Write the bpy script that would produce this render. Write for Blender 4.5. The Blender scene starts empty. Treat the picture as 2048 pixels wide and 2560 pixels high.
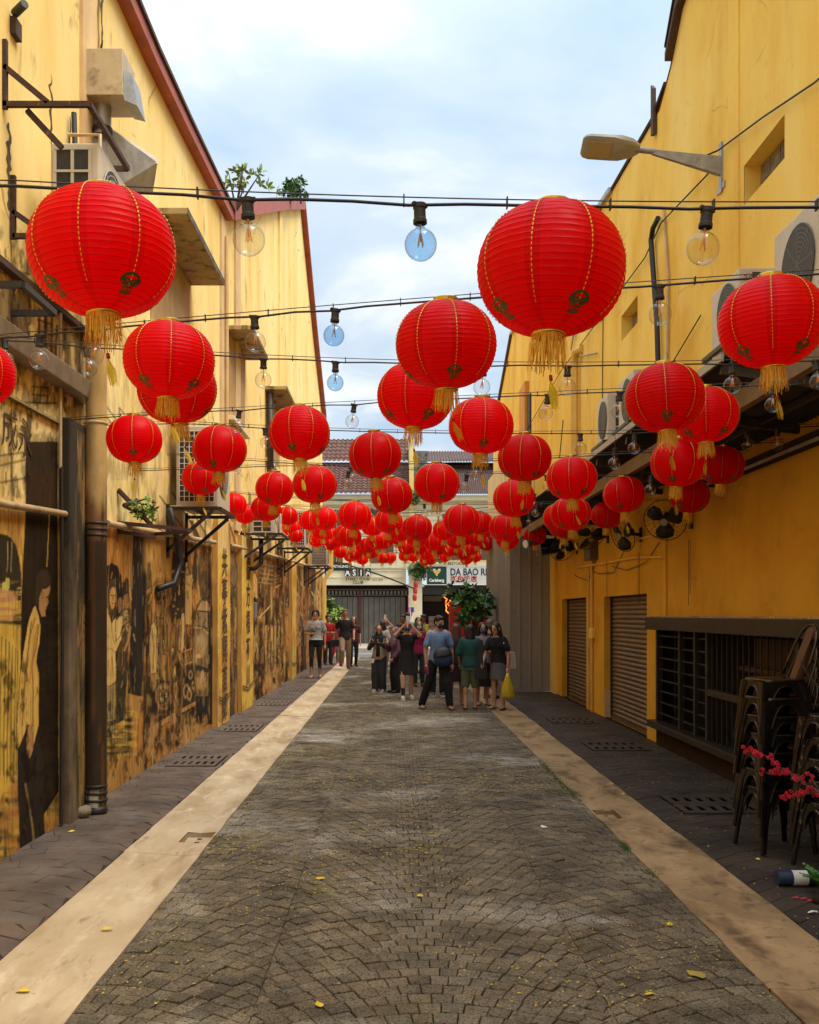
import bpy, bmesh, math, random
import numpy as np
from mathutils import Vector, Matrix, Euler
random.seed(7); RNG = np.random.default_rng(7)
PI = math.pi; R = math.radians
sc = bpy.context.scene
COL = sc.collection
# ---------------------------------------------------------------- camera, sky, sun, exposure
CAMH = 1.7; F = 2489.0; VX = 985.0; VY = 1535.0
cam_d = bpy.data.cameras.new('camera'); cam = bpy.data.objects.new('camera', cam_d); COL.objects.link(cam)
cam_d.sensor_fit = 'VERTICAL'; cam_d.sensor_height = 36; cam_d.lens = 35
cam_d.shift_x = 39/2560; cam_d.shift_y = 255/2560
cam_d.clip_start = .05; cam_d.clip_end = 2000
cam.location = (0, 0, CAMH); cam.rotation_euler = (R(90), 0, 0)
sc.camera = cam
sc.view_settings.view_transform = 'Standard'; sc.view_settings.look = 'None'
sc.view_settings.gamma = 1; sc.view_settings.use_curve_mapping = False
sc.view_settings.exposure = 1.28
sc.cycles.max_bounces = 8; sc.cycles.transparent_max_bounces = 16
sc.cycles.diffuse_bounces = 5
SUN_EL, SUN_AZ = R(60), R(112)       # azimuth measured from +Y towards +X
world = bpy.data.worlds.new('World'); sc.world = world; world.use_nodes = True
def setup_world():
    nt = world.node_tree; N = nt.nodes; L = nt.links; N.clear()
    out = N.new('ShaderNodeOutputWorld'); bg = N.new('ShaderNodeBackground'); bg.inputs[1].default_value = 0.13
    L.new(bg.outputs[0], out.inputs[0])
    sky = N.new('ShaderNodeTexSky'); sky.sky_type = 'NISHITA'; sky.sun_disc = False
    sky.sun_elevation = SUN_EL; sky.sun_rotation = SUN_AZ; sky.dust_density = 1.5
    tc = N.new('ShaderNodeTexCoord'); sep = N.new('ShaderNodeSeparateXYZ'); L.new(tc.outputs['Generated'], sep.inputs[0])
    def m(op, a, b=None, clamp=False):
        n = N.new('ShaderNodeMath'); n.operation = op; n.use_clamp = clamp
        for i, v in enumerate((a, b)):
            if v is None: continue
            if isinstance(v, (int, float)): n.inputs[i].default_value = v
            else: L.new(v, n.inputs[i])
        return n.outputs[0]
    z = m('MAXIMUM', sep.outputs[2], 0.0); zz = m('ADD', z, 0.22)
    cx = m('DIVIDE', sep.outputs[0], zz); cy = m('DIVIDE', sep.outputs[1], zz)
    cb = N.new('ShaderNodeCombineXYZ'); L.new(cx, cb.inputs[0]); L.new(cy, cb.inputs[1])
    n1 = N.new('ShaderNodeTexNoise'); n1.inputs['Scale'].default_value = 1.7; n1.inputs['Detail'].default_value = 7; n1.inputs['Roughness'].default_value = .52
    n1.inputs['Distortion'].default_value = .25
    L.new(cb.outputs[0], n1.inputs['Vector'])
    rp = N.new('ShaderNodeValToRGB'); e = rp.color_ramp.elements
    e[0].position = .38; e[0].color = (1.58, 2.08, 2.62, 1); e[1].position = .58; e[1].color = (3.1, 3.18, 3.25, 1)
    k = e.new(.5); k.color = (2.15, 2.5, 2.86, 1)
    L.new(n1.outputs[0], rp.inputs[0])
    mx = N.new('ShaderNodeMixRGB'); mx.inputs[0].default_value = .93
    L.new(sky.outputs[0], mx.inputs[1]); L.new(rp.outputs[0], mx.inputs[2])
    # an overcast sky is brighter towards the zenith
    g = m('MULTIPLY_ADD', m('POWER', z, 2.5), 1.6); g.node.inputs[2].default_value = .98
    ml = N.new('ShaderNodeMixRGB'); ml.blend_type = 'MULTIPLY'; ml.inputs[0].default_value = 1
    cg = N.new('ShaderNodeCombineXYZ'); [L.new(g, cg.inputs[i]) for i in range(3)]
    L.new(mx.outputs[0], ml.inputs[1]); L.new(cg.outputs[0], ml.inputs[2]); L.new(ml.outputs[0], bg.inputs[0])
setup_world()
sun_d = bpy.data.lights.new('sun', 'SUN'); sun_d.energy = 1.5; sun_d.angle = R(35); sun_d.color = (1, .91, .76)
sun = bpy.data.objects.new('sun', sun_d); COL.objects.link(sun)
sdir = Vector((math.sin(SUN_AZ)*math.cos(SUN_EL), math.cos(SUN_AZ)*math.cos(SUN_EL), math.sin(SUN_EL)))
sun.rotation_euler = sdir.to_track_quat('Z', 'Y').to_euler()

# ---------------------------------------------------------------- materials
MATS = {}
def M(name, cols, ns=3.0, scale=(1, 1, 1), rough=.8, bump=0.0, bscale=40, metal=0, layers=(), spec=.5, attr=None, bdist=.01, detail=5, lohi=(.35, .65), coat=0, crack=0):
    """procedural surface: noise ramp, then layers (colour, noise scale, stretch, lo, hi, strength)"""
    if name in MATS: return MATS[name]
    m = bpy.data.materials.new(name); m.use_nodes = True; MATS[name] = m
    nt = m.node_tree; N = nt.nodes; L = nt.links
    b = N['Principled BSDF']; b.inputs['Roughness'].default_value = rough; b.inputs['Metallic'].default_value = metal
    b.inputs['Specular IOR Level'].default_value = spec; b.inputs['Coat Weight'].default_value = coat
    tc = N.new('ShaderNodeTexCoord')
    def noise(s, st, det=detail, dist=0):
        mp = N.new('ShaderNodeMapping'); mp.inputs['Scale'].default_value = st
        L.new(tc.outputs['Object'], mp.inputs[0])
        n = N.new('ShaderNodeTexNoise'); n.inputs['Scale'].default_value = s; n.inputs['Detail'].default_value = det
        n.inputs['Roughness'].default_value = .6; n.inputs['Distortion'].default_value = dist
        L.new(mp.outputs[0], n.inputs['Vector']); return n.outputs[0]
    if isinstance(cols[0], (int, float)): cols = [cols, tuple(c*.82 for c in cols)]
    rp = N.new('ShaderNodeValToRGB'); e = rp.color_ramp.elements
    e[0].position, e[1].position = lohi
    e[0].color = (*cols[0], 1); e[1].color = (*cols[-1], 1)
    for i, c in enumerate(cols[1:-1]):
        k = e.new(lohi[0]+(lohi[1]-lohi[0])*(i+1)/(len(cols)-1)); k.color = (*c, 1)
    L.new(noise(ns, scale), rp.inputs[0]); cur = rp.outputs[0]
    for (c, s, st, lo, hi, fac) in layers:
        r2 = N.new('ShaderNodeMapRange'); r2.inputs[1].default_value = lo; r2.inputs[2].default_value = hi
        r2.inputs[4].default_value = fac
        L.new(noise(s, st, 6, .3), r2.inputs[0])
        mx = N.new('ShaderNodeMixRGB'); L.new(r2.outputs[0], mx.inputs[0]); L.new(cur, mx.inputs[1]); mx.inputs[2].default_value = (*c, 1); cur = mx.outputs[0]
    if crack:
        mp = N.new('ShaderNodeMapping'); mp.inputs['Scale'].default_value = (1, .55, .8); L.new(tc.outputs['Object'], mp.inputs[0])
        ns_ = N.new('ShaderNodeTexNoise'); ns_.inputs['Scale'].default_value = 4; L.new(mp.outputs[0], ns_.inputs['Vector'])
        va = N.new('ShaderNodeMixRGB'); va.inputs[0].default_value = .12; L.new(mp.outputs[0], va.inputs[1]); L.new(ns_.outputs['Color'], va.inputs[2])
        vo = N.new('ShaderNodeTexVoronoi'); vo.feature = 'DISTANCE_TO_EDGE'; vo.inputs['Scale'].default_value = 1.3; L.new(va.outputs[0], vo.inputs['Vector'])
        r2 = N.new('ShaderNodeMapRange'); r2.inputs[1].default_value = .003; r2.inputs[2].default_value = .012; r2.inputs[3].default_value = crack; r2.inputs[4].default_value = 0; L.new(vo.outputs[0], r2.inputs[0])
        r4 = N.new('ShaderNodeMapRange'); r4.inputs[1].default_value = .52; r4.inputs[2].default_value = .60; L.new(noise(.9, (1, 1, 1)), r4.inputs[0])
        mu = N.new('ShaderNodeMath'); mu.operation = 'MULTIPLY'; L.new(r2.outputs[0], mu.inputs[0]); L.new(r4.outputs[0], mu.inputs[1])
        mx = N.new('ShaderNodeMixRGB'); L.new(mu.outputs[0], mx.inputs[0]); L.new(cur, mx.inputs[1]); mx.inputs[2].default_value = (.08, .05, .03, 1); cur = mx.outputs[0]
    if attr == 'tint':
        a = N.new('ShaderNodeAttribute'); a.attribute_name = 'tint'
        mx = N.new('ShaderNodeMixRGB'); mx.blend_type = 'MULTIPLY'; mx.inputs[0].default_value = 1
        L.new(cur, mx.inputs[1]); L.new(a.outputs[0], mx.inputs[2]); cur = mx.outputs[0]
    if attr == 'paint':
        a = N.new('ShaderNodeAttribute'); a.attribute_name = 'paint'
        mx = N.new('ShaderNodeMixRGB'); L.new(a.outputs['Alpha'], mx.inputs[0]); L.new(cur, mx.inputs[1]); L.new(a.outputs[0], mx.inputs[2]); cur = mx.outputs[0]
        mo = N.new('ShaderNodeMixRGB'); mo.blend_type = 'MULTIPLY'; mo.inputs[0].default_value = 1
        r3 = N.new('ShaderNodeMapRange'); r3.inputs[1].default_value = .3; r3.inputs[2].default_value = .7; r3.inputs[3].default_value = .72; r3.inputs[4].default_value = 1.1
        L.new(noise(9, (1, 1, .35), 8), r3.inputs[0])
        L.new(cur, mo.inputs[1]); L.new(r3.outputs[0], mo.inputs[2]); cur = mo.outputs[0]
    L.new(cur, b.inputs['Base Color'])
    if bump:
        bp = N.new('ShaderNodeBump'); bp.inputs['Strength'].default_value = bump; bp.inputs['Distance'].default_value = bdist
        L.new(noise(bscale, (1, 1, 1), 6), bp.inputs['Height']); L.new(bp.outputs[0], b.inputs['Normal'])
    return m
V1 = (1, 1, 1); VS = (1, 1, .30)   # VS: streaks that run down a wall
YLAY = [((.60, .38, .12), 2.2, VS, .55, .80, .45), ((.92, .74, .34), 1.3, VS, .52, .75, .6), ((.50, .34, .13), 5, (1, 1, .5), .58, .72, .4), ((.12, .085, .04), 2.2, (1, 1, .35), .61, .76, .8), ((.16, .12, .07), 30, (1, 1, .6), .66, .8, .3)]
YCOL = [(.94, .75, .34), (.90, .68, .26), (.83, .58, .18)]
YEL = M('yellow_plaster', YCOL, ns=.8, scale=(1, 1, .4), spec=.2, rough=.9, bump=.5, bscale=45, bdist=.004, layers=YLAY, crack=.55)
YELP = M('painted_plaster', YCOL, ns=.8, scale=(1, 1, .4), rough=.9, bump=.5, bscale=45, attr='paint', bdist=.004, layers=YLAY, crack=.5, spec=.12)
YEL2 = M('ochre_plaster', [(.94, .64, .13), (.90, .57, .095), (.80, .46, .06)], ns=.9, scale=(1, 1, .5), spec=.2, rough=.85, bump=.45, bscale=45, bdist=.004,
        crack=.25,
         layers=[((.95, .72, .22), .7, (1, 1, .4), .50, .66, .6), ((.66, .40, .07), 2.6, VS, .60, .8, .4), ((.58, .36, .08), 5, V1, .60, .74, .35), ((.25, .15, .05), 6, (1, 1, .4), .68, .8, .5)])
CREAM = M('cream_paint', [(.80, .70, .46), (.70, .60, .38)], ns=1.2, rough=.8, bump=.2, layers=[((.2, .16, .1), 2.5, VS, .56, .8, .5)])
PALE = M('pale_plaster', [(.72, .52, .25), (.60, .40, .20)], ns=2, rough=.9, bump=.3, layers=[((.12, .08, .05), 4, VS, .58, .75, .6)])
CONC = M('gutter_concrete', [(.64, .52, .34), (.56, .44, .28), (.47, .35, .21)], ns=1.6, scale=(1.5, .6, 1), spec=.15, rough=.8, bump=.25, bscale=60, bdist=.003,
         layers=[((.32, .20, .10), 2.4, (1.8, .45, 1), .52, .70, .65), ((.78, .66, .46), 3.4, (1.5, .5, 1), .54, .68, .7), ((.22, .13, .065), 9, (1.4, .35, 1), .60, .72, .6), ((.12, .085, .05), 26, V1, .66, .74, .8)])
CONC2 = M('stained_concrete', [(.44, .30, .155), (.36, .245, .125), (.26, .175, .09)], ns=1.6, scale=(1.5, .6, 1), spec=.15, rough=.8, bump=.3, bscale=60, bdist=.003,
         layers=[((.09, .055, .03), 2.2, (1.4, .6, 1), .50, .66, .8), ((.54, .37, .18), 4, V1, .54, .70, .6), ((.30, .11, .04), 3.2, V1, .62, .74, .5), ((.06, .04, .024), 11, V1, .58, .70, .6), ((.05, .035, .02), 26, V1, .66, .74, .7)])
STONE = M('paving_stone', [(.245, .200, .128), (.175, .142, .094), (.100, .082, .056)], ns=2.2, spec=.18, rough=.78, bump=1.0, bscale=130, attr='tint', bdist=.004,
          layers=[((.54, .50, .42), .50, V1, .53, .66, .75), ((.09, .076, .055), 1.5, V1, .58, .72, .5), ((.03, .024, .017), 75, V1, .50, .60, .8), ((.46, .38, .25), 90, V1, .60, .68, .75), ((.025, .02, .014), 14, V1, .60, .70, .6), ((.20, .165, .06), 1.1, V1, .55, .70, .38)])
BED = M('mossy_joint', [(.030, .028, .014), (.055, .06, .02)], ns=9, spec=0, rough=.95, bump=.6, bscale=90)
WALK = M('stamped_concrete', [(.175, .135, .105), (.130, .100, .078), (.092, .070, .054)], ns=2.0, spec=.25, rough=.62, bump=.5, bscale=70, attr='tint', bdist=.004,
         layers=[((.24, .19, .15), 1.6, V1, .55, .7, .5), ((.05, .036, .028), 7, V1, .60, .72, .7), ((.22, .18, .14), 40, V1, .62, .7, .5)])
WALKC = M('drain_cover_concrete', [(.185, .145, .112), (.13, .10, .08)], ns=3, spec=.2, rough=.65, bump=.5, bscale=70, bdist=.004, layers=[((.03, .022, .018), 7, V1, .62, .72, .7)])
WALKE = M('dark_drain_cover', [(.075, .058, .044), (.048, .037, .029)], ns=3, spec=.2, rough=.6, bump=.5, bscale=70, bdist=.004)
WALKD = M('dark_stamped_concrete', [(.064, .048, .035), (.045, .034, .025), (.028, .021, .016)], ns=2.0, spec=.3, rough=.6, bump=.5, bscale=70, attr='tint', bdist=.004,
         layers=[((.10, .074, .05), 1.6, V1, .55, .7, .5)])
WGROOVE = M('pavement_groove', [(.075, .058, .045), (.05, .04, .03)], ns=9, rough=.9, spec=0)
VOID = M('void_black', [(.006, .005, .004), (.003, .003, .002)], ns=9, rough=1, spec=0)
GROOVE = M('groove', [(.018, .014, .012), (.03, .024, .02)], ns=9, spec=0, rough=.9)
ASPH = M('asphalt', [(.16, .15, .135), (.11, .105, .095)], ns=1.5, spec=.2, rough=.85, bump=.4, bscale=120)
KERB = M('kerb_stone', [(.42, .37, .29), (.34, .30, .23)], ns=3, rough=.8)
PAVE = M('far_pavement', [(.40, .34, .26), (.30, .25, .19)], ns=2, rough=.8)
BLACK = M('black_rubber', [(.012, .012, .012), (.02, .02, .02)], ns=30, rough=.5)
BMET = M('black_steel', [(.02, .017, .015), (.035, .026, .02)], ns=12, rough=.5, bump=.1, layers=[((.09, .035, .015), 14, V1, .6, .75, .6)])
RUST = M('rusty_steel', [(.075, .03, .018), (.04, .02, .015)], ns=14, rough=.75, bump=.3, layers=[((.35, .14, .05), 22, V1, .6, .72, .7)])
STEEL = M('galvanised_steel', [(.42, .42, .40), (.30, .29, .27)], ns=8, rough=.45, metal=.6, layers=[((.12, .08, .05), 9, V1, .6, .8, .5)])
TINM = M('tin_duct', [(.62, .52, .36), (.48, .38, .24)], ns=4, rough=.5, metal=.3, layers=[((.08, .05, .03), 6, V1, .6, .75, .6)])
ACW = M('ac_casing', [(.62, .55, .43), (.52, .46, .35)], ns=3, rough=.5, layers=[((.25, .19, .12), 3, VS, .58, .78, .5)])
ACD = M('ac_dark_fins', [(.02, .018, .016), (.04, .035, .03)], ns=30, rough=.6)
PIPEP = M('cream_pipe', [(.60, .45, .24), (.46, .32, .15)], ns=3, rough=.5, layers=[((.06, .04, .02), 4, (1, 1, .5), .6, .72, .7)])
PIPEY = M('yellow_pipe', [(.80, .52, .12), (.70, .42, .09)], ns=2, rough=.45)
PIPEB = M('painted_big_pipe', [(.62, .43, .17), (.50, .33, .12)], ns=2, spec=.3, rough=.5, bump=.1, attr='paint', layers=[((.16, .09, .03), 2.5, VS, .56, .75, .5)])
REDT = M('red_fascia', [(.42, .10, .055), (.30, .065, .04)], ns=3, rough=.6, layers=[((.06, .03, .02), 5, V1, .6, .75, .6), ((.55, .25, .17), 8, V1, .6, .75, .4)])
TILE = M('roof_tile', [(.15, .058, .036), (.095, .038, .028), (.20, .11, .075)], ns=6, rough=.8, layers=[((.04, .03, .025), 2, V1, .55, .75, .6)])
BROOF = M('brown_metal_roof', [(.13, .065, .045), (.075, .045, .035)], ns=3, rough=.6, layers=[((.26, .16, .11), 3, V1, .6, .8, .5)])
WOODD = M('weathered_wood', [(.10, .055, .035), (.055, .032, .022)], ns=6, scale=(1, .2, 1), rough=.85, bump=.4)
FRAMEK = M('black_timber', [(.020, .017, .013), (.032, .026, .018)], ns=6, spec=.3, rough=.42, bump=.3, layers=[((.06, .045, .028), 8, V1, .58, .75, .5)])
BEAM = M('brown_steel_beam', [(.20, .13, .065), (.14, .09, .045)], ns=3, rough=.6, layers=[((.05, .03, .02), 6, V1, .58, .75, .6)])
AWN = M('awning_sheet', [(.055, .05, .045), (.035, .032, .03)], ns=3, spec=.2, rough=.6)
FENCE = M('brown_metal_sheet', [(.29, .255, .20), (.235, .205, .16)], ns=1.2, scale=(1, 1, .3), rough=.5, layers=[((.35, .31, .24), 2, VS, .55, .8, .5), ((.07, .055, .04), 5, V1, .62, .76, .4)])
SHUT = M('roller_shutter', [(.20, .135, .085), (.15, .10, .062)], ns=3, rough=.42, metal=.25, layers=[((.07, .045, .03), 3, VS, .58, .75, .5)])
GSHUT = M('grey_folding_shutter', [(.125, .11, .09), (.09, .08, .066)], ns=2, rough=.6, layers=[((.2, .18, .15), 2, VS, .6, .8, .5)])
DARKI = M('dark_interior', [(.012, .010, .009), (.02, .016, .012)], ns=2, spec=.05, rough=.7)
BRICKD = M('dark_base', [(.03, .02, .015), (.05, .032, .022)], ns=9, spec=.1, rough=.9, bump=.6, bscale=30)
CHAIRM = M('gunmetal_chair', [(.075, .060, .045), (.050, .040, .03)], ns=8, rough=.22, metal=.85, layers=[((.10, .085, .06), 26, V1, .62, .72, .6)])
CHAIRW = M('worn_chair_metal', [(.075, .062, .048), (.05, .04, .03)], ns=8, rough=.26, metal=.8, layers=[((.42, .36, .24), 24, V1, .62, .66, .9)])
RUSTP = M('chair_red_back', [(.085, .032, .02), (.06, .024, .015)], ns=6, rough=.35, metal=.4)
WHITE = M('white_paint', [(.80, .78, .74), (.72, .70, .66)], ns=5, rough=.55)
NAVY = M('navy_paint', [(.02, .045, .10), (.015, .03, .07)], ns=40, rough=.35, bump=.5, bscale=80)
GOLDM = M('gold_foil', [(.78, .55, .10), (.62, .42, .06)], ns=20, rough=.22, metal=.85)
GCORD = M('gold_cord', [(.86, .58, .06), (.78, .48, .04)], ns=40, rough=.45, metal=.2)
GEMB = M('shaded_gold_emblem', [(.13, .095, .02), (.09, .065, .014)], ns=30, rough=.5)  # gold as it looks in shade: the darkening is in the colour
FRINGE = M('gold_fringe', [(.86, .56, .05), (.74, .40, .03)], ns=60, rough=.6)
TASS = M('yellow_tassel', [(.90, .70, .04), (.82, .58, .03)], ns=60, rough=.6)
REDP = M('red_paint', [(.50, .02, .02), (.40, .012, .012)], ns=4, rough=.5)
LEAF = M('glossy_leaf', [(.045, .13, .018), (.08, .20, .03), (.025, .075, .012)], ns=9, rough=.38, spec=.5)
LEAFD = M('dark_glossy_leaf', [(.022, .065, .014), (.05, .12, .025), (.012, .04, .01)], ns=7, rough=.35)
LEAFL = M('light_leaf', [(.20, .32, .05), (.30, .38, .08)], ns=9, rough=.5)
STEM = M('brown_stem', [(.10, .065, .04), (.06, .04, .025)], ns=9, rough=.8)
PETAL = M('yellow_petal', [(.66, .50, .05), (.52, .40, .06), (.76, .58, .03)], ns=5, rough=.8)
PETALB = M('bright_yellow_leaf', [(.80, .60, .02), (.70, .50, .02)], ns=5, rough=.6)
BLOSS = M('crimson_blossom', [(.75, .01, .05), (.55, .006, .03)], ns=30, rough=.5)
ROCKM = M('boulder', [(.30, .25, .17), (.20, .165, .11)], ns=9, rough=.9, bump=.8, bscale=30)
def emis(name, col, s):
    m = bpy.data.materials.new(name); m.use_nodes = True; b = m.node_tree.nodes['Principled BSDF']
    b.inputs['Base Color'].default_value = (*col, 1); b.inputs['Emission Color'].default_value = (*col, 1); b.inputs['Emission Strength'].default_value = s; return m
NEON = emis('orange_neon', (1, .13, .01), 2.2)
FILA = M('filament_amber', [(.95, .38, .03), (.85, .3, .02)], ns=5, rough=.4)
def glass_mat(name, tint, k=.35):
    m = bpy.data.materials.new(name); m.use_nodes = True; nt = m.node_tree; N = nt.nodes; L = nt.links; N.clear()
    o = N.new('ShaderNodeOutputMaterial'); mx = N.new('ShaderNodeMixShader'); t = N.new('ShaderNodeBsdfTransparent'); g = N.new('ShaderNodeBsdfGlossy')
    lw = N.new('ShaderNodeLayerWeight'); lw.inputs[0].default_value = k
    t.inputs[0].default_value = (*tint, 1); g.inputs['Roughness'].default_value = .03; g.inputs[0].default_value = (.9, .9, .9, 1)
    pw = N.new('ShaderNodeMath'); pw.operation = 'POWER'; pw.inputs[1].default_value = 3.0; L.new(lw.outputs['Facing'], pw.inputs[0]); ad = N.new('ShaderNodeMath'); ad.operation = 'MULTIPLY_ADD'; ad.inputs[1].default_value = .75; ad.inputs[2].default_value = .05; L.new(pw.outputs[0], ad.inputs[0]); L.new(ad.outputs[0], mx.inputs[0]); rc = N.new('ShaderNodeMixRGB'); rc.inputs[1].default_value = (*tint, 1); rc.inputs[2].default_value = (.30, .30, .30, 1); L.new(pw.outputs[0], rc.inputs[0]); L.new(rc.outputs[0], t.inputs[0]); L.new(t.outputs[0], mx.inputs[1]); L.new(g.outputs[0], mx.inputs[2]); L.new(mx.outputs[0], o.inputs[0]); return m
GLASS = glass_mat('clear_bulb_glass', (.94, .95, .95))
GLASSB = glass_mat('blue_bulb_glass', (.62, .80, .93))
PANE = M('glass_block', [(.22, .21, .18), (.10, .10, .09)], ns=9, rough=.15)
def lantern_mat():
    m = bpy.data.materials.new('red_lantern_cloth'); m.use_nodes = True; nt = m.node_tree; N = nt.nodes; L = nt.links; N.clear()
    o = N.new('ShaderNodeOutputMaterial'); p = N.new('ShaderNodeBsdfPrincipled'); t = N.new('ShaderNodeBsdfTranslucent'); mx = N.new('ShaderNodeMixShader')
    tc = N.new('ShaderNodeTexCoord'); sp = N.new('ShaderNodeSeparateXYZ'); L.new(tc.outputs['Object'], sp.inputs[0])
    def mt(op, a, b=0.0, c=0.0):
        n = N.new('ShaderNodeMath'); n.operation = op
        for i, v in enumerate((a, b, c)):
            if isinstance(v, (int, float)): n.inputs[i].default_value = v
            else: L.new(v, n.inputs[i])
        return n.outputs[0]
    ang = mt('ARCTAN2', sp.outputs[1], sp.outputs[0])
    fr = mt('FRACT', mt('MULTIPLY_ADD', ang, 8/(2*PI), 8.5))
    seam = mt('LESS_THAN', mt('ABSOLUTE', mt('SUBTRACT', fr, .5)), .13)
    tt = mt('DIVIDE', mt('SUBTRACT', mt('DIVIDE', mt('ARCCOSINE', mt('MULTIPLY_ADD', sp.outputs[2], 2/.487, 1.0)), PI), .035), .93)
    rb = mt('FRACT', mt('MULTIPLY_ADD', tt, 27.0, .5)); rib = mt('LESS_THAN', mt('ABSOLUTE', mt('SUBTRACT', rb, .5)), .085)
    nz = N.new('ShaderNodeTexNoise'); nz.inputs['Scale'].default_value = 9; L.new(tc.outputs['Object'], nz.inputs[0])
    dk = mt('MULTIPLY_ADD', seam, -.13, 1.0); dk = mt('MULTIPLY', dk, mt('MULTIPLY_ADD', nz.outputs[0], .2, .9)); dk = mt('MULTIPLY', dk, mt('MULTIPLY_ADD', rib, -.22, 1.0))
    c1 = N.new('ShaderNodeMixRGB'); c1.blend_type = 'MULTIPLY'; c1.inputs[0].default_value = 1; c1.inputs[1].default_value = (1.0, .002, .010, 1); oi = N.new('ShaderNodeObjectInfo'); dk = mt('MULTIPLY', dk, mt('MULTIPLY_ADD', oi.outputs['Random'], .16, .86))
    cc = N.new('ShaderNodeCombineXYZ'); [L.new(dk, cc.inputs[i]) for i in range(3)]
    L.new(cc.outputs[0], c1.inputs[2])
    L.new(c1.outputs[0], p.inputs['Base Color']); L.new(c1.outputs[0], t.inputs[0])
    p.inputs['Roughness'].default_value = .38; p.inputs['Specular IOR Level'].default_value = .22
    mx.inputs[0].default_value = .62
    L.new(p.outputs[0], mx.inputs[1]); L.new(t.outputs[0], mx.inputs[2]); L.new(mx.outputs[0], o.inputs[0]); return m
LANT = lantern_mat()

# ---------------------------------------------------------------- mesh helpers
class MB:
    def __init__(s): s.v = []; s.f = []
    def add(s, vs, fs):
        n = len(s.v); s.v += [tuple(v) for v in vs]; s.f += [tuple(i+n for i in f) for f in fs]; return s
    def box(s, x0, x1, y0, y1, z0, z1):
        return s.add([(x0,y0,z0),(x1,y0,z0),(x1,y1,z0),(x0,y1,z0),(x0,y0,z1),(x1,y0,z1),(x1,y1,z1),(x0,y1,z1)],
                     [(0,3,2,1),(4,5,6,7),(0,1,5,4),(1,2,6,5),(2,3,7,6),(3,0,4,7)])
    def hexa(s, p):   # 8 points, bottom 4 then top 4
        return s.add(p, [(0,3,2,1),(4,5,6,7),(0,1,5,4),(1,2,6,5),(2,3,7,6),(3,0,4,7)])
    def quad(s, a, b, c, d): return s.add([a, b, c, d], [(0,1,2,3)])
    def tube(s, pts, r, seg=8, cap=True, flat=1.0):
        pts = [Vector(p) for p in pts]; n = len(pts); rs = r if isinstance(r, (list, tuple)) else [r]*n
        vs = []; prev = None
        for i, p in enumerate(pts):
            d = (pts[min(i+1, n-1)]-pts[max(i-1, 0)])
            if d.length < 1e-9: d = Vector((0, 0, 1))
            d.normalize()
            if prev is None:
                a = d.orthogonal().normalized()
                if abs(d.z) < .9: a = Vector((0, 0, 1)).cross(d).normalized()
            else:
                a = prev-d*prev.dot(d); a = a.normalized() if a.length > 1e-6 else d.orthogonal().normalized()
            prev = a; b = d.cross(a)
            for k in range(seg):
                t = 2*PI*k/seg; vs.append(p+a*math.cos(t)*rs[i]+b*math.sin(t)*rs[i]*flat)
        fs = [(i*seg+k, i*seg+(k+1)%seg, (i+1)*seg+(k+1)%seg, (i+1)*seg+k) for i in range(n-1) for k in range(seg)]
        if cap: fs += [tuple(range(seg))[::-1], tuple((n-1)*seg+k for k in range(seg))]
        return s.add(vs, fs)
    def bar(s, a, b, w, h=None):      # square bar
        h = h or w; a = Vector(a); b = Vector(b); d = (b-a).normalized()
        u = Vector((0, 0, 1)).cross(d)
        u = Vector((1, 0, 0)) if u.length < 1e-4 else u.normalized()
        v = d.cross(u); vs = []
        for p in (a, b):
            for sx, sy in ((-1,-1),(1,-1),(1,1),(-1,1)): vs.append(p+u*sx*w/2+v*sy*h/2)
        return s.add(vs, [(0,3,2,1),(4,5,6,7),(0,1,5,4),(1,2,6,5),(2,3,7,6),(3,0,4,7)])
    def lathe(s, prof, seg=24, c=(0, 0, 0), cap=False):
        vs = []; n = len(prof)
        for r, z in prof:
            for k in range(seg): t = 2*PI*k/seg; vs.append((c[0]+r*math.cos(t), c[1]+r*math.sin(t), c[2]+z))
        fs = [(i*seg+k, i*seg+(k+1)%seg, (i+1)*seg+(k+1)%seg, (i+1)*seg+k) for i in range(n-1) for k in range(seg)]
        if cap: fs += [tuple(range(seg))[::-1], tuple((n-1)*seg+k for k in range(seg))]
        return s.add(vs, fs)
    def ell(s, c, r, seg=12, rings=8, rot=None):
        vs = []; c = Vector(c); rm = rot.to_matrix() if rot else None
        for i in range(rings+1):
            ph = PI*i/rings
            for k in range(seg):
                t = 2*PI*k/seg; v = Vector((r[0]*math.sin(ph)*math.cos(t), r[1]*math.sin(ph)*math.sin(t), -r[2]*math.cos(ph)))
                if rm: v = rm @ v
                vs.append(c+v)
        fs = [(i*seg+k, i*seg+(k+1)%seg, (i+1)*seg+(k+1)%seg, (i+1)*seg+k) for i in range(rings) for k in range(seg)]
        return s.add(vs, fs)
    def loft(s, rings, cap=True):    # rings of equal count
        n = len(rings[0]); vs = [p for r in rings for p in r]
        fs = [(i*n+k, i*n+(k+1)%n, (i+1)*n+(k+1)%n, (i+1)*n+k) for i in range(len(rings)-1) for k in range(n)]
        if cap: fs += [tuple(range(n))[::-1], tuple((len(rings)-1)*n+k for k in range(n))]
        return s.add(vs, fs)
    def mesh(s, name='mesh', smooth=False):
        me = bpy.data.meshes.new(name); me.from_pydata(s.v, [], s.f)
        if smooth: me.shade_smooth()
        return me
def link(o): COL.objects.link(o); return o
def fix_normals(me):
    b = bmesh.new(); b.from_mesh(me); bmesh.ops.remove_doubles(b, verts=b.verts, dist=1e-6); bmesh.ops.recalc_face_normals(b, faces=b.faces); b.to_mesh(me); b.free()
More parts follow.
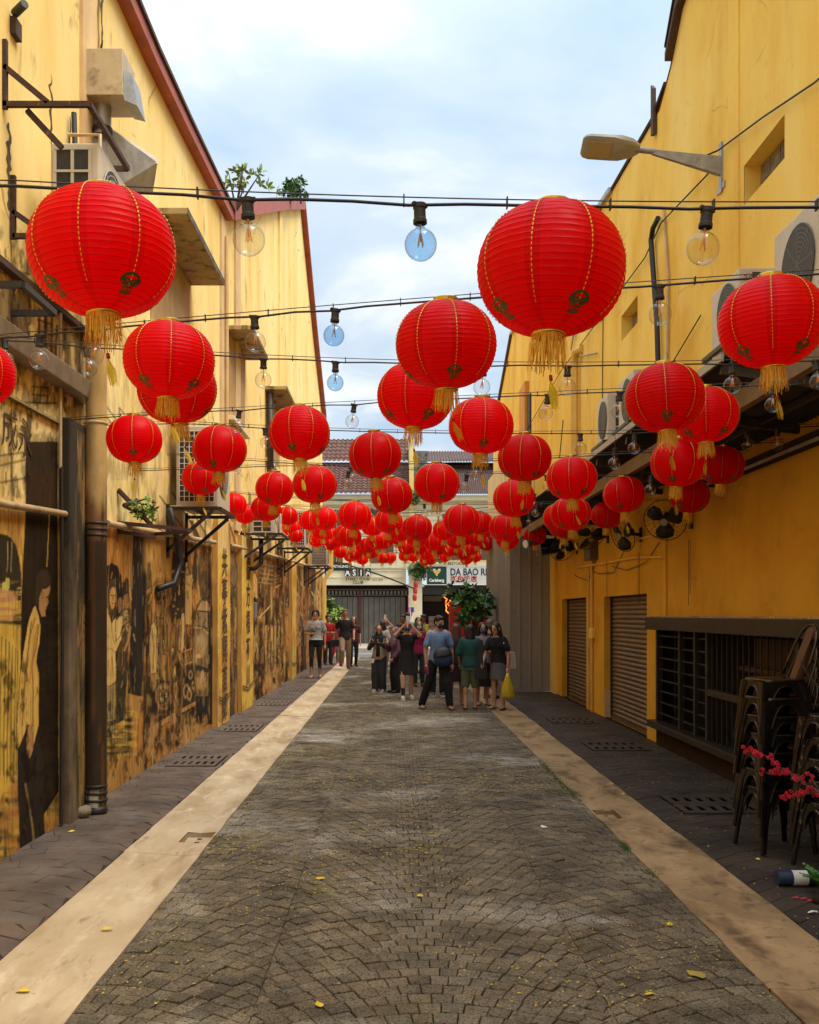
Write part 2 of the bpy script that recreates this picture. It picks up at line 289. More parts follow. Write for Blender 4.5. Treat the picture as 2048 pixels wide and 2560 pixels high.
def obj(name, mb, mat, parent=None, smooth=False, bevel=0, fix=False, kind=None, label=None):
    me = mb.mesh(name) if isinstance(mb, MB) else mb
    if fix: fix_normals(me)
    if smooth:
        me.shade_smooth()
        if smooth is not True and hasattr(me, 'set_sharp_from_angle'): me.set_sharp_from_angle(angle=R(smooth))
    if mat is not None and not me.materials: me.materials.append(mat)
    o = bpy.data.objects.new(name, me); link(o)
    if parent is not None:
        o.parent = parent; o.matrix_parent_inverse = parent_world(parent).inverted()
    if bevel:
        b = o.modifiers.new('bevel', 'BEVEL'); b.width = bevel; b.segments = 2; b.limit_method = 'ANGLE'
    if kind: o['kind'] = kind
    if label: o['label'] = label
    return o
def parent_world(p):
    m = p.matrix_basis.copy()
    while p.parent: m = p.parent.matrix_basis @ (p.matrix_parent_inverse @ m) if False else p.parent.matrix_basis @ p.matrix_parent_inverse @ m; p = p.parent
    return m
def thing(name, label, cat, loc=(0, 0, 0), rz=0, group=None):
    o = bpy.data.objects.new(name, None); link(o); o.empty_display_size = .1
    o.location = loc; o.rotation_euler = (0, 0, rz); o['label'] = label; o['category'] = cat
    if group: o['group'] = group
    return o
def tag(o, label, cat, group=None):
    o['label'] = label; o['category'] = cat
    if group: o['group'] = group
    return o
def struct(name, mb, mat, **k):
    o = obj(name, mb, mat, **k); o['kind'] = 'structure'; return o
def local(name, mb, mat, parent, smooth=False, **k):     # child given in the thing's own coordinates
    o = obj(name, mb, mat, None, smooth=smooth, **k); o.parent = parent; return o
def dup(root, loc=None, rz=None, label=None, scale=None):
    r = root.copy(); link(r)
    if loc is not None: r.location = loc
    if rz is not None: r.rotation_euler = (0, 0, rz)
    if label: r['label'] = label
    if scale: r.scale = (scale,)*3
    for ch in list(root.children):
        c = ch.copy(); link(c); c.parent = r
        for g in list(ch.children): d = g.copy(); link(d); d.parent = c
    return r
def PX(X, Y, d): return Vector(((X-VX)*d/F, d, CAMH+(VY-Y)*d/F))
ORD = ['', 'first', 'second', 'third', 'fourth', 'fifth', 'sixth', 'seventh', 'eighth', 'ninth', 'tenth', 'eleventh', 'twelfth', 'thirteenth', 'fourteenth', 'fifteenth', 'sixteenth', 'seventeenth', 'eighteenth']
def text_mesh(txt, size, align='CENTER', ext=.004, bold=0.0):
    c = bpy.data.curves.new('txt', 'FONT'); c.body = txt; c.size = size; c.align_x = align; c.extrude = ext; c.offset = bold; c.resolution_u = 3
    o = bpy.data.objects.new('txt', c); COL.objects.link(o)
    dg = bpy.context.evaluated_depsgraph_get(); me = bpy.data.meshes.new_from_object(o.evaluated_get(dg))
    bpy.data.objects.remove(o); me.materials.clear(); return me
def place_text(name, txt, size, loc, mat, parent, rot=(PI/2, 0, 0), bold=0.0, align='CENTER', sx=1.0, ext=.004):
    me = text_mesh(txt, size, align, ext, bold); me.transform(Matrix.Translation(loc) @ Euler(rot).to_matrix().to_4x4() @ Matrix.Diagonal((sx, 1, 1, 1)))
    return obj(name, me, mat, parent)

# value noise for painting and scattering
def vnoise(x, y, seed=0):
    xi = np.floor(x).astype(np.int64); yi = np.floor(y).astype(np.int64); fx = x-xi; fy = y-yi
    fx = fx*fx*(3-2*fx); fy = fy*fy*(3-2*fy)
    def h(a, b):
        n = (a*374761393+b*668265263+seed*1442695041) & 0xffffffff
        n = ((n ^ (n >> 13))*1274126177) & 0xffffffff
        return ((n ^ (n >> 16)) & 0xffff)/65535.0
    return (h(xi, yi)*(1-fx)+h(xi+1, yi)*fx)*(1-fy)+(h(xi, yi+1)*(1-fx)+h(xi+1, yi+1)*fx)*fy
def fbm(x, y, seed=0, o=4): return sum(vnoise(x*2**i, y*2**i, seed+i)*.5**(i+1) for i in range(o))/(1-.5**o)

# ---------------------------------------------------------------- ground
LW = -2.67; RW = 3.43                 # faces of the two alley walls
def tinted(me, tints, counts):
    a = me.color_attributes.new('tint', 'FLOAT_COLOR', 'POINT'); arr = []
    for t, c in zip(tints, counts): arr += [*t, 1]*c
    a.data.foreach_set('color', arr)
def fan_stones(x0, x1, y0, y1, cx, W, A, p, sw, gap, top, hv, deep, full=True, tv=.22):
    """stones laid in rows of arcs; returns a list of (verts, faces, tint, y, x)"""
    out = []; m0 = int(math.floor((x0-cx-W)/(2*W))); m1 = int(math.ceil((x1-cx+W)/(2*W)))
    us = np.linspace(-W, W, 241); sl = np.hypot(np.diff(us), np.diff(A*(1-(us/W)**2))); S = np.concatenate([[0], np.cumsum(sl)]); n0 = max(3, round(S[-1]/sw))
    curve = lambda u: A*(1-(u/W)**2)
    for m in range(m0, m1+1):
        c = cx+2*W*m
        for k in range(int((y0-A)/p)-1, int(y1/p)+1):
            yk = k*p; n = n0; off = .5 if (k+m) % 2 else 0
            cuts = [0.0]+[(q+off)/n for q in range(0 if off else 1, n)]+[1.0]
            cuts = [0.0]+[q+random.uniform(-.10, .10)/n for q in cuts[1:-1]]+[1.0]
            ub = np.interp(np.array(cuts)*S[-1], S, us)
            for a_, b_ in zip(ub[:-1], ub[1:]):
                P = []
                for uu, kk in ((a_, 0), (b_, 0), (b_, 1), (a_, 1)):
                    s2 = -2*A*uu/W**2; t = p/(1+s2*s2)*kk; xx = min(max(uu-s2*t, -W), W) if abs(abs(uu)-W) > 1e-6 else uu
                    P.append([c+xx, yk+kk*p+curve(xx)])
                my = sum(q[1] for q in P)/4; mx = sum(q[0] for q in P)/4
                if my < y0 or my > y1: continue
                for q in P: q[0] = min(max(q[0], x0), x1)
                if max(q[0] for q in P)-min(q[0] for q in P) < .008: continue
                mx = sum(q[0] for q in P)/4
                h = top+random.gauss(0, hv); tx, ty = random.gauss(0, hv*5), random.gauss(0, hv*5)
                def ring(g, z, tilt=0):
                    o_ = []
                    for q in P:
                        dx, dy = q[0]-mx, q[1]-my; l = math.hypot(dx, dy) or 1; f = max(0, 1-g*1.35/l); o_.append((mx+dx*f, my+dy*f, z+tilt*(dx*tx+dy*ty)))
                    return o_
                j = gap/2
                if full: vs = ring(j, top-deep)+ring(j, h-.003, 1)+ring(j+.004, h, 1)
                else: vs = ring(j, top-deep)+ring(j, h, 1)
                nr = 3 if full else 2
                fs = [(i*4+a, i*4+(a+1) % 4, (i+1)*4+(a+1) % 4, (i+1)*4+a) for i in range(nr-1) for a in range(4)]+[tuple((nr-1)*4+a for a in range(4))]
                v = random.uniform(1-tv, 1+tv); w = random.uniform(-.05, .05)
                out.append((vs, fs, (v*(1+w), v, v*(1-w)), my, mx))
    return out
def lay(parent, stones, mat, near, name, rest):
    stones.sort(key=lambda s: s[3]*1.0)
    vis = [s for s in stones if abs(s[4]-.16)/s[3] < .43 and s[3] > 3.95]; ids = {id(s) for s in vis[:near]}
    for s in vis[:near]:
        mb = MB(); mb.add(s[0], s[1]); me = mb.mesh(name); tinted(me, [s[2]], [len(s[0])]); me.materials.append(mat)
        o = bpy.data.objects.new(name, me); link(o); o.parent = parent
    mb = MB(); T = []; Cn = []
    for s in stones:
        if id(s) in ids: continue
        mb.add(s[0], s[1]); T.append(s[2]); Cn.append(len(s[0]))
    me = mb.mesh(rest); tinted(me, T, Cn); me.materials.append(mat)
    o = bpy.data.objects.new(rest, me); link(o); o.parent = parent; o['kind'] = 'stuff'
struct('ground', MB().box(-400, 400, -40, 900, -.6, -.12), ASPH)
lane = struct('cobbled_lane', MB().box(-1.39, 1.72, -6, 39.2, -.10, -.022), BED)
sn = fan_stones(-1.37, 1.70, 2.5, 17, .165, .7675, .36, .108, .092, .006, 0, .0022, .02)
sf = fan_stones(-1.37, 1.70, 17, 39.2, .165, .7675, .36, .108, .092, .007, 0, .0022, .02, full=False)
lay(lane, sn+sf, STONE, 300, 'paving_stone', 'distant_paving')
wl = struct('left_pavement', MB().box(-2.72, -1.90, -6, 39.2, -.10, .0215), WGROOVE)
lay(wl, fan_stones(-2.71, -1.905, 3, 15, -2.35, .62, .34, .19, .24, .004, .026, .0008, .012, tv=.09)+fan_stones(-2.71, -1.905, 15, 39.2, -2.35, .62, .34, .19, .24, .004, .026, .0008, .012, full=False, tv=.09), WALK, 120, 'stamped_tile', 'distant_paving')
wr = struct('right_pavement', MB().box(2.18, 3.50, -6, 39.2, -.10, .0185), GROOVE)
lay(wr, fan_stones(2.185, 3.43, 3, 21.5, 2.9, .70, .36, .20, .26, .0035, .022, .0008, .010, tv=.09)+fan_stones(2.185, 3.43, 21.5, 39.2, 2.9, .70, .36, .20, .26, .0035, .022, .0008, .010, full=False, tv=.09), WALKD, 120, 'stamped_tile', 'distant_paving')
def gutter(name, xs, zs, mat, hole, length):
    root = struct(name, MB().box(min(xs)+.01, max(xs)-.01, -6, 39.2, -.1, -.05), GROOVE)
    y = -6.0; i = 0
    while y < 39.2:
        y2 = min(y+length*random.uniform(.9, 1.1), 39.2)
        ys = [y]+[y+(y2-y)*k/8 for k in range(1, 8)]+[y2]
        hx0, hx1, hy0, hy1 = hole
        if y < hy0 < y2: ys = sorted(ys+[hy0, hy1]); ys = [t for t in ys if not (hy0 < t < hy1)]
        X = sorted(set(list(xs)+[hx0, hx1])); Z = [float(np.interp(x, sorted(xs), [z for _, z in sorted(zip(xs, zs))])) for x in X]
        mb = MB(); vs = []
        dz = random.uniform(-.002, .002)
        for t in ys:
            for x, z in zip(X, Z):
                jx = random.uniform(-.006, .006) if x in (min(X), max(X)) and 3 < t < 20 else 0
                vs.append((x+jx, t if t not in (y, y2) else t+(.003 if t == y else -.003), z+dz))
        n = len(X); fs = []
        for a in range(len(ys)-1):
            for b in range(n-1):
                if ys[a] >= hy0-1e-6 and ys[a+1] <= hy1+1e-6 and X[b] >= hx0-1e-6 and X[b+1] <= hx1+1e-6: continue
                fs.append((a*n+b, a*n+b+1, (a+1)*n+b+1, (a+1)*n+b))
        e0 = len(vs)
        mb.add(vs, fs)
        # edge skirts
        for a in range(len(ys)-1):
            for b in (0, n-1):
                p, q = vs[a*n+b], vs[(a+1)*n+b]; mb.quad(p, q, (q[0], q[1], -.08), (p[0], p[1], -.08))
        o = obj('gutter_slab', mb, mat, root); y = y2; i += 1
    hx0, hx1, hy0, hy1 = hole
    pit = MB(); t = -.004
    for a, b in (((hx0, hy0), (hx1, hy0)), ((hx1, hy0), (hx1, hy1)), ((hx1, hy1), (hx0, hy1)), ((hx0, hy1), (hx0, hy0))):
        pit.quad((a[0], a[1], t), (b[0], b[1], t), (b[0], b[1], -.11), (a[0], a[1], -.11))
    pit.quad((hx0, hy0, -.11), (hx1, hy0, -.11), (hx1, hy1, -.11), (hx0, hy1, -.11))
    obj('drain_pit', pit, mat, root)
    mx, my = (hx0+hx1)/2, (hy0+hy1)/2
    pl = MB(); pl.box(hx0+.012, hx1-.01, hy0+.01, hy1-.05, -.040, -.026); obj('drain_plate', pl, mat, root, bevel=.003)
    hm = MB()
    for s_ in (-1, 1): hm.lathe([(.018, 0), (.018, .003), (.001, .003)], 10, (mx+.005, my+s_*.055, -.0255))
    obj('drain_hole', hm, BLACK, root)
gutter('left_gutter', [-1.90, -1.62, -1.50, -1.37], [.026, .006, -.004, .004], CONC, (-1.60, -1.385, 7.40, 7.74), 3.1)
gutter('right_gutter', [1.70, 1.86, 1.90, 2.18], [.004, -.003, .004, .022], CONC2, (1.715, 1.90, 8.28, 8.62), 3.4)
# slotted covers set in the pavements
def cover(x0, x1, y0, y1, z, mat, label, cat='drain cover', grp=None):
    t = thing('drain_cover', label, cat, ((x0+x1)/2, (y0+y1)/2, z), 0, grp)
    my = (y0+y1)/2
    rim = MB(); w = .012
    rim.box(x0-w, x1+w, y0-w, y1+w, z-.012, z+.0008); obj('rim', rim, VOID, t)
    for a, b in ((y0, my-.006), (my+.006, y1)):
        mb = MB(); ns = 6; sl = (x1-x0)/(ns*2+1); zt = z+.010
        mb.box(x0, x1, a, a+(b-a)*.26, z-.01, zt); mb.box(x0, x1, b-(b-a)*.26, b, z-.01, zt)
        for k in range(ns+1): mb.box(x0+2*k*sl, x0+(2*k+1)*sl, a+(b-a)*.26, b-(b-a)*.26, z-.01, zt)
        obj('slotted_plate', mb, mat, t)
wn = ['nearest', 'second nearest', 'third nearest', 'fourth nearest', 'fifth nearest', 'sixth nearest']
for i, y in enumerate((11.35, 14.6, 18.6, 22.0, 26.3, 30.5)):
    cover(-2.50, -1.97, y-.42, y+.42, .027, WALKC, wn[i]+' slotted concrete drain cover on the left pavement by the mural wall', grp='slotted drain covers along the left pavement')
for i, y in enumerate((8.75, 12.6, 15.6)):
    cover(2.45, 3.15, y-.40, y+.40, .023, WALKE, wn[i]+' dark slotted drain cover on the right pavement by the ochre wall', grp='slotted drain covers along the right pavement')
# street beyond the alley
struct('cross_street', MB().box(-60, 60, 39.2, 46.0, -.12, -.02), ASPH)
struct('street_marking', MB().box(-60, 60, 42.9, 43.05, -.02, -.015), WHITE)
kb = struct('far_pavement', MB().box(-60, 60, 46.15, 54.3, -.1, .10), PAVE)
for i in range(14): obj('kerb_stone', MB().box(-8+i*1.2, -8+i*1.2+1.19, 46.0, 46.15, -.1, .12), KERB, kb, bevel=.01)
# ---------------------------------------------------------------- left shophouses with the painted wall
def w_at(X): return -LW*F/(VX-X)             # depth of a point of the left wall seen at column X
class Paint:
    """brush work on a set of wall points (px, py): paint laid where those points lie on the wall"""
    def __init__(s, X, Y): s.X, s.Y = X, Y; s.c = np.zeros((len(X), 3)); s.a = np.zeros(len(X)); s.rough = (fbm(X*.35, Y*.35, 5, 3)-.5)*2
    def blend(s, m, col, al=1.0):
        m = np.clip(m, 0, 1)*al; na = m+s.a*(1-m); k = m/np.maximum(na, 1e-6)
        s.c = s.c*(1-k[:, None])+np.array(col)*k[:, None]; s.a = na
    def poly(s, P, col, al=1.0, soft=1.6, wob=1.2):
        P = np.array(P, float); sel = (s.X > P[:, 0].min()-8) & (s.X < P[:, 0].max()+8) & (s.Y > P[:, 1].min()-8) & (s.Y < P[:, 1].max()+8)
        if not sel.any(): return
        x = s.X[sel]; y = s.Y[sel]; ins = np.zeros(len(x), bool); dm = np.full(len(x), 1e9); n = len(P)
        for i in range(n):
            x1, y1 = P[i]; x2, y2 = P[(i+1) % n]
            if y1 != y2: c = ((y1 > y) != (y2 > y)) & (x < (x2-x1)*(y-y1)/(y2-y1)+x1); ins ^= c
            t = np.clip(((x-x1)*(x2-x1)+(y-y1)*(y2-y1))/max((x2-x1)**2+(y2-y1)**2, 1e-6), 0, 1)
            dm = np.minimum(dm, np.hypot(x-x1-t*(x2-x1), y-y1-t*(y2-y1)))
        sd = np.where(ins, dm, -dm)+s.rough[sel]*wob
        m = np.zeros(len(s.X)); m[sel] = np.clip(sd/soft+.5, 0, 1); s.blend(m, col, al)
        if soft < 3 and col[0] > .15: m = np.zeros(len(s.X)); m[sel] = np.clip(1.5-np.abs(sd+.4), 0, 1); s.blend(m, (.012, .007, .004), .8)
    def ell(s, cx, cy, rx, ry, col, al=1.0, soft=1.6):
        d = (1-np.hypot((s.X-cx)/rx, (s.Y-cy)/ry))*min(rx, ry)+s.rough*.8; s.blend(np.clip(d/soft+.5, 0, 1), col, al)
    def line(s, P, w, col, al=1.0):
        A_ = np.array(P, float); sel = (s.X > A_[:, 0].min()-w-2) & (s.X < A_[:, 0].max()+w+2) & (s.Y > A_[:, 1].min()-w-2) & (s.Y < A_[:, 1].max()+w+2)
        if not sel.any(): return
        xx, yy, m = s.X[sel], s.Y[sel], np.zeros(int(sel.sum()))
        for (x1, y1), (x2, y2) in zip(P[:-1], P[1:]):
            t = np.clip(((xx-x1)*(x2-x1)+(yy-y1)*(y2-y1))/max((x2-x1)**2+(y2-y1)**2, 1e-6), 0, 1)
            m = np.maximum(m, np.clip((w/2-np.hypot(xx-x1-t*(x2-x1), yy-y1-t*(y2-y1))+s.rough[sel]*.4)/1.2+.5, 0, 1))
        k = np.clip(m, 0, 1)*al; na = k+s.a[sel]*(1-k); f = k/np.maximum(na, 1e-6); s.c[sel] = s.c[sel]*(1-f[:, None])+np.array(col)*f[:, None]; s.a[sel] = na
    def wash(s, x0, x1, y0, y1, col, sx, sy, lo, hi, al, seed, edge=10):
        m = np.clip((s.X-x0)/edge, 0, 1)*np.clip((x1-s.X)/edge, 0, 1)*np.clip((s.Y-y0)/edge/2, 0, 1)*np.clip((y1-s.Y)/edge/2, 0, 1)
        n = fbm(s.X*sx, s.Y*sy, seed, 4); s.blend(m*np.clip((n-lo)/(hi-lo), 0, 1), col, al)
DK = (.011, .007, .004); UM = (.055, .028, .010); BR = (.17, .075, .02); OC = (.54, .265, .06); OR = (.56, .22, .04); CR = (.80, .56, .20); YE = (.78, .50, .075); SAL = (.66, .33, .14); OL = (.17, .13, .04); SK = (.50, .27, .09)
def mural(p):
    z1 = lambda *a: [(x*.2087, 1250+y*.2087) for x, y in a]
    z2 = lambda *a: [(240+x*.2689, 1300+y*.2689) for x, y in a]
    z3 = lambda *a: [(520+x*.2227, 1340+y*.2227) for x, y in a]
    z4 = lambda *a: [(x*.3063, 640+y*.3063) for x, y in a]
    X, Y = p.X, p.Y
    # ground colours
    top = np.where(X < 210, 1250+X*.2, 1290+(X-200)*.225)
    low = np.clip((Y-top)/6, 0, 1)
    p.blend(low, OC, .92)
    p.wash(-80, 150, 1280, 2300, YE, .05, .012, .35, .6, .8, 11); p.wash(-80, 240, 1500, 2300, OL, .03, .09, .45, .62, .75, 12)
    p.wash(-80, 240, 1560, 2200, OR, .03, .06, .5, .66, .8, 13)
    p.wash(240, 600, 1300, 1900, OR, .06, .012, .38, .62, .75, 14); p.wash(590, 820, 1380, 1800, OR, .09, .012, .35, .6, .7, 15)
    low2 = np.clip((Y-top)/8, 0, 1)
    def coat(x0, x1, sx, sy, lo, hi, al, sd, c):
        m = np.clip((X-x0)/6, 0, 1)*np.clip((x1-X)/6, 0, 1)*low2; n = fbm(X*sx, Y*sy, sd, 4); p.blend(m*np.clip((n-lo)/(hi-lo), 0, 1), c, al)
    coat(240, 330, .10, .012, .46, .66, .6, 71, BR); coat(355, 535, .10, .010, .36, .56, .85, 72, UM); coat(355, 535, .05, .012, .46, .60, .8, 70, DK); coat(355, 535, .16, .02, .58, .68, .8, 69, OR)
    coat(560, 820, .20, .011, .40, .56, .85, 73, UM); coat(600, 820, .12, .014, .50, .62, .8, 68, DK); coat(-80, 150, .16, .010, .56, .68, .4, 67, UM)
    # --- scene A : arch, dark post, young man in a yellow shirt seen from the side
    p.poly(z1((-300, 2156), (-300, 900), (-260, 520), (-120, 410), (20, 400), (120, 440), (190, 540), (230, 700), (255, 900), (255, 1100), (255, 1500), (120, 1700)), (.045, .035, .016))
    p.poly(z1((-300, 1040), (100, 1060), (210, 1150), (215, 1300), (150, 1450), (-300, 1450)), SAL, .85, 6); p.wash(-80, 60, 1450, 1560, YE, .03, .2, .45, .6, .8, 16)
    p.poly(z1((-300, 1450), (240, 1500), (250, 2156), (200, 3300), (-300, 4000)), YE, .85, 5)
    for i, x in enumerate((-40, 20, 70, 110, 150, 190, 215)): p.line(z1((x, 1600+i*35), (x-8, 2200), (x-20, 3300)), 3, OL, .8)
    for x in (95, 140): p.line(z1((x, 500), (x-8, 860)), 1.5, CR, .6)
    p.poly(z1((20, 1080), (20, 990), (60, 980), (70, 930), (115, 930), (115, 1080)), (.55, .50, .12))
    p.poly(z1((310, -700), (300, 150), (270, 800), (255, 1300), (250, 2156), (215, 3000), (230, 4200), (700, 3500), (690, -700)), DK, .97, 1.5, .5)
    p.line(z1((600, -100), (590, 200), (560, 800)), 2, YE, .9)
    A = lambda *a: z1(*a)
    p.poly(A((430, 960), (450, 860), (510, 830), (570, 850), (608, 930), (612, 1010), (590, 1060), (560, 1060), (520, 1060), (500, 1180), (480, 1260), (425, 1270)), (.06, .035, .018))
    p.poly(A((500, 1070), (560, 1055), (602, 1020), (598, 1110), (580, 1150), (582, 1230), (560, 1300), (545, 1330), (548, 1390), (500, 1400), (470, 1300), (470, 1180)), SK)
    p.line(A((560, 1165), (585, 1160)), 2, DK); p.line(A((545, 1290), (568, 1285)), 1.6, UM); p.line(A((505, 1070), (500, 1130), (515, 1180)), 1.6, UM)
    p.poly(A((400, 1290), (430, 1270), (470, 1380), (490, 1520), (480, 1700), (450, 1850), (440, 1950), (475, 2100), (470, 2700), (380, 3050), (350, 3050), (320, 2750), (215, 3000), (200, 2750), (250, 2000), (300, 1700), (340, 1450)), (.74, .47, .11))
    for pts in ([(420, 1420), (370, 1600), (300, 2100), (270, 2700)], [(470, 1500), (440, 1750), (385, 1980), (400, 2300), (395, 2700)], [(380, 1450), (345, 1700), (330, 2000)]): p.line(A(*pts), 3.4, (.30, .15, .03), .85)
    p.line(A((450, 1500), (410, 1800), (350, 2200)), 5, OR, .7)
    p.poly(A((215, 3000), (320, 2750), (350, 3050), (370, 3080), (470, 2800), (520, 3100), (500, 3600), (560, 4300), (240, 4300), (210, 3500)), (.035, .026, .018))
    p.poly(A((330, 2700), (390, 2700), (400, 3000), (350, 3120), (310, 2950)), SK)
    p.line(A((300, 3400), (380, 3900), (420, 4300)), 5, (.45, .30, .08), .6)
    # --- above the pipe: sepia shophouse fronts, arches and windows
    p.poly(z4((230, 1760), (470, 1740), (460, 2110), (210, 2080)), UM, .95); p.poly(z4((220, 1280), (262, 1300), (235, 1610), (205, 1600)), UM, .85)
    for (x0, y0, x1, y1) in ((0, 1630, 220, 1600), (0, 1710, 220, 1660), (0, 1850, 215, 1810), (240, 1610, 460, 1610), (0, 90, 240, 150), (0, 130, 230, 190)): p.line(z4((x0, y0), (x1, y1)), 6, UM, .6)
    for x in (55, 180): p.poly(z4((x-60, 480), (x-60, 330), (x-20, 260), (x+25, 270), (x+55, 360), (x+50, 560), (x+20, 760), (x-30, 700)), (.18, .12, .05), .85); p.line(z4((x-75, 480), (x-75, 310), (x-30, 225), (x+40, 240), (x+68, 340), (x+64, 560)), 5, UM, .8)
    for x in (320, 370, 425): p.line(z4((x, 430), (x-10, 900)), 7, UM, .8)
    for y in (560, 650, 740, 820): p.line(z4((310, y-40), (430, y)), 5, UM, .8)
    p.poly(z4((270, 240), (430, 400), (440, 470), (260, 360)), UM, .7); p.poly(z4((455, 560), (480, 560), (460, 900), (435, 900)), UM, .8)
    for x in (280, 335, 390): p.line(z4((x, 1040+(x-280)*.3), (x-8, 1200)), 4, UM, .8)
    for y in (1065, 1130, 1195): p.line(z4((262, y), (392, y+12)), 4, UM, .8)
    p.line(z4((205, 1195), (455, 1200)), 5, UM, .7); p.wash(0, 210, 990, 1290, UM, .05, .02, .5, .62, .5, 21); p.wash(-60, 210, 640, 1000, BR, .06, .01, .52, .66, .5, 22)
    for q in range(10): p.line([(285+q*4, 1130+(q % 3)*14), (283+q*4, 1200)], 1.5, DK, .6)
    for (a, b) in ((235, 1000), (262, 1010), (300, 1020)): p.line([(a, b), (a+45, b+60)], 4, UM, .6); p.line([(a, b), (a-3, b+120)], 4, UM, .6)
    for (a, w) in ((620, 8), (645, 6), (668, 10), (700, 5), (730, 7)): p.poly([(a, 1210+(a-600)*.9), (a+w, 1220+(a-600)*.9), (a+w, 1370+(a-600)*.2), (a, 1362+(a-600)*.2)], UM, .7)
    for (a, b, c_, d_) in ((400, 1240, 480, 1350), (430, 1230, 500, 1345), (470, 1260, 530, 1360), (566, 1290, 590, 1360), (575, 1270, 592, 1330)): p.line([(a, b), (c_, d_)], 4, UM, .75)
    p.poly(z2((870, 0), (900, 0), (985, 190), (920, 210)), UM, .9); p.poly(z2((1010, 0), (1030, 0), (1025, 230), (1005, 225)), UM, .8)
    # --- scene B : mother with a scarf and child in front of an arch, a black shutter beside them
    p.poly(z2((30, 2000), (50, 560), (90, 440), (150, 397), (205, 430), (240, 520), (250, 700), (240, 1300), (160, 1500)), DK, .97)
    p.wash(240, 330, 1640, 1900, OL, .05, .05, .38, .58, .85, 31); p.wash(240, 350, 1760, 1900, YE, .03, .14, .5, .62, .7, 32)
    p.poly(z2((345, 100), (475, 130), (460, 800), (430, 1640), (400, 1640), (295, 1610), (330, 800)), (.022, .018, .015), .98, 1.5, .5)
    for x in (360, 385, 410, 435): p.line(z2((x, 380), (x-25, 1600)), 1.2, (.07, .05, .04), .8)
    for (cx, top_, skin) in ((280, 530, (.42, .22, .07)),):
        p.poly(z2((245, 640), (255, 560), (285, 528), (310, 560), (312, 680), (300, 740), (250, 740)), (.05, .03, .015)); p.poly(z2((258, 700), (300, 680), (303, 740), (295, 800), (265, 800)), skin)
        p.poly(z2((225, 860), (290, 790), (325, 830), (325, 1040), (300, 1200), (290, 1400), (200, 1420), (200, 1200)), (.10, .06, .025)); p.wash(300, 328, 1505, 1600, CR, .3, .3, .45, .6, .6, 33)
        p.line(z2((318, 1000), (300, 1120), (265, 1210)), 6, SK, .9); p.poly(z2((190, 1400), (290, 1400), (270, 1850), (190, 1900)), (.06, .045, .02))
    p.poly(z2((105, 820), (108, 640), (135, 560), (165, 546), (188, 580), (190, 700), (188, 880), (150, 960), (110, 900)), (.09, .05, .02))
    p.poly(z2((128, 700), (140, 640), (165, 616), (188, 640), (190, 740), (175, 820), (155, 838), (132, 790)), (.66, .34, .09))
    p.line(z2((140, 702), (155, 698)), 2, DK); p.line(z2((168, 698), (184, 700)), 2, DK); p.line(z2((162, 700), (166, 745)), 1.4, BR); p.line(z2((152, 778), (176, 776)), 2, (.25, .08, .02))
    p.poly(z2((85, 870), (110, 810), (150, 960), (190, 900), (200, 1000), (240, 960), (240, 1100), (185, 1230), (190, 1500), (130, 1550), (66, 1520), (78, 1200), (75, 1000)), (.78, .52, .17))
    p.poly(z2((205, 740), (225, 710), (245, 735), (245, 830), (215, 880), (205, 820)), (.34, .18, .06)); p.poly(z2((185, 950), (215, 900), (250, 890), (250, 980), (225, 1080), (185, 1130)), CR, .95)
    for pts in ([(150, 960), (160, 1100), (180, 1160)], [(90, 1190), (150, 1200), (185, 1240)], [(120, 1300), (110, 1450)], [(150, 1280), (165, 1450)]): p.line(z2(*pts), 3, (.42, .22, .05), .8)
    p.poly(z2((66, 1520), (130, 1550), (185, 1510), (190, 1700), (170, 1990), (130, 1990), (130, 1900), (95, 2030), (45, 2030), (50, 1800)), (.42, .30, .11))
    for x in (80, 105, 140, 160): p.line(z2((x, 1570), (x-6, 2000)), 2.6, OL, .8)
    p.poly(z2((55, 2040), (85, 2035), (90, 2090), (70, 2115), (52, 2090)), CR); p.poly(z2((140, 1995), (170, 1990), (188, 2025), (160, 2035)), CR)
    p.wash(240, 335, 1780, 1900, DK, .04, .12, .5, .6, .8, 34)
    # --- scene C : barber with customer, hawker stall, vintage car
    p.poly(z2((475, 130), (720, 170), (700, 560), (560, 560), (475, 700)), (.60, .31, .07), .85, 5)
    p.wash(355, 420, 1330, 1440, (.70, .42, .12), .05, .01, .3, .6, .8, 41)
    for k in range(22): p.line(z2((470, 700+k*22), (515, 700+k*21)), 2.4, UM, .8)
    for k in range(14): p.line(z2((560, 540+k*14), (690, 550+k*14)), 1.6, BR, .8)
    p.poly(z2((465, 650), (480, 400), (510, 380), (525, 600), (500, 640)), (.10, .07, .03), .8)
    p.poly(z2((545, 760), (545, 640), (575, 600), (605, 610), (612, 700), (600, 740), (570, 740)), (.045, .026, .015)); p.poly(z2((615, 650), (640, 590), (658, 640), (650, 740), (620, 740)), (.06, .035, .02))
    p.poly(z2((560, 760), (605, 730), (612, 800), (600, 900), (630, 850), (640, 880), (600, 940), (560, 900)), (.40, .21, .07)); p.line(z2((580, 780), (606, 775)), 1.6, DK)
    p.poly(z2((560, 900), (640, 920), (670, 1000), (660, 1250), (590, 1250)), (.22, .12, .04)); p.wash(395, 422, 1545, 1640, UM, .2, .02, .42, .6, .8, 42)
    p.poly(z2((515, 980), (545, 945), (570, 1020), (575, 1250), (560, 1420), (510, 1440), (495, 1250), (500, 1100)), (.74, .46, .15))
    for pts in ([(525, 1050), (540, 1200), (530, 1380)], [(560, 1080), (565, 1300)]): p.line(z2(*pts), 2.4, BR, .8)
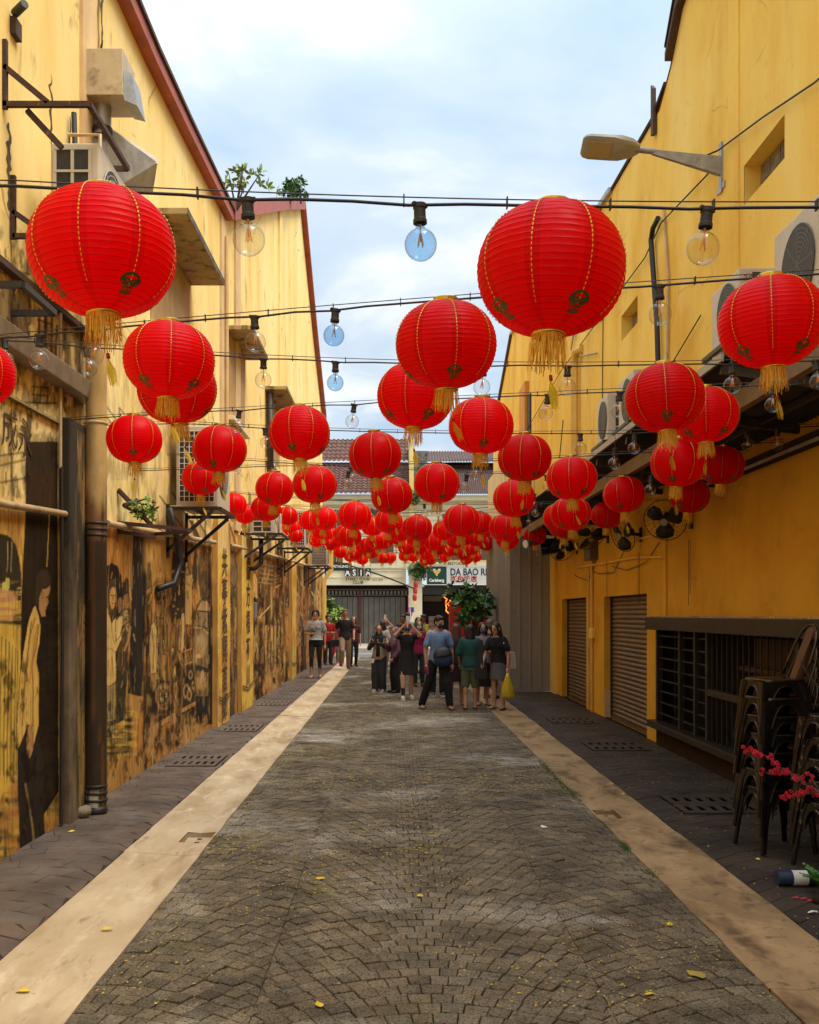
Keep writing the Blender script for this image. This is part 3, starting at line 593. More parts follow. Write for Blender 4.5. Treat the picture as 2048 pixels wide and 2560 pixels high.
    p.poly(z2((510, 1440), (560, 1420), (590, 1400), (585, 1460), (545, 1590), (500, 1500)), (.45, .25, .08)); p.poly(z2((450, 1450), (510, 1450), (560, 1640), (550, 2000), (490, 2100), (440, 2000)), UM, .9)
    p.poly(z2((715, 285), (840, 370), (830, 480), (705, 470)), (.04, .025, .015)); p.line(z2((670, 470), (815, 482)), 4, OC); p.poly(z2((705, 490), (815, 490), (810, 900), (700, 960)), (.05, .03, .015), .95)
    p.poly(z2((700, 260), (850, 360), (860, 480), (885, 560), (945, 510), (905, 580), (870, 560), (845, 480), (835, 330)), CR, .9)
    p.poly(z2((765, 700), (770, 600), (780, 600), (785, 700)), CR, .8)
    for (x, y) in ((735, 740), (725, 800), (745, 870), (735, 930), (755, 990), (765, 830)): p.ell(240+x*.2689, 1300+y*.2689, 2.6, 3.4, (.45, .27, .09), .9)
    p.poly(z2((785, 720), (805, 660), (825, 700), (820, 800), (795, 830)), (.05, .03, .015)); p.poly(z2((780, 960), (800, 870), (825, 860), (828, 1100), (815, 1230), (765, 1210)), (.76, .48, .17)); p.line(z2((800, 930), (795, 1100)), 2, BR)
    p.poly(z2((835, 520), (900, 500), (890, 980), (830, 970)), (.70, .42, .12), .9); p.poly(z2((912, 300), (955, 320), (945, 560), (905, 600)), (.05, .035, .02)); p.poly(z2((985, 600), (1040, 560), (1075, 730), (980, 740)), (.05, .035, .02), .9)
    for x in (975, 995, 1015, 1040): p.line(z2((x, 300), (x, 720)), 4, (.16, .10, .04), .8)
    # hanging tray, basin on a stand, cabinet with wares
    p.poly(z2((765, 1240), (900, 1195), (930, 1300), (800, 1360)), (.10, .055, .02)); p.line(z2((765, 1240), (900, 1195), (930, 1300), (800, 1360), (765, 1240)), 4, OC)
    for x in (830, 855, 880): p.line(z2((x, 1225), (x+15, 1320)), 2, OC, .8)
    p.ell(240+715*.2689, 1300+1240*.2689, 10, 20, (.12, .07, .03)); p.ell(240+705*.2689, 1300+1205*.2689, 4, 6, CR); p.poly(z2((735, 1340), (755, 1380), (735, 1510), (705, 1450)), CR, .9)
    p.poly(z2((560, 1480), (720, 1500), (730, 1720), (700, 1850), (600, 1840), (555, 1700)), (.06, .035, .018)); p.ell(240+632*.2689, 1300+1640*.2689, 21, 34, (.40, .17, .06)); p.ell(240+632*.2689, 1300+1635*.2689, 18, 30, (.10, .06, .03))
    p.ell(240+628*.2689, 1300+1560*.2689, 8, 10, OC); p.ell(240+628*.2689, 1300+1560*.2689, 5.5, 7, (.2, .11, .05)); p.wash(398, 422, 1710, 1765, CR, .25, .12, .45, .6, .9, 43, 4)
    p.poly(z2((555, 1950), (740, 1820), (740, 1700), (720, 1640), (725, 1850), (560, 1880)), SAL, .9); p.poly(z2((560, 1890), (740, 1780), (745, 1840), (560, 1950)), (.58, .30, .09))
    p.poly(z2((800, 1360), (920, 1330), (925, 1900), (800, 1960)), (.055, .032, .017)); p.line(z2((800, 1360), (920, 1330), (925, 1720), (805, 1780), (800, 1360)), 3.4, BR); p.line(z2((808, 1770), (922, 1705)), 9, (.55, .28, .09))
    for (x, y, a, b) in ((840, 1590, 8, 20), (868, 1620, 6, 16), (880, 1440, 5, 12), (905, 1540, 4, 10), (845, 1890, 6, 14), (885, 1880, 5, 12)): p.ell(240+x*.2689, 1300+y*.2689, a, b, (.5, .32, .12)); p.ell(240+x*.2689, 1300+y*.2689, a*.6, b*.6, UM)
    for x in (690, 700, 750, 790): p.line(z2((x, 980), (x+6, 1980)), 3.4, (.20, .10, .035), .85)
    p.poly(z2((895, 1250), (915, 1000), (935, 800), (985, 735), (1040, 735), (1075, 800), (1065, 1000), (1050, 1640), (930, 1640)), (.26, .155, .06)); p.poly(z2((940, 820), (985, 750), (1040, 750), (1068, 820), (1060, 850), (940, 840)), (.60, .38, .15))
    p.poly(z2((960, 850), (1040, 860), (1045, 1010), (1000, 990), (955, 985)), (.40, .26, .12)); p.line(z2((915, 1000), (990, 1005), (1048, 1060)), 4, (.60, .38, .14)); p.ell(240+985*.2689, 1300+1150*.2689, 14, 30, (.58, .38, .16), .8, 8)
    p.ell(240+955*.2689, 1300+1265*.2689, 7, 6, CR, .8); p.poly(z2((930, 1340), (1045, 1380), (1045, 1420), (930, 1400)), (.04, .03, .02)); p.poly(z2((925, 1460), (1045, 1480), (1040, 1600), (930, 1560)), (.50, .30, .10), .8, 4)
    p.ell(240+990*.2689, 1300+1440*.2689, 4, 12, (.62, .40, .14)); p.poly(z2((1050, 850), (1085, 800), (1085, 1900), (1045, 1900)), (.035, .025, .015)); p.poly(z2((925, 1640), (1050, 1650), (1050, 1900), (960, 1940), (925, 1850)), (.028, .022, .015))
    p.wash(360, 520, 1780, 1900, (.60, .32, .11), .05, .05, .4, .56, .9, 44); p.wash(360, 520, 1760, 1880, DK, .12, .02, .55, .66, .8, 45)
    # --- scene D : narrow panel between pilasters, man in a cap
    p.wash(563, 596, 1460, 1800, (.10, .075, .04), .2, .008, .38, .55, .9, 51, 4)
    p.poly(z3((215, 370), (230, 240), (265, 180), (300, 230), (320, 360), (335, 420), (300, 600), (215, 430)), (.20, .14, .07), .8); p.poly(z3((215, 740), (225, 670), (255, 650), (268, 700), (265, 760)), (.05, .035, .02)); p.poly(z3((225, 770), (262, 765), (260, 870), (235, 900)), SK)
    p.poly(z3((200, 960), (235, 900), (255, 1000), (250, 1380), (215, 1390), (180, 1330)), (.70, .44, .15)); p.poly(z3((180, 1340), (245, 1400), (215, 1600), (160, 1650), (150, 1400)), DK, .9); p.poly(z3((165, 900), (190, 780), (205, 900), (195, 1000), (165, 1010)), (.06, .04, .02)); p.poly(z3((300, 800), (325, 790), (325, 1000), (290, 1200), (285, 1050)), SK, .8)
    # --- scene E : street crowd in front of old shophouses
    p.poly(z3((455, 700), (480, 520), (520, 380), (560, 470), (560, 700)), (.70, .42, .13)); p.line(z3((480, 520), (520, 385), (562, 480)), 2.6, UM)
    p.poly(z3((560, 500), (640, 280), (740, 320), (735, 560), (560, 580)), (.12, .075, .035), .9)
    for k in range(5): p.line(z3((570+k*8, 520-k*52), (730, 540-k*50)), 2.6, OC, .9)
    p.line(z3((610, 520), (650, 350)), 3, OC); p.line(z3((655, 540), (690, 380)), 3, OC)
    p.poly(z3((755, 560), (765, 360), (810, 340), (810, 560)), (.10, .06, .03), .9); p.line(z3((755, 580), (812, 545)), 3.4, CR)
    for k in range(4): p.line(z3((760, 420+k*35), (808, 400+k*36)), 2, OC, .9)
    for (x, w) in ((610, 25), (650, 10), (690, 14), (745, 7), (770, 10), (795, 6), (825, 6), (850, 12), (880, 7)): p.poly(z3((x, 600+(x-600)*.15), (x+w, 605+(x-600)*.15), (x+w, 900), (x, 900)), (.12, .075, .035), .85)
    p.poly(z3((600, 690), (635, 690), (635, 790), (598, 820)), (.055, .04, .02)); p.line(z3((570, 920), (640, 850), (705, 780)), 3, CR)
    p.poly(z3((490, 760), (500, 690), (530, 682), (548, 740), (545, 900), (520, 960), (495, 900)), (.03, .02, .012)); p.poly(z3((515, 760), (535, 740), (545, 800), (530, 860)), OC); p.poly(z3((475, 900), (530, 900), (548, 1050), (530, 1250), (490, 1260), (470, 1050)), (.06, .04, .02))
    p.wash(615, 728, 1545, 1700, (.06, .038, .018), .16, .012, .42, .55, .95, 52, 6); p.wash(620, 720, 1560, 1660, (.66, .40, .12), .2, .02, .55, .66, .9, 53, 6)
    p.poly(z3((710, 1190), (765, 1180), (775, 1320), (720, 1360)), (.30, .17, .07)); p.wash(678, 694, 1600, 1640, CR, .5, .3, .45, .6, .8, 54, 3); p.line(z3((715, 1350), (770, 1320)), 3, OC)
    for (x, w) in ((640, 26), (790, 18), (740, 30)): p.poly(z3((x, 1000), (x+w, 1000), (x+w-4, 1560), (x+4, 1600)), (.66, .39, .13), .75)
    p.wash(610, 800, 1660, 1800, (.64, .34, .12), .07, .04, .36, .52, .9, 55); p.wash(610, 730, 1670, 1760, UM, .1, .05, .54, .64, .7, 56)
    p.ell(520+1000*.2227, 1340+560*.2227, 5, 30, (.06, .045, .02)); p.line(z3((980, 700), (985, 500), (1000, 440), (1018, 520), (1018, 700)), 2, OC)
    p.wash(733, 800, 1420, 1700, (.10, .06, .03), .22, .012, .42, .56, .9, 57, 5); p.wash(736, 800, 1480, 1700, (.60, .24, .10), .16, .02, .5, .62, .8, 58)
    p.wash(500, 800, 1330, 1440, BR, .2, .01, .5, .62, .6, 59)
    rs_ = random.Random(9)
    for (x0, x1, n_) in ((372, 528, 300), (604, 800, 420), (566, 594, 40), (265, 335, 60), (10, 60, 30)):
        for q in range(n_):
            x = rs_.uniform(x0, x1); yt = 1300+(x-200)*.225+25; yb = VY+CAMH*(VX-x)/-LW-22; y = rs_.uniform(yt, yb); L_ = rs_.uniform(5, 24)*(.6 if x > 560 else 1); sl_ = rs_.gauss(0, .25); c = rs_.choice((DK, DK, DK, UM, CR, OC, OR))
            p.line([(x, y), (x+sl_*L_*.4, y+L_*.55), (x+sl_*L_, y+L_)], rs_.uniform(1.2, 2.6), c, rs_.uniform(.4, .85))
    # soot along the posts, damp at the joints, thin dry-brush lines
    for (xc, w, y0, y1, al) in ((160, 14, 600, 2200, .75), (205, 10, 700, 2200, .9), (258, 7, 1000, 1900, .8), (360, 5, 1330, 1880, .5), (526, 7, 1330, 1850, .85), (598, 5, 1340, 1800, .6), (148, 8, 900, 1300, .8)):
        n = fbm(X*.3, Y*.02, int(xc), 3); p.blend(np.clip(1-np.abs(X-xc)/w, 0, 1)**.6*np.clip((Y-y0)/60, 0, 1)*np.clip((y1-Y)/60, 0, 1)*np.clip((n-.30)/.2, 0, 1), DK, al)
    coat(-80, 820, .5, .014, .58, .70, .30, 79, DK); coat(240, 820, .4, .02, .62, .72, .28, 78, CR)
    p.wash(-90, 215, 560, 1290, UM, .07, .018, .50, .62, .5, 81); p.wash(-90, 215, 600, 1290, DK, .14, .03, .62, .70, .6, 82); p.wash(240, 560, 1000, 1330, BR, .09, .012, .54, .66, .5, 83)
    # foot of the wall: grime that has a shape of its own
    p.wash(-80, 820, 1640, 2300, DK, .09, .03, .60, .70, .7, 61)
def painted_grid(name, xplane, X0, X1, z0, z1, nx, nz, mat, parent, painter, dX=0.0):
    xs = np.linspace(X0, X1, nx); zs = np.linspace(z0, z1, nz)
    ys = -LW*F/(VX-xs)
    Yg, Zg = np.meshgrid(ys, zs); Xg = np.meshgrid(xs, zs)[0]
    PY = VY-(Zg-CAMH)*F/Yg
    p = Paint(Xg.ravel(), PY.ravel()); painter(p)
    relief = (fbm(Yg.ravel()*1.2, Zg.ravel()*1.2, 77, 4)-.5)*.018
    co = np.stack([np.full(Yg.size, xplane)+relief, Yg.ravel(), Zg.ravel()], 1)
    me = bpy.data.meshes.new(name); me.vertices.add(len(co)); me.vertices.foreach_set('co', co.ravel().astype(np.float32))
    i = np.arange(nz*nx).reshape(nz, nx); q = np.stack([i[:-1, :-1], i[:-1, 1:], i[1:, 1:], i[1:, :-1]], -1).reshape(-1, 4)
    me.loops.add(q.size); me.polygons.add(len(q)); me.loops.foreach_set('vertex_index', q.ravel().astype(np.int32)); me.polygons.foreach_set('loop_start', (np.arange(len(q))*4).astype(np.int32))
    me.update(calc_edges=True); me.validate()
    a = me.color_attributes.new('paint', 'FLOAT_COLOR', 'POINT'); a.data.foreach_set('color', np.concatenate([p.c, p.a[:, None]], 1).ravel().astype(np.float32))
    me.shade_smooth(); me.materials.append(mat); o = bpy.data.objects.new(name, me); link(o)
    o.parent = parent; o.matrix_parent_inverse = parent_world(parent).inverted(); return o
b1 = thing('shophouse', 'long yellow plaster shophouse with a sepia street mural painted along the left of the alley', 'building', (LW, 8, 0))
b2 = thing('shophouse', 'yellow gabled shophouse with red verge farther along the left behind the caged air conditioners', 'building', (LW, 25, 0))
YB = 15.8                                    # where the first left house ends
ZT = 4.45
XB = VX+LW*F/YB
painted_grid('mural_wall', LW, -90, XB, -.02, ZT, 330, 470, YELP, b1, mural)
painted_grid('mural_wall', LW, XB, 806, -.02, ZT, 130, 330, YELP, b2, mural)
y0w = w_at(-90); y3w = w_at(806)
def profile_block(parent, pts, name, mat, x_in, x_face, skirt=None):
    """solid house block: alley face polygon above the painted part, ends, top"""
    mb = MB(); n = len(pts); mb.add([(x_face, y, z) for y, z in pts], [tuple(range(n))]); obj(name, mb, mat, parent)
# first house
t1 = [(-8, 7.75), (2, 7.72), (9.76, 7.72), (10.7, 7.72), (12.33, 7.80), (YB, 8.04)]
profile_block(b1, [(y0w, ZT), (YB, ZT)]+t1[::-1][:1]+[(12.33, 7.80), (10.7, 7.72), (9.76, 7.72), (y0w, 7.72)], 'upper_wall', YEL, 0, LW)
obj('near_wall', MB().quad((LW, -8, 0), (LW, y0w, 0), (LW, y0w, 7.72), (LW, -8, 7.75)), YEL, b1)
obj('back_wall', MB().quad((-9, -8, 0), (-9, YB, 0), (-9, YB, 9), (-9, -8, 9)).quad((-9, -8, 0), (LW, -8, 0), (LW, -8, 7.7), (-9, -8, 9)).quad((-9, YB, 0), (LW-.01, YB, 0), (LW-.01, YB, 8), (-9, YB, 9)), YEL, b1)
def roofing(parent, pts, rise, mat, x_in=-9):
    mb = MB()
    for (a, za), (b, zb) in zip(pts[:-1], pts[1:]): mb.quad((LW+.14, a, za+.05), (LW+.14, b, zb+.05), (x_in, b, zb+rise), (x_in, a, za+rise))
    obj('roof', mb, mat, parent)
roofing(b1, t1, 1.6, TILE)
fb = MB()
for (a, za), (b, zb) in zip(t1[:-1], t1[1:]): fb.hexa([(LW-.02, a, za-.10), (LW+.13, a, za-.10), (LW+.13, b, zb-.10), (LW-.02, b, zb-.10), (LW-.02, a, za+.045), (LW+.13, a, za+.045), (LW+.13, b, zb+.045), (LW-.02, b, zb+.045)])
obj('fascia', fb, REDT, b1)
fb = MB()
for (a, za), (b, zb) in zip(t1[:-1], t1[1:]): fb.hexa([(LW+.06, a, za+.045), (LW+.16, a, za+.045), (LW+.16, b, zb+.045), (LW+.06, b, zb+.045), (LW+.06, a, za+.09), (LW+.16, a, za+.09), (LW+.16, b, zb+.09), (LW+.06, b, zb+.09)])
obj('roof_edge', fb, WOODD, b1)
# second house with its gable
t2 = [(YB, 8.15), (19.5, 9.75), (24, 11.65), (28.3, 13.4), (32.9, 10.95), (y3w, 9.04)]
profile_block(b2, [(YB, ZT), (y3w, ZT)]+t2[::-1], 'gable_wall', YEL, 0, LW)
obj('end_wall', MB().quad((LW, y3w, -.02), (LW, y3w, 9.04), (-9, y3w, 9.04), (-9, y3w, 0)), YEL, b2); obj('step_wall', MB().quad((LW-.01, YB+.01, 7), (LW-.01, YB+.01, 8.15), (-9, YB+.01, 8.15), (-9, YB+.01, 7)), YEL, b2)
gb = MB()
for i, ((a, za), (b, zb)) in enumerate(zip(t2[:-1], t2[1:])):
    h = .30 if i < 3 else .16
    gb.hexa([(LW-.05, a, za-h+.1), (LW+.16, a, za-h+.1), (LW+.16, b, zb-h+.1), (LW-.05, b, zb-h+.1), (LW-.05, a, za+.1), (LW+.16, a, za+.1), (LW+.16, b, zb+.1), (LW-.05, b, zb+.1)])
obj('verge', gb, REDT, b2)
rb = MB(); rb.quad((LW+.1, YB, 8.2), (LW+.1, 28.3, 13.5), (-9, 28.3, 13.5), (-9, YB, 8.2)); rb.quad((LW+.1, 28.3, 13.5), (LW+.1, y3w, 9.1), (-9, y3w, 9.1), (-9, 28.3, 13.5)); obj('roof', rb, TILE, b2)
# plaster pilasters with painted columns of characters
def pil_paint(side):
    def f(p):
        p.blend(np.ones(len(p.X)), YE if side else OC, .85); n = fbm(p.X*.1, p.Y*.02, 3); p.blend(np.clip((n-.5)*5, 0, 1), OR, .6)
        top = 1388+(p.X-540)*.2
        p.blend(np.clip((top-p.Y)/14, 0, 1), (.78, .55, .20), .95)
    return f
def pilaster(parent, X0, X1, ztop, proj, chars, size, n_, zc, hi=.25):
    y0, y1 = w_at(X0), w_at(X1)
    mb = MB().box(LW-.02, LW+proj-.004, y0, y1, -.02, ztop); o = obj('pilaster', mb, YELP, parent)
    me = o.data; a = me.color_attributes.new('paint', 'FLOAT_COLOR', 'POINT'); a.data.foreach_set('color', [.60, .33, .08, .9]*8)
    fr = painted_grid('pilaster_face', LW+proj, X0+.1, X1-.1, -.02, ztop, 12, 120, YELP, parent, pil_paint(True))
    zs = zc
    for ch in chars:
        place_text('painted_character', ch, size, Vector((LW+proj+.014, (y0+y1)/2, zs)), UMB, parent, rot=(PI/2, 0, PI/2), ext=.001, bold=.006); zs -= size*n_
    for q in (0, .05):   # drawn chevrons near the foot
        ch = MB(); z = .36+q; c = (y0+y1)/2
        ch.bar((LW+proj+.012, y0+.06, z+.06), (LW+proj+.012, c, z-.02), .004, .018); ch.bar((LW+proj+.012, c, z-.02), (LW+proj+.012, y1-.06, z+.06), .004, .018); obj('painted_line', ch, UMB, parent)
    return y0, y1
UMB = M('umber_brush_paint', [(.05, .026, .012), (.08, .04, .018)], ns=8, rough=.9)
pilaster(b1, 533, XB-.2, 3.15, .07, '共亭紫開首師', .46, .96, 2.32)
pilaster(b2, 594, 624, 3.05, .07, '擂方福不川', .44, 1.08, 2.35)
pilaster(b2, 723, 735, 3.1, .07, '', .3, 1, 2)
# bamboo pier beside the big pipe, dark gap and near thicker wall ledge
random.seed(64)
for k_, (yc, z0, z1, w) in enumerate(((8.98, 6.6, 7.6, .10), (9.0, 5.7, 6.9, .16), (8.92, 5.1, 5.9, .12), (7.75, 5.3, 5.9, .05), (8.2, 5.0, 5.8, .05), (6.9, 4.5, 5.1, .10))):
    mb = MB(); n_ = 16; L_ = []
    for i in range(n_+1): z_ = z1-(z1-z0)*i/n_; ww = w*(.25+.75*math.sin(PI*min(1, i/n_*1.0))**.7)*random.uniform(.45, 1); c_ = yc+random.gauss(0, .018); L_ += [(LW+.034 if 8.45 < yc < 9.2 else LW+.004, c_-ww/2, z_), (LW+.034 if 8.45 < yc < 9.2 else LW+.004, c_+ww/2, z_)]
    mb.add(L_, [(2*i, 2*i+1, 2*i+3, 2*i+2) for i in range(n_)]); obj('mould_stain', mb, M('mould_stain', [(.05, .045, .02), (.14, .10, .035)], ns=14, rough=.95), b1)
pier = MB().box(LW-.02, LW+.09, 7.93, 8.46, -.02, 3.27); po = obj('pier', pier, M('pier_plaster', [(.24, .165, .09), (.12, .085, .045)], ns=2.5, rough=.9, bump=.6, bscale=30, layers=[((.03, .025, .014), 2.6, VS, .42, .58, .95)]), b1, bevel=.012)
bam = MB()
for k in range(70):
    z = random.uniform(.5, 3.0); y = random.uniform(8.12, 8.4); a = random.uniform(-1.2, 1.2)+(PI if random.random() < .5 else 0); L_ = random.uniform(.05, .14); d = Vector((0, math.cos(a), -abs(math.sin(a))-.25)).normalized(); n = Vector((0, -d.z, d.y))*.009
    p = Vector((LW+.0935, y, z)); bam.add([p, p+d*L_*.5+n, p+d*L_, p+d*L_*.5-n], [(0, 1, 2, 3)])
for y in (8.2, 8.33): bam.bar((LW+.0925, y, .3), (LW+.0925, y+.03, 3.1), .003, .009)
obj('painted_bamboo', bam, M('bamboo_paint', [(.035, .035, .012), (.06, .055, .02)], ns=8, rough=.9), b1, kind='stuff')
shade = MB().box(LW+.0915, LW+.0925, 8.10, 8.44, .1, 3.2); obj('painted_ground', shade, M('pier_ochre_paint', [(.46, .25, .07), (.24, .16, .05)], ns=3, rough=.9, layers=[((.035, .03, .014), 4, VS, .40, .54, .95)]), b1)
gp = MB().box(LW+.004, LW+.012, 8.47, 9.12, 0, 3.15); obj('colour_band', gp, M('dark_gap_black', [(.02, .016, .012), (.035, .028, .02)], ns=5, rough=.8), b1)  # black sheet standing in for the dark gap between pier and pipe
moss = MB(); moss.hexa([(LW, 4, 3.16), (LW+.04, 4, 3.16), (LW+.04, 7.92, 3.20), (LW, 7.92, 3.20), (LW, 4, 3.19), (LW+.015, 4, 3.19), (LW+.015, 7.92, 3.23), (LW, 7.92, 3.23)]); obj('mossy_ledge', moss, M('moss_plaster', [(.12, .12, .03), (.3, .22, .08)], ns=12, rough=.95), b1)
place_text('painted_character', '永', .30, Vector((LW+.0105, 7.19, 2.86)), UMB, b1, rot=(PI/2, 0, PI/2), ext=.0005, bold=-.002)
place_text('painted_character', '成', .30, Vector((LW+.0105, 6.90, 2.88)), UMB, b1, rot=(PI/2, 0, PI/2), ext=.0005, bold=-.002)
# ledges, gutters and pipes that belong to the first house
o = MB(); o.hexa([(LW-.02, 5, 4.00), (LW+.06, 5, 4.00), (LW+.06, 8.9, 4.10), (LW-.02, 8.9, 4.10), (LW-.02, 5, 4.045), (LW+.06, 5, 4.045), (LW+.06, 8.9, 4.145), (LW-.02, 8.9, 4.145)]); obj('ledge', o, WOODD, b1)
o = MB(); o.hexa([(LW, 5.5, 3.46), (LW+.13, 5.5, 3.46), (LW+.13, 8.55, 3.50), (LW, 8.55, 3.50), (LW, 5.5, 3.60), (LW+.16, 5.5, 3.60), (LW+.16, 8.55, 3.63), (LW, 8.55, 3.63)]); obj('metal_gutter', o, STEEL, b1, bevel=.006)
def pipe(parent, name, pts, r, mat, seg=10, **k): return obj(name, MB().tube(pts, r, seg), mat, parent, smooth=40, **k)
pipe(b1, 'wall_pipe', [(LW+.05, 4, 2.40), (LW+.05, 6.7, 2.44), (LW+.05, 8.0, 2.50)], .026, PIPEP)
pipe(b1, 'wall_pipe', [(LW+.05, 9.1, 2.53), (LW+.05, 11, 2.60), (LW+.05, 14.6, 2.75)], .030, PIPEP)
for y in (9.8, 11.2, 12.6, 13.9): obj('pipe_collar', MB().tube([(LW+.05, y-.03, 2.53+(y-9.1)*.04), (LW+.05, y+.03, 2.532+(y-9.1)*.04)], .036, 10), PIPEP, b1, smooth=40)
pipe(b2, 'wall_pipe', [(LW+.05, 15.9, 2.80), (LW+.05, 19, 2.90), (LW+.05, 25, 3.05), (LW+.05, 34, 3.26)], .034, PIPEP)
for y in (7.85,):
    pipe(b1, 'thin_conduit', [(LW+.04, y, 4.1), (LW+.04, y, 2.85)], .014, PIPEP); pipe(b1, 'thin_conduit', [(LW+.05, y, 2.86), (LW+.05, y+.02, 1.6), (LW+.05, y-.01, .03)], .013, BMET)
# the big down pipe: pale above, painted brown-black below
px_, py_ = -2.50, 8.36
def ring_pipe(z0, z1, r, name, mat, parent, paintf=None, n=40):
    mb = MB(); prof = [(r, z0+(z1-z0)*i/n) for i in range(n+1)]; mb.lathe(prof, 20, (px_, py_, 0)); me = mb.mesh(name, True)
    if paintf:
        co = np.array([v for v in mb.v]); a = me.color_attributes.new('paint', 'FLOAT_COLOR', 'POINT'); c = paintf(co); a.data.foreach_set('color', c.ravel().astype(np.float32))
    me.materials.append(mat); o = obj(name, me, None, parent); return o
def pp(co):
    ang = np.arctan2(co[:, 1]-py_, co[:, 0]-px_); z = co[:, 2]; out = np.zeros((len(co), 4)); n = fbm(ang*2.2+9, z*1.1, 8); n2 = fbm(ang*5+9, z*.5, 9)
    dark = np.clip((2.66-z+(n-.5)*.6)/.12, 0, 1); base = np.where(n2[:, None] > .60, np.array([.13, .050, .014])[None], np.array([.030, .019, .012])[None])
    cop = np.array([.22, .11, .04]); up = z > 2.34; base = np.where((up & (n2 > .45))[:, None], cop[None], base)
    out[:, :3] = base; out[:, 3] = dark*.96
    ch = (z < .22) & (n > .52); out[ch] = (.6, .55, .42, 1); return out
ring_pipe(.09, 4.6, .087, 'big_down_pipe', PIPEB, b1, pp, 90)
for z in (.14, .20, .26, 2.36, 2.41, 2.46, 3.3): obj('pipe_ring', MB().lathe([(.087, z-.012), (.094, z-.008), (.094, z+.008), (.087, z+.012)], 20, (px_, py_, 0)), BMET if z < 3 else PIPEP, b1, smooth=True)
obj('pipe_foot', MB().lathe([(.09, .03), (.094, .05), (.09, .09)], 20, (px_, py_, 0), cap=True), BMET, b1, smooth=True)
pipe(b1, 'thin_conduit', [(LW+.045, 9.0, 3.9), (LW+.045, 9.02, 2.6)], .016, PIPEP)
pipe(b1, 'thin_conduit', [(LW+.045, 8.9, 3.9), (LW+.045, 8.9, 1.9), (LW+.045, 8.92, .05)], .012, PIPEP)
# plaster bands on the upper wall
for (pr, y0, y1, z0, z1, c, d) in ((b1, 8.45, 8.85, ZT, 7.66, .03, PALE), (b1, 15.25, 15.7, 3.2, 7.85, .03, PALE), (b2, 16.6, 17.1, 3.1, 8.5, .04, PALE), (b2, 22.9, 23.4, 3.4, 11.0, .05, YEL)):
    obj('plaster_band', MB().box(LW-.01, LW+c, y0, y1, z0, z1), d, pr)
obj('corner_pipe', MB().tube([(LW+.06, 15.55, 7.6), (LW+.06, 15.55, 3.2)], .03, 8), PALE, b1, smooth=40)
# concrete window hoods
def hood(parent, y0, y1, z, out, zb=None):
    o = obj('window_hood', MB().box(LW-.02, LW+out, y0, y1, z-.07, z), M('hood_concrete', [(.50, .37, .16), (.40, .28, .12)], ns=2, rough=.9, bump=.2, layers=[((.06, .05, .035), 5, (1, 1, .3), .5, .62, .8)]), parent, bevel=.006)
    mb = MB(); mb.box(LW+out+.001, LW+out+.004, y0, y1, z-.075, z+.004); obj('stained_edge', mb, M('black_mould', [(.05, .045, .035), (.16, .13, .08)], ns=7, rough=.9), parent)
hood(b1, 10.75, 13.1, 6.09, .44); hood(b2, 15.95, 17.9, 6.33, .40); hood(b2, 20.6, 23.1, 6.42, .45)
for (pr, y0, y1, z0, z1) in ((b2, 16.1, 17.75, 4.9, 6.25), (b2, 20.75, 22.95, 4.95, 6.33), (b1, 10.9, 12.95, 4.9, 6.0)):
    f = obj('window', MB().box(LW+.001, LW+.014, y0, y1, z0, z1), M('window_shutter_board', [(.50, .32, .13), (.40, .25, .10)], ns=3, rough=.8, layers=[((.1, .06, .03), 3, VS, .55, .75, .6)]), pr)
    obj('sill', MB().box(LW+.001, LW+.10, y0-.08, y1+.08, z0-.07, z0), CREAM, pr, bevel=.005)
# small things fixed to the left wall
def bracket(name, label, segs, w, mat, loc, cat='wall bracket'):
    t = thing(name, label, cat, loc)
    for a, b in segs: obj('steel_bar', MB().bar(a, b, w), mat, t)
    return t
X_ = -2.08
bracket('steel_bracket', 'rusty angle steel frame jutting out above the top air conditioner on the left wall', [((LW, 6.80, 5.18), (X_, 6.80, 5.18)), ((X_, 6.80, 5.18), (X_, 7.78, 5.18)), ((LW, 7.78, 5.18), (X_, 7.78, 5.18)), ((LW+.01, 6.8, 5.44), (-2.36, 6.8, 5.19)), ((-2.52, 6.84, 5.16), (-2.30, 6.9, 4.93)), ((LW+.012, 6.8, 5.15), (LW+.012, 6.8, 5.62))], .035, RUST, (LW, 6.8, 5.1))
bracket('steel_bracket', 'rusty upright steel bracket left of the highest air conditioner behind the nearest lantern', [((LW+.02, 6.93, 4.75), (LW+.02, 6.93, 4.31)), ((LW+.02, 6.93, 4.33), (-2.3, 6.93, 4.33)), ((LW+.02, 6.93, 4.50), (-2.42, 6.93, 4.34)), ((-2.3, 6.93, 4.33), (-2.3, 7.9, 4.33)), ((LW+.02, 7.9, 4.33), (-2.3, 7.9, 4.33))], .034, RUST, (LW, 6.93, 4.3))
bracket('steel_bracket', 'short black steel angle at the left picture edge below the arches on the upper wall', [((LW, 6.35, 3.80), (LW+.30, 6.35, 3.80)), ((LW+.30, 6.35, 3.80), (LW+.30, 6.95, 3.80)), ((LW, 6.95, 3.80), (LW+.30, 6.95, 3.80))], .04, BMET, (LW, 6.6, 3.8))
bracket('steel_bracket', 'rusty triangular empty shelf frame over the woman and child of the mural', [((LW, 9.6, 2.58), (-2.12, 10.1, 2.56)), ((LW, 10.9, 2.57), (-2.12, 10.35, 2.56)), ((-2.12, 10.1, 2.56), (-2.12, 10.35, 2.56)), ((LW, 9.62, 2.50), (-2.5, 10.4, 2.50)), ((LW+.01, 9.6, 2.9), (-2.4, 9.85, 2.58))], .035, RUST, (LW, 10, 2.5))
t = thing('exhaust_vent', 'tin exhaust box on a round duct above a sloping cowl on the left wall', 'vent', (LW, 9, 6))
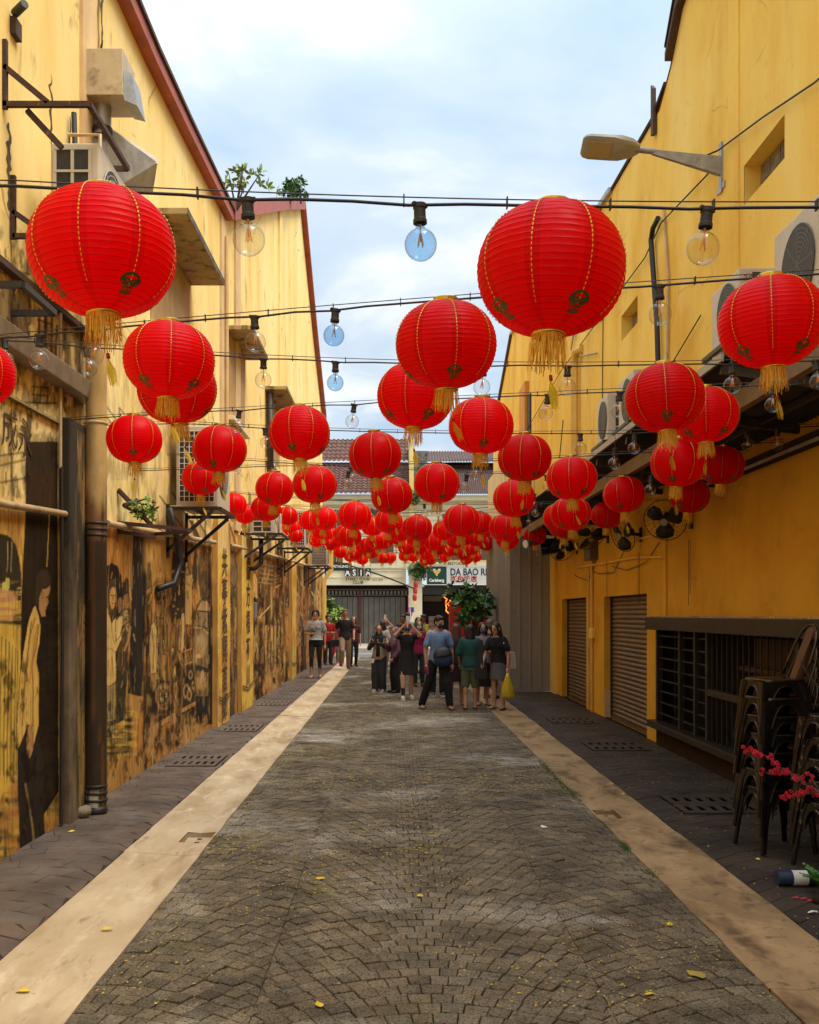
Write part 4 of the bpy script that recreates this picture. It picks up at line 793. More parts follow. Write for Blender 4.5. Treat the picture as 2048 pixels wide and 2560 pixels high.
obj('duct_box', MB().box(-2.66, -2.33, 8.55, 8.95, 6.16, 6.56), TINM, t, bevel=.006)
obj('outlet_flap', MB().hexa([(-2.33, 8.6, 6.14), (-2.22, 8.62, 6.10), (-2.22, 8.9, 6.10), (-2.33, 8.93, 6.14), (-2.33, 8.6, 6.40), (-2.27, 8.62, 6.38), (-2.27, 8.9, 6.38), (-2.33, 8.93, 6.40)]), STEEL, t)
obj('round_duct', MB().lathe([(.075, 5.90), (.075, 6.17)], 18, (-2.56, 8.75, 0)), STEEL, t, smooth=True)
obj('duct_collar', MB().lathe([(.085, 5.93), (.088, 5.95), (.085, 5.97)], 18, (-2.56, 8.75, 0)), BMET, t, smooth=True)
obj('cowl', MB().hexa([(-2.66, 8.75, 5.35), (-2.55, 8.75, 5.38), (-2.30, 9.5, 5.72), (-2.66, 9.5, 5.72), (-2.66, 8.75, 5.98), (-2.50, 8.78, 5.98), (-2.22, 9.35, 5.94), (-2.66, 9.5, 5.98)]), STEEL, t)
obj('cowl_lip', MB().bar((-2.56, 8.76, 5.99), (-2.22, 9.36, 5.95), .012, .05), WHITE, t)
# foam-wrapped hose, hooks and the stone
pipe(b1, 'refrigerant_hose', [(LW+.05, 8.15, 5.80), (LW+.07, 8.12, 5.5), (LW+.09, 8.05, 5.15), (LW+.12, 7.95, 5.0)], .022, BLACK)
pipe(b1, 'white_conduit', [(LW+.05, 8.0, 5.55), (-2.36, 8.0, 5.55), (-2.36, 8.0, 5.05)], .016, PIPEP)
rk = MB(); rk.ell((0, 0, .05), (.075, .06, .055), 10, 7); me = rk.mesh('boulder', True)
for v in me.vertices: v.co *= 1+.28*(vnoise(np.array([v.co.x*22+5]), np.array([v.co.y*22+v.co.z*31+5]), 4)[0]-.5)
o = obj('stone', me, ROCKM); o.location = (-2.68+.12, 8.18, .028); tag(o, 'grey stone lying at the foot of the big brown pipe', 'stone')
bx = obj('junction_box', MB().box(LW, LW+.07, 17.9+.75, 18.95, 1.62, 1.92), STEEL, None, bevel=.006); tag(bx, 'small grey junction box on the mural wall just past the second painted pilaster', 'junction box')
sec = thing('wall_camera', 'small black camera with a stained base at the top left corner of the alley', 'camera', (LW, 7.0, 5.9))
obj('camera_body', MB().tube([(LW+.03, 6.93, 5.88), (LW+.13, 6.85, 5.90)], .03, 10), BLACK, sec, smooth=40); obj('mount', MB().box(LW, LW+.04, 6.92, 7.04, 5.74, 5.86), WOODD, sec)
# ---------------------------------------------------------------- air conditioners
def ac_unit(loc, w, d, h, label, side, mirror=1, cage=False, brand=False):
    """box whose fan face looks across the alley (local +x), end grille towards the camera (local -y)"""
    t = thing('air_conditioner', label, 'air conditioner', loc, 0, 'air conditioner units on the %s wall' % side)
    s = mirror
    X0, X1 = (0, d*s) if s > 0 else (d*s, 0)
    local('casing', MB().box(X0, X1, 0, w, 0, h), ACW, t, bevel=.012)
    xo = d*s
    # fan grille rings on the front
    cy = w*.42; cz = h*.5; rr = min(h*.42, w*.36)
    local('fan_recess', MB().lathe([(0.001, 0), (rr, 0)], 28, (0, 0, 0)), ACD, t)
    g = t.children[-1]; g.location = (xo+.004*s, cy, cz); g.rotation_euler = (0, PI/2, 0)
    rg = MB()
    for i in range(9):
        r = rr*(i+1)/9; rg.tube([(xo+.012*s, cy+r*math.cos(a), cz+r*math.sin(a)) for a in [2*PI*k/28 for k in range(29)]], .0035, 4, cap=False)
    for k in range(4): a = PI*k/4; rg.bar((xo+.012*s, cy-rr*math.cos(a), cz-rr*math.sin(a)), (xo+.012*s, cy+rr*math.cos(a), cz+rr*math.sin(a)), .006)
    local('fan_grille', rg, ACW if mirror > 0 else M('dark_grille', [(.13, .12, .10), (.09, .085, .07)], ns=9, rough=.5), t)
    hb = MB(); hb.lathe([(.001, .01), (rr*.22, .01), (rr*.25, 0)], 16); local('fan_hub', hb, ACW, t); t.children[-1].location = (xo+.014*s, cy, cz); t.children[-1].rotation_euler = (0, PI/2*s, 0)
    # near end: recessed openings
    nx, nz = (7, 13) if cage else (2, 4)
    a0, a1 = (X0+d*.08, X1-d*.08) if cage else ((X0+d*.10, X0+d*.82) if s > 0 else (X0+d*.3, X0+d*.9))
    local('end_fins', MB().box(a0, a1, -.006, -.002, h*.07, h*.93), ACD, t)
    bars = MB(); wv = .008 if cage else .022
    for i in range(nx+1): x = a0+(a1-a0)*i/nx; bars.box(x-wv/2, x+wv/2, -.016, -.007, h*.06, h*.94)
    for k in range(nz+1): z = h*.06+(h*.88)*k/nz; bars.box(a0, a1, -.0185, -.0165, z-wv*.4, z+wv*.4)
    local('end_grille', bars, WHITE if cage else ACW, t)
    if brand:
        me = text_mesh('acson', .10, 'LEFT', .002); me.transform(Matrix.Translation((X0+.03 if s < 0 else 0, -.022, h*.80)) @ Euler((PI/2, 0, 0)).to_matrix().to_4x4()); local('brand_lettering', me, REDP, t)
    return t
def ac_shelf(side_x, x_out, y0, y1, z, label, drop=.45, mat=None, name='shelf_bracket'):
    segs = []
    for y in (y0, y1): segs += [((side_x, y, z), (x_out, y, z)), ((side_x, y, z-drop), (x_out-(x_out-side_x)*.12, y, z-.02)), ((side_x+(.012 if x_out > side_x else -.012), y, z+.05), (side_x+(.012 if x_out > side_x else -.012), y, z-drop-.08))]
    segs += [((x_out, y0, z), (x_out, y1, z)), (((side_x+x_out)/2, y0, z+.001), ((side_x+x_out)/2, y1, z+.001))]
    return bracket(name, label, segs, .04, mat or BMET, (side_x, y0, z))
ac_unit((-2.47, 7.16, 4.34), .84, .35, .75, 'old cream air conditioner with slotted end high on the left wall behind the nearest lantern', 'left')
ac_unit((-2.58, 11.8, 2.97), .88, .49, .96, 'large caged air conditioner with white end grid on the left wall past the big pipe', 'left', cage=True)
ac_shelf(LW, -2.05, 11.7, 12.75, 2.94, 'black steel shelf with long diagonal struts carrying the large caged air conditioner', .5)
ac_unit((-2.52, 17.5, 3.12), .85, .45, .42, 'low air conditioner on the black shelf above the second painted pilaster', 'left')
ac_shelf(LW, -1.95, 17.3, 18.5, 3.09, 'black steel shelf above the second painted pilaster', .45)
ac_unit((-2.41, 23.0, 3.24), .9, .37, .86, 'caged air conditioner third along the left wall', 'left', cage=True)
ac_shelf(LW, -1.98, 22.8, 24.2, 3.2, 'black steel shelf with two struts under the third caged air conditioner', .5)
ac_unit((-2.50, 29.9, 3.16), .9, .5, .68, 'farthest caged air conditioner on the left wall near the street', 'left', cage=True)
ac_shelf(LW, -1.95, 29.6, 31, 3.12, 'farthest black steel shelf on the left wall near the street', .5)
for y in (12.4, 18.2):
    pass
hp = obj('drain_hose', MB().tube([(-2.55, 11.3, 2.9), (-2.5, 11.45, 2.6), (-2.48, 11.6, 2.3), (-2.52, 11.4, 2.05), (-2.63, 11.1, 1.98)], .035, 10), BLACK, None, smooth=True); tag(hp, 'thick black hose curling down under the large caged air conditioner', 'hose')
hp = obj('drain_hose', MB().tube([(-2.4, 18.0, 3.05), (-2.4, 18.0, 2.62), (-2.5, 17.9, 2.52), (-2.66, 17.8, 2.5)], .04, 10), BLACK, None, smooth=True); tag(hp, 'black elbow pipe below the shelf over the second painted pilaster', 'hose')
hp = obj('wall_pipe', MB().tube([(LW+.1, 20.7, 6.3), (LW+.1, 20.7, 4.4)], .07, 10), BMET, None, smooth=True); tag(hp, 'dark vertical pipe stub below the farthest window hood', 'pipe')
# yellow down pipes at the far left corner
t = thing('down_pipe', 'yellow down pipe with a bend at the far left corner beside the green bush', 'pipe', (-2.4, 37.6, 0))
obj('pipe_run', MB().tube([(-2.36, 37.4, 5.6), (-2.36, 37.4, 3.35), (-2.62, 37.4, 2.95), (-2.62, 37.4, .0)], .085, 12), PIPEY, t, smooth=40)
t = thing('down_pipe', 'cream square duct against the far end of the mural wall', 'pipe', (-2.75, 37.5, 0))
obj('duct_run', MB().box(-2.86, -2.70, y3w+.02, y3w+.2, 0, 3.3), PIPEP, t); obj('duct_collar', MB().box(-2.87, -2.69, y3w+.01, y3w+.21, 1.95, 2.0), PIPEP, t)
# ---------------------------------------------------------------- right house
hr = thing('shophouse', 'tall ochre shophouse on the right with roller shutters and a barred counter window', 'building', (RW, 14, 0))
# openings in the lower wall: y0, y1, z0, z1
OPS = [(-3.0, 12.85, .33, 1.60), (13.5, 16.25, .0, 1.98), (17.75, 20.3, .0, 2.0), (8.73, 9.74, 5.70, 6.08), (14.0, 14.98, 5.8, 6.18)]
top = [(-8, 11.0), (5, 10.2), (11.8, 8.95), (12.3, 8.46), (12.5, 8.36), (12.84, 8.2), (16.5, 8.38), (20, 8.75), (28.9, 9.83), (32.8, 8.45), (34.3, 8.0)]
def wall_with_holes(parent, x, ya, yb, prof, ops, mat, name, split=None):
    ys = sorted(set([ya, yb]+[o[0] for o in ops]+[o[1] for o in ops]+[p[0] for p in prof if ya < p[0] < yb]))
    ys = [y for y in ys if ya <= y <= yb]; mb = MB()
    zt = lambda y: float(np.interp(y, [p[0] for p in prof], [p[1] for p in prof]))
    for a, b in zip(ys[:-1], ys[1:]):
        m = (a+b)/2; cuts = sorted([(o[2], o[3]) for o in ops if o[0] < m < o[1]]); z = -.02
        for z0, z1 in cuts:
            if z0 > z+.001: mb.quad((x, a, z), (x, b, z), (x, b, z0), (x, a, z0))
            z = z1
        mb.quad((x, a, z), (x, b, z), (x, b, zt(b)), (x, a, zt(a)))
    return obj(name, mb, mat, parent)
YLOW = M('ochre_with_awning_shade', [(.80, .44, .045), (.74, .39, .035), (.64, .32, .03)], ns=.9, rough=.85, bump=.35, bscale=45, bdist=.004, spec=.15, crack=.2, layers=[((.56, .29, .03), 2.2, V1, .56, .72, .45), ((.22, .12, .03), 7, V1, .66, .76, .5)])  # deeper ochre below the awning, with awning shade darkened into the colour
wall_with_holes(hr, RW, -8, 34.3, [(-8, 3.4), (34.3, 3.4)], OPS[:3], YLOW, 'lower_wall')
wall_with_holes(hr, RW-.004, -8, 34.3, top, [(-8.1, 34.4, -.1, 3.4)]+OPS[3:], YEL2, 'upper_wall')
def reveal(parent, o, depth, mat, name):
    y0, y1, z0, z1 = o; mb = MB()
    mb.quad((RW, y0, z0), (RW+depth, y0, z0), (RW+depth, y0, z1), (RW, y0, z1)); mb.quad((RW, y1, z0), (RW+depth, y1, z0), (RW+depth, y1, z1), (RW, y1, z1))
    mb.quad((RW, y0, z1), (RW+depth, y0, z1), (RW+depth, y1, z1), (RW, y1, z1)); mb.quad((RW, y0, z0), (RW+depth, y0, z0), (RW+depth, y1, z0), (RW, y1, z0)); obj(name, mb, mat, parent)
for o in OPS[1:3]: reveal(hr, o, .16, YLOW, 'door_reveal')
for o in OPS[3:]: reveal(hr, o, .20, YEL2, 'window_reveal')
obj('end_wall', MB().quad((RW, 34.3, 0), (9, 34.3, 0), (9, 34.3, 8), (RW, 34.3, 8)).quad((9, -8, 0), (9, 34.3, 0), (9, 34.3, 9), (9, -8, 11)).quad((RW, -8, 0), (9, -8, 0), (9, -8, 11), (RW, -8, 11)), YEL2, hr)
rb = MB()
for (a, za), (b, zb) in zip(top[:-1], top[1:]): rb.quad((RW-.02, a, za), (RW-.02, b, zb), (9, b, zb+.3), (9, a, za+.3))
obj('roof', rb, BROOF, hr)
def edge(parent, pts, w0, w1, h, dz, mat, name):
    mb = MB()
    for (a, za), (b, zb) in zip(pts[:-1], pts[1:]): mb.hexa([(RW+w0, a, za+dz-h), (RW+w1, a, za+dz-h), (RW+w1, b, zb+dz-h), (RW+w0, b, zb+dz-h), (RW+w0, a, za+dz), (RW+w1, a, za+dz), (RW+w1, b, zb+dz), (RW+w0, b, zb+dz)])
    return obj(name, mb, mat, parent)
edge(hr, [(5, 10.2), (9, 9.45), (11.8, 8.93), (12.25, 8.55)], -.10, .05, .10, .05, WOODD, 'verge_board'); edge(hr, [(5, 10.28), (9, 9.53), (11.8, 9.01), (12.2, 8.62)], -.12, .02, .03, .05, BMET, 'verge_cap')
edge(hr, [(12.55, 8.36), (13.2, 8.22), (16.0, 8.36)], -.03, .05, .06, .05, BRICKD, 'broken_edge')
edge(hr, [(15.6, 8.34), (20, 8.75), (28.9, 9.83)], -.07, .05, .08, .05, STEEL, 'verge_board'); edge(hr, [(28.9, 9.83), (32.8, 8.45), (34.4, 7.95)], -.07, .05, .14, .06, WOODD, 'verge_board')
obj('plaster_step', MB().box(RW-.022, RW+.01, 9.86, 10.15, 3.5, 9.1), YEL2, hr, bevel=.006)
obj('pilaster', MB().box(RW-.06, RW+.01, 20.9, 21.6, 0, 3.2), YEL2, hr); obj('orange_pier', MB().box(RW-.12, RW+.01, 25.2, 26.3, 2.5, 7.6), M('orange_paint', [(.70, .30, .03), (.6, .25, .03)], ns=2, rough=.7), hr); obj('dark_slot', MB().box(RW-.05, RW-.0, 24.8, 25.19, 2.5, 7.2), BMET, hr)
for (y0, y1, z0, z1) in OPS[3:]:
    w = obj('window', MB().box(RW+.17, RW+.19, y0, y1, z0, z1), BMET, hr); n = 4; m_ = 2
    for i in range(n):
        for k in range(m_):
            a = y0+(y1-y0)*i/n; b = y0+(y1-y0)*(i+1)/n; c = z0+(z1-z0)*k/m_; d = z0+(z1-z0)*(k+1)/m_
            local_o = obj('pane', MB().box(RW+.155, RW+.172, a+.008, b-.008, c+.008, d-.008), PANE, w, bevel=.004)
pk = obj('loose_plank', MB().hexa([(RW-.06, 12.95, 7.94), (RW-.02, 12.95, 7.94), (RW-.02, 13.07, 7.97), (RW-.06, 13.07, 7.97), (RW-.06, 12.95, 8.54), (RW-.02, 12.95, 8.54), (RW-.02, 13.07, 8.64), (RW-.06, 13.07, 8.64)]), WOODD, hr)
# roller shutters
def roller(o, label):
    y0, y1, z0, z1 = o; x = RW+.12; n = 27
    sh = obj('roller_shutter', MB().box(x+.03, x+.05, y0, y1, z0, z1), DARKI, hr, label=label)
    slat = MB(); h = (z1-z0-.06)/n
    rings = [(x+.028, 0), (x+.012, h*.18), (x, h*.5), (x+.012, h*.82), (x+.028, h*.98)]
    vs = []
    for px, pz in rings: vs += [(px, y0+.03, pz), (px, y1-.03, pz)]
    slat.add(vs, [(2*i, 2*i+1, 2*i+3, 2*i+2) for i in range(4)]); me = slat.mesh('slat', True); me.materials.append(SHUT)
    for k in range(n):
        s = bpy.data.objects.new('slat', me); link(s); s.parent = sh; s.matrix_parent_inverse = parent_world(sh).inverted(); s.location = (random.uniform(-.001, .001), 0, z0+.05+h*k)
    obj('bottom_rail', MB().box(x-.01, x+.03, y0+.02, y1-.02, z0+.012, z0+.05), SHUT, sh)
    for yy in (y0+.001, y1-.045): obj('guide_rail', MB().box(x-.02, x+.03, yy, yy+.044, z0, z1), BMET, sh)
roller(OPS[1], 'nearer brown roller shutter beside the barred window'); roller(OPS[2], 'farther brown roller shutter')
obj('chipped_plaster', MB().box(RW+.008, RW+.10, 16.235, 16.262, .0, .45), PALE, hr)
# barred counter window
bw = obj('counter_window', MB().box(RW+.34, RW+.36, -3, 12.85, .33, 1.60), DARKI, hr)
cav = MB(); cav.quad((RW, 12.85, .33), (RW+.34, 12.85, .33), (RW+.34, 12.85, 1.6), (RW, 12.85, 1.6)); cav.quad((RW, -3, .33), (RW+.34, -3, .33), (RW+.34, 12.85, .33), (RW, 12.85, .33)); cav.quad((RW, -3, 1.6), (RW+.34, -3, 1.6), (RW+.34, 12.85, 1.6), (RW, 12.85, 1.6)); obj('cavity', cav, DARKI, bw)
obj('header', MB().box(RW-.16, RW+.02, -3, 12.98, 1.50, 1.66), FRAMEK, bw, bevel=.008)
obj('sill', MB().box(RW-.15, RW+.02, -3, 12.92, .25, .335), FRAMEK, bw, bevel=.008)
obj('plinth', MB().box(RW-.05, RW+.01, -3, 12.83, -.02, .25), BRICKD, bw)
pe = MB(); random.seed(3)
for k in range(80): y = 12.9-k*.09-random.random()*.04; pe.box(RW-.13, RW-.002, y-random.uniform(.01, .05), y, 1.66, 1.66+random.uniform(.004, .022))
obj('plaster_crumbs', pe, PALE, bw, kind='stuff')
for y in (12.75, 11.75, 11.15, 10.72, 8.3, 5.6): obj('post', MB().box(RW-.07, RW-.0, y-.035, y+.035, .335, 1.50), FRAMEK, bw, bevel=.004)
for (a, b) in ((12.715, 11.785), (11.715, 11.185), (11.115, 10.755)):
    for k in range(8): z = .335+1.165*(k+.75)/8.3; obj('crossbar', MB().bar((RW-.035, a, z), (RW-.035, b, z), .016), FRAMEK, bw)
    obj('back_bar', MB().bar((RW+.03, (a+b)/2, .335), (RW+.03, (a+b)/2, 1.5), .012), BMET, bw)
rl = .86
for (a, b) in ((10.685, 8.335), (8.265, 5.635)):
    obj('mid_rail', MB().box(RW-.075, RW-.005, b, a, rl-.035, rl+.035), FRAMEK, bw, bevel=.004)
    n = int((a-b)/.155)
    for k in range(n): y = b+(a-b)*(k+.5)/n; obj('upright_bar', MB().bar((RW-.035, y, .335), (RW-.035, y, 1.5), .014), FRAMEK, bw)
obj('inner_shelf', MB().box(RW+.15, RW+.3, 7.2, 10.4, 1.12, 1.16), WOODD, bw)
obj('inner_panel', MB().box(RW+.28, RW+.33, 6.0, 10.2, .5, 1.45), M('inner_brown_panel', [(.09, .04, .02), (.06, .03, .018)], ns=2, rough=.7), bw)
# conduits on the lower wall
def rpipe(name, pts, r, mat, **k): return obj(name, MB().tube(pts, r, 8), mat, hr, smooth=40)
rpipe('conduit', [(RW-.025, 12.5, 1.66), (RW-.025, 12.5, 2.72), (RW-.025, 13.4, 2.74), (RW-.025, 14.6, 2.76)], .018, YEL2)
rpipe('conduit', [(RW-.03, 12.55, 2.42), (RW-.03, 14.2, 2.50), (RW-.03, 16, 2.52), (RW-.03, 18.5, 2.56)], .018, YEL2)
rpipe('conduit', [(RW-.03, 17.1, .02), (RW-.03, 17.1, 2.9), (RW-.03, 17.15, 3.2)], .022, PIPEY); rpipe('conduit', [(RW-.03, 17.35, .02), (RW-.03, 17.35, 2.56)], .012, PIPEP)
for k in range(3): rpipe('slack_cable', [(RW-.02, 12.8+k*2, 2.62), (RW-.03, 13.4+k*2, 2.40-.06*k), (RW-.02, 14.6+k*2, 2.34+.03*k), (RW-.02, 15.6+k*1.6, 2.45)], .006, BMET)
rpipe('slack_cable', [(RW-.015, 12.0, 2.95), (RW-.015, 12.15, 2.8), (RW-.015, 12.5, 2.74)], .006, BMET)
for y, d in ((11.42, .75), (11.36, .62), (13.7, .7), (13.78, .62), (15.8, .7)): rpipe('pull_cord', [(RW-.05, y, 2.55), (RW-.05, y, 2.55-d)], .0035, BMET)
obj('socket_box', MB().box(RW-.06, RW-.001, 16.95, 17.2, 1.28, 1.46), YEL2, hr, bevel=.006)
mb_ = obj('meter_box', MB().box(RW-.14, RW-.001, 16.7, 17.25, 2.62, 3.0), M('meter_grey_brown', [(.14, .10, .06), (.10, .075, .045)], ns=4, rough=.6), None, bevel=.008); tag(mb_, 'brown meter box on the ochre wall between the two roller shutters', 'meter box')
# pipes on the upper wall
rpipe('insulated_pipe', [(RW-.06, 12.7, 6.75), (RW-.06, 12.95, 6.72), (RW-.06, 13.05, 6.6), (RW-.06, 12.75, 5.4), (RW-.06, 12.7, 4.9)], .035, BLACK)
rpipe('white_conduit', [(RW-.03, 12.55, 6.8), (RW-.03, 12.35, 5.9), (RW-.03, 12.4, 4.3)], .018, PIPEP)
rpipe('insulated_pipe', [(RW-.06, 12.7, 4.9), (RW-.06, 12.55, 4.0), (RW-.06, 12.5, 3.6)], .03, BLACK)
rpipe('yellow_down_pipe', [(RW-.02, 18.0, 6.5), (RW-.10, 18.2, 6.5), (RW-.10, 18.35, 6.35), (RW-.10, 18.35, 3.6)], .075, PIPEY); rpipe('white_sleeve', [(RW-.1, 18.35, 3.6), (RW-.1, 18.35, 4.6)], .085, CREAM)
rpipe('thin_cable', [(RW-.02, 16.2, 7.1), (RW-.02, 16.3, 5.2), (RW-.02, 16.2, 3.7)], .008, BMET)
rpipe('thin_cable', [(RW-.03, 20.0, 5.6), (RW-.05, 20.3, 4.9), (RW-.06, 19.4, 4.3), (RW-.05, 20.0, 3.8)], .01, BLACK)
# wrought flower ornament
fl = thing('wire_flower', 'bent wire flower ornament fixed to the yellow wall under the big right lantern', 'ornament', (RW-.05, 18.2, 6.8))
for k in range(7):
    a = 2*PI*k/7; c = Vector((RW-.05, 18.6, 7.05)); pts = [c+Vector((0, math.cos(a+s_)*r_*2.0, math.sin(a+s_)*r_)) for s_, r_ in ((0, 0), (-.3, .15), (0, .27), (.3, .15), (0, 0))]
    obj('petal_wire', MB().tube(pts, .006, 5), STEEL, fl)
obj('stem_wire', MB().tube([(RW-.05, 18.6, 7.05), (RW-.05, 19.0, 6.75), (RW-.05, 18.4, 6.45), (RW-.05, 16.6, 6.05)], .014, 6), STEEL, fl, smooth=True)
for i, (yf, yn, zb, zt, bd) in enumerate(((8.04, 7.2, 3.95, 4.74, True), (9.62, 8.85, 4.18, 4.78, True), (13.6, 12.75, 4.19, 4.84, True), (15.06, 14.3, 4.2, 4.88, False))):
    lb = ['nearest air conditioner with red lettering at the right picture edge', 'second air conditioner with red lettering behind the right lantern', 'third air conditioner along the right wall behind a lantern', 'farthest cream air conditioner on the right wall above the awning'][i]
    ac_unit((RW-.03, yn, zb), yf-yn, .33, zt-zb, lb, 'right', mirror=-1, brand=bd)
    ac_shelf(RW, RW-.42, yn-.05, yf+.05, zb-.025, ['nearest', 'second', 'third', 'farthest'][i]+' black bracket under an air conditioner on the right wall', .3)
# awning
aw = thing('awning', 'dark corrugated lean-to awning along the right wall above the fans', 'awning', (3.0, 14, 3.3))
def awn_sheet(y0, y1, x0, z0, x1, z1, name):
    n = int((y1-y0)/.038); mb = MB(); vs = []
    for i in range(n+1):
        y = y0+(y1-y0)*i/n; h = .009*math.cos(i*PI)
        vs += [(x0, y, z0+h), (x1, y, z1+h)]
    mb.add(vs, [(2*i, 2*i+1, 2*i+3, 2*i+2) for i in range(n)]); return obj(name, mb, AWN, aw)
for i, y in enumerate(np.arange(6.9, 21.2, 1.45)): awn_sheet(y, min(y+1.46, 21.3), 2.28+random.uniform(-.03, .03), 3.48+.012*i, RW, 3.30+.012*i, 'roof_sheet')
obj('front_beam', MB().hexa([(2.47, 4.5, 3.16), (2.53, 4.5, 3.16), (2.53, 21.3, 3.20), (2.47, 21.3, 3.20), (2.47, 4.5, 3.30), (2.53, 4.5, 3.30), (2.53, 21.3, 3.34), (2.47, 21.3, 3.34)]), BEAM, aw, bevel=.004)
obj('edge_strip', MB().hexa([(2.25, 6.85, 3.44), (2.27, 6.85, 3.44), (2.27, 14, 3.50), (2.25, 14, 3.50), (2.25, 6.85, 3.50), (2.27, 6.85, 3.50), (2.27, 14, 3.56), (2.25, 14, 3.56)]), STEEL, aw)
for y in np.arange(7.0, 21.3, 1.43): obj('rafter', MB().bar((2.30, y, 3.42), (RW, y, 3.26), .05, .07), BMET, aw)
for x, z in ((2.75, 3.36), (3.1, 3.31)): obj('purlin', MB().bar((x, 6.9, z), (x, 21.3, z+.12), .045), BMET, aw)
obj('wall_gutter', MB().box(RW-.13, RW-.001, 5.0, 10.7, 3.06, 3.14), BRICKD, aw); obj('wall_gutter_edge', MB().box(RW-.135, RW-.13, 5.0, 10.7, 3.05, 3.08), STEEL, aw)
obj('roof_step', MB().box(2.62, RW, 15.2, 16.5, 3.86, 3.93), AWN, aw)
obj('roof_step_support', MB().bar((2.7, 15.3, 3.5), (2.7, 15.3, 3.88), .05), BMET, aw)
# metal hoarding
hd = thing('metal_hoarding', 'tall brown ribbed metal sheet hoarding closing off the right side behind the group', 'fence', (2.9, 21.6, 0))
def ribbed(a, b, z0, z1, pitch, name, out):
    a = Vector(a); b = Vector(b); L_ = (b-a).length; d = (b-a).normalized(); nrm = Vector(out); mb = MB(); pts = []; s = 0
    n = max(1, round(L_/pitch)); p = L_/n
    for i in range(n):
        for f, h in ((0, 0), (.72, 0), (.78, .026), (.94, .026)): pts.append(a+d*(p*(i+f))+nrm*h)
    pts.append(b)
    vs = []
    for q in pts: vs += [(q.x, q.y, z0), (q.x, q.y, z1)]
    mb.add(vs, [(2*i, 2*i+2, 2*i+3, 2*i+1) for i in range(len(pts)-1)]); return obj(name, mb, FENCE, hd)
for k in range(2): ribbed((2.52+k*.45, 21.5, 0), (2.52+(k+1)*.45, 21.5, 0), .03, 3.7, .186, 'metal_sheet', (0, -1, 0))
for k in range(6): ribbed((2.52, 21.5+(k+1)*.92, 0), (2.52, 21.5+k*.92, 0), .03, 3.8, .186, 'metal_sheet', (-1, 0, 0))
obj('corner_post', MB().box(2.505, 2.53, 21.488, 21.512, .03, 3.72), FENCE, hd); obj('base_trim', MB().box(2.5, RW, 21.47, 21.495, .02, .09), FENCE, hd)
obj('back_frame', MB().box(2.54, RW, 21.55, 27, 3.0, 3.05), BMET, hd)
# pale board behind the lanterns above the hoarding
pb = obj('cream_board', MB().box(2.55, 2.60, 23, 27, 3.85, 5.3), CREAM, None); tag(pb, 'cream wall panel above the ribbed metal hoarding', 'panel')
# fans
def fan(loc, yaw, pitch, label, r=.245):
    t = thing('wall_fan', label, 'fan', loc, 0, 'black wall fans under the awning')
    x, y, z = loc
    obj('wall_plate', MB().box(RW-.03, RW-.001, y-.04, y+.04, z-.10, z+.10), BLACK, t, bevel=.005)
    hx = x; m = Matrix.Translation((x, y, z)) @ Euler((0, 0, yaw)).to_matrix().to_4x4() @ Euler((pitch, 0, 0)).to_matrix().to_4x4()
    obj('arm', MB().tube([(RW-.03, y, z), (x+.12, y+.01, z+.01), m @ Vector((0, .14, 0))], .022, 8), BLACK, t, smooth=True)
    def put(name, mb, mat, smooth=True): me = mb.mesh(name, smooth); me.transform(m); return obj(name, me, mat, t)
    hb = MB(); hb.ell((0, .12, 0), (.055, .09, .055)); put('motor', hb, BLACK)
    cg = MB()
    for s in (-1, 1):
        for k in range(20):
            a = 2*PI*k/20; cg.tube([(math.cos(a+.25*q)*r*f, s*.05*(1-f**2)**.5*1.2, math.sin(a+.25*q)*r*f) for q, f in ((0, .2), (.5, .55), (1, .85), (1.2, 1))], .0018, 3, cap=False)
    for f in (.5, 1.0): cg.tube([(math.cos(2*PI*k/32)*r*f, 0 if f == 1 else -.052, math.sin(2*PI*k/32)*r*f) for k in range(33)], .006 if f == 1 else .003, 5, cap=False)
    put('cage', cg, BMET)
    for k in range(3):
        a = 2*PI*k/3+.4; b = MB(); pts = []
        for q, w in ((.12, .03), (.5, .10), (.82, .09), (.93, .03)):
            c = Vector((math.cos(a), 0, math.sin(a)))*r*q; n = Vector((-math.sin(a), .35, math.cos(a)))*w
            pts.append([tuple(c-n), tuple(c+n), tuple(c+n+Vector((0, .004, 0))), tuple(c-n+Vector((0, .004, 0)))])
        b.loft(pts); put('blade', b, BLACK)
    cp = MB(); cp.lathe([(.001, 0), (.04, 0), (.045, .01)], 16); me = cp.mesh('badge'); me.transform(m @ Matrix.Translation((0, -.065, 0)) @ Euler((PI/2, 0, 0)).to_matrix().to_4x4()); obj('badge', me, STEEL, t)
fan((3.12, 11.45, 2.78), R(-30), R(25), 'nearest black wall fan with a round cage below the dark lanterns')
fan((3.17, 13.8, 2.80), R(-65), R(18), 'second black wall fan turned sideways with hanging pull cords')
fan((3.12, 15.9, 2.93), R(15), R(45), 'third black wall fan tipped downward left of the sideways fan', .26)
fan((3.15, 18.6, 2.92), R(10), R(25), 'farthest black wall fan beside the black screen', .24)
sb = thing('television', 'black flat screen hanging tilted under the awning at the corner of the metal hoarding', 'television', (3.0, 19.3, 3))
mm = Matrix.Translation((3.09, 19.3, 3.02)) @ Euler((R(-15), R(-9), R(-12))).to_matrix().to_4x4()
me = MB().box(-.24, .24, -.03, .03, -.15, .15).mesh('s'); me.transform(mm); obj('screen_case', me, BLACK, sb, bevel=.006); obj('hanger', MB().bar((3.12, 19.32, 3.1), (3.15, 19.35, 3.4), .03), BLACK, sb)
me = MB().box(-.22, .22, -.033, -.031, -.13, .13).mesh('s'); me.transform(mm); obj('screen', me, M('dark_screen', [(.01, .01, .012), (.015, .015, .018)], rough=.1), sb)
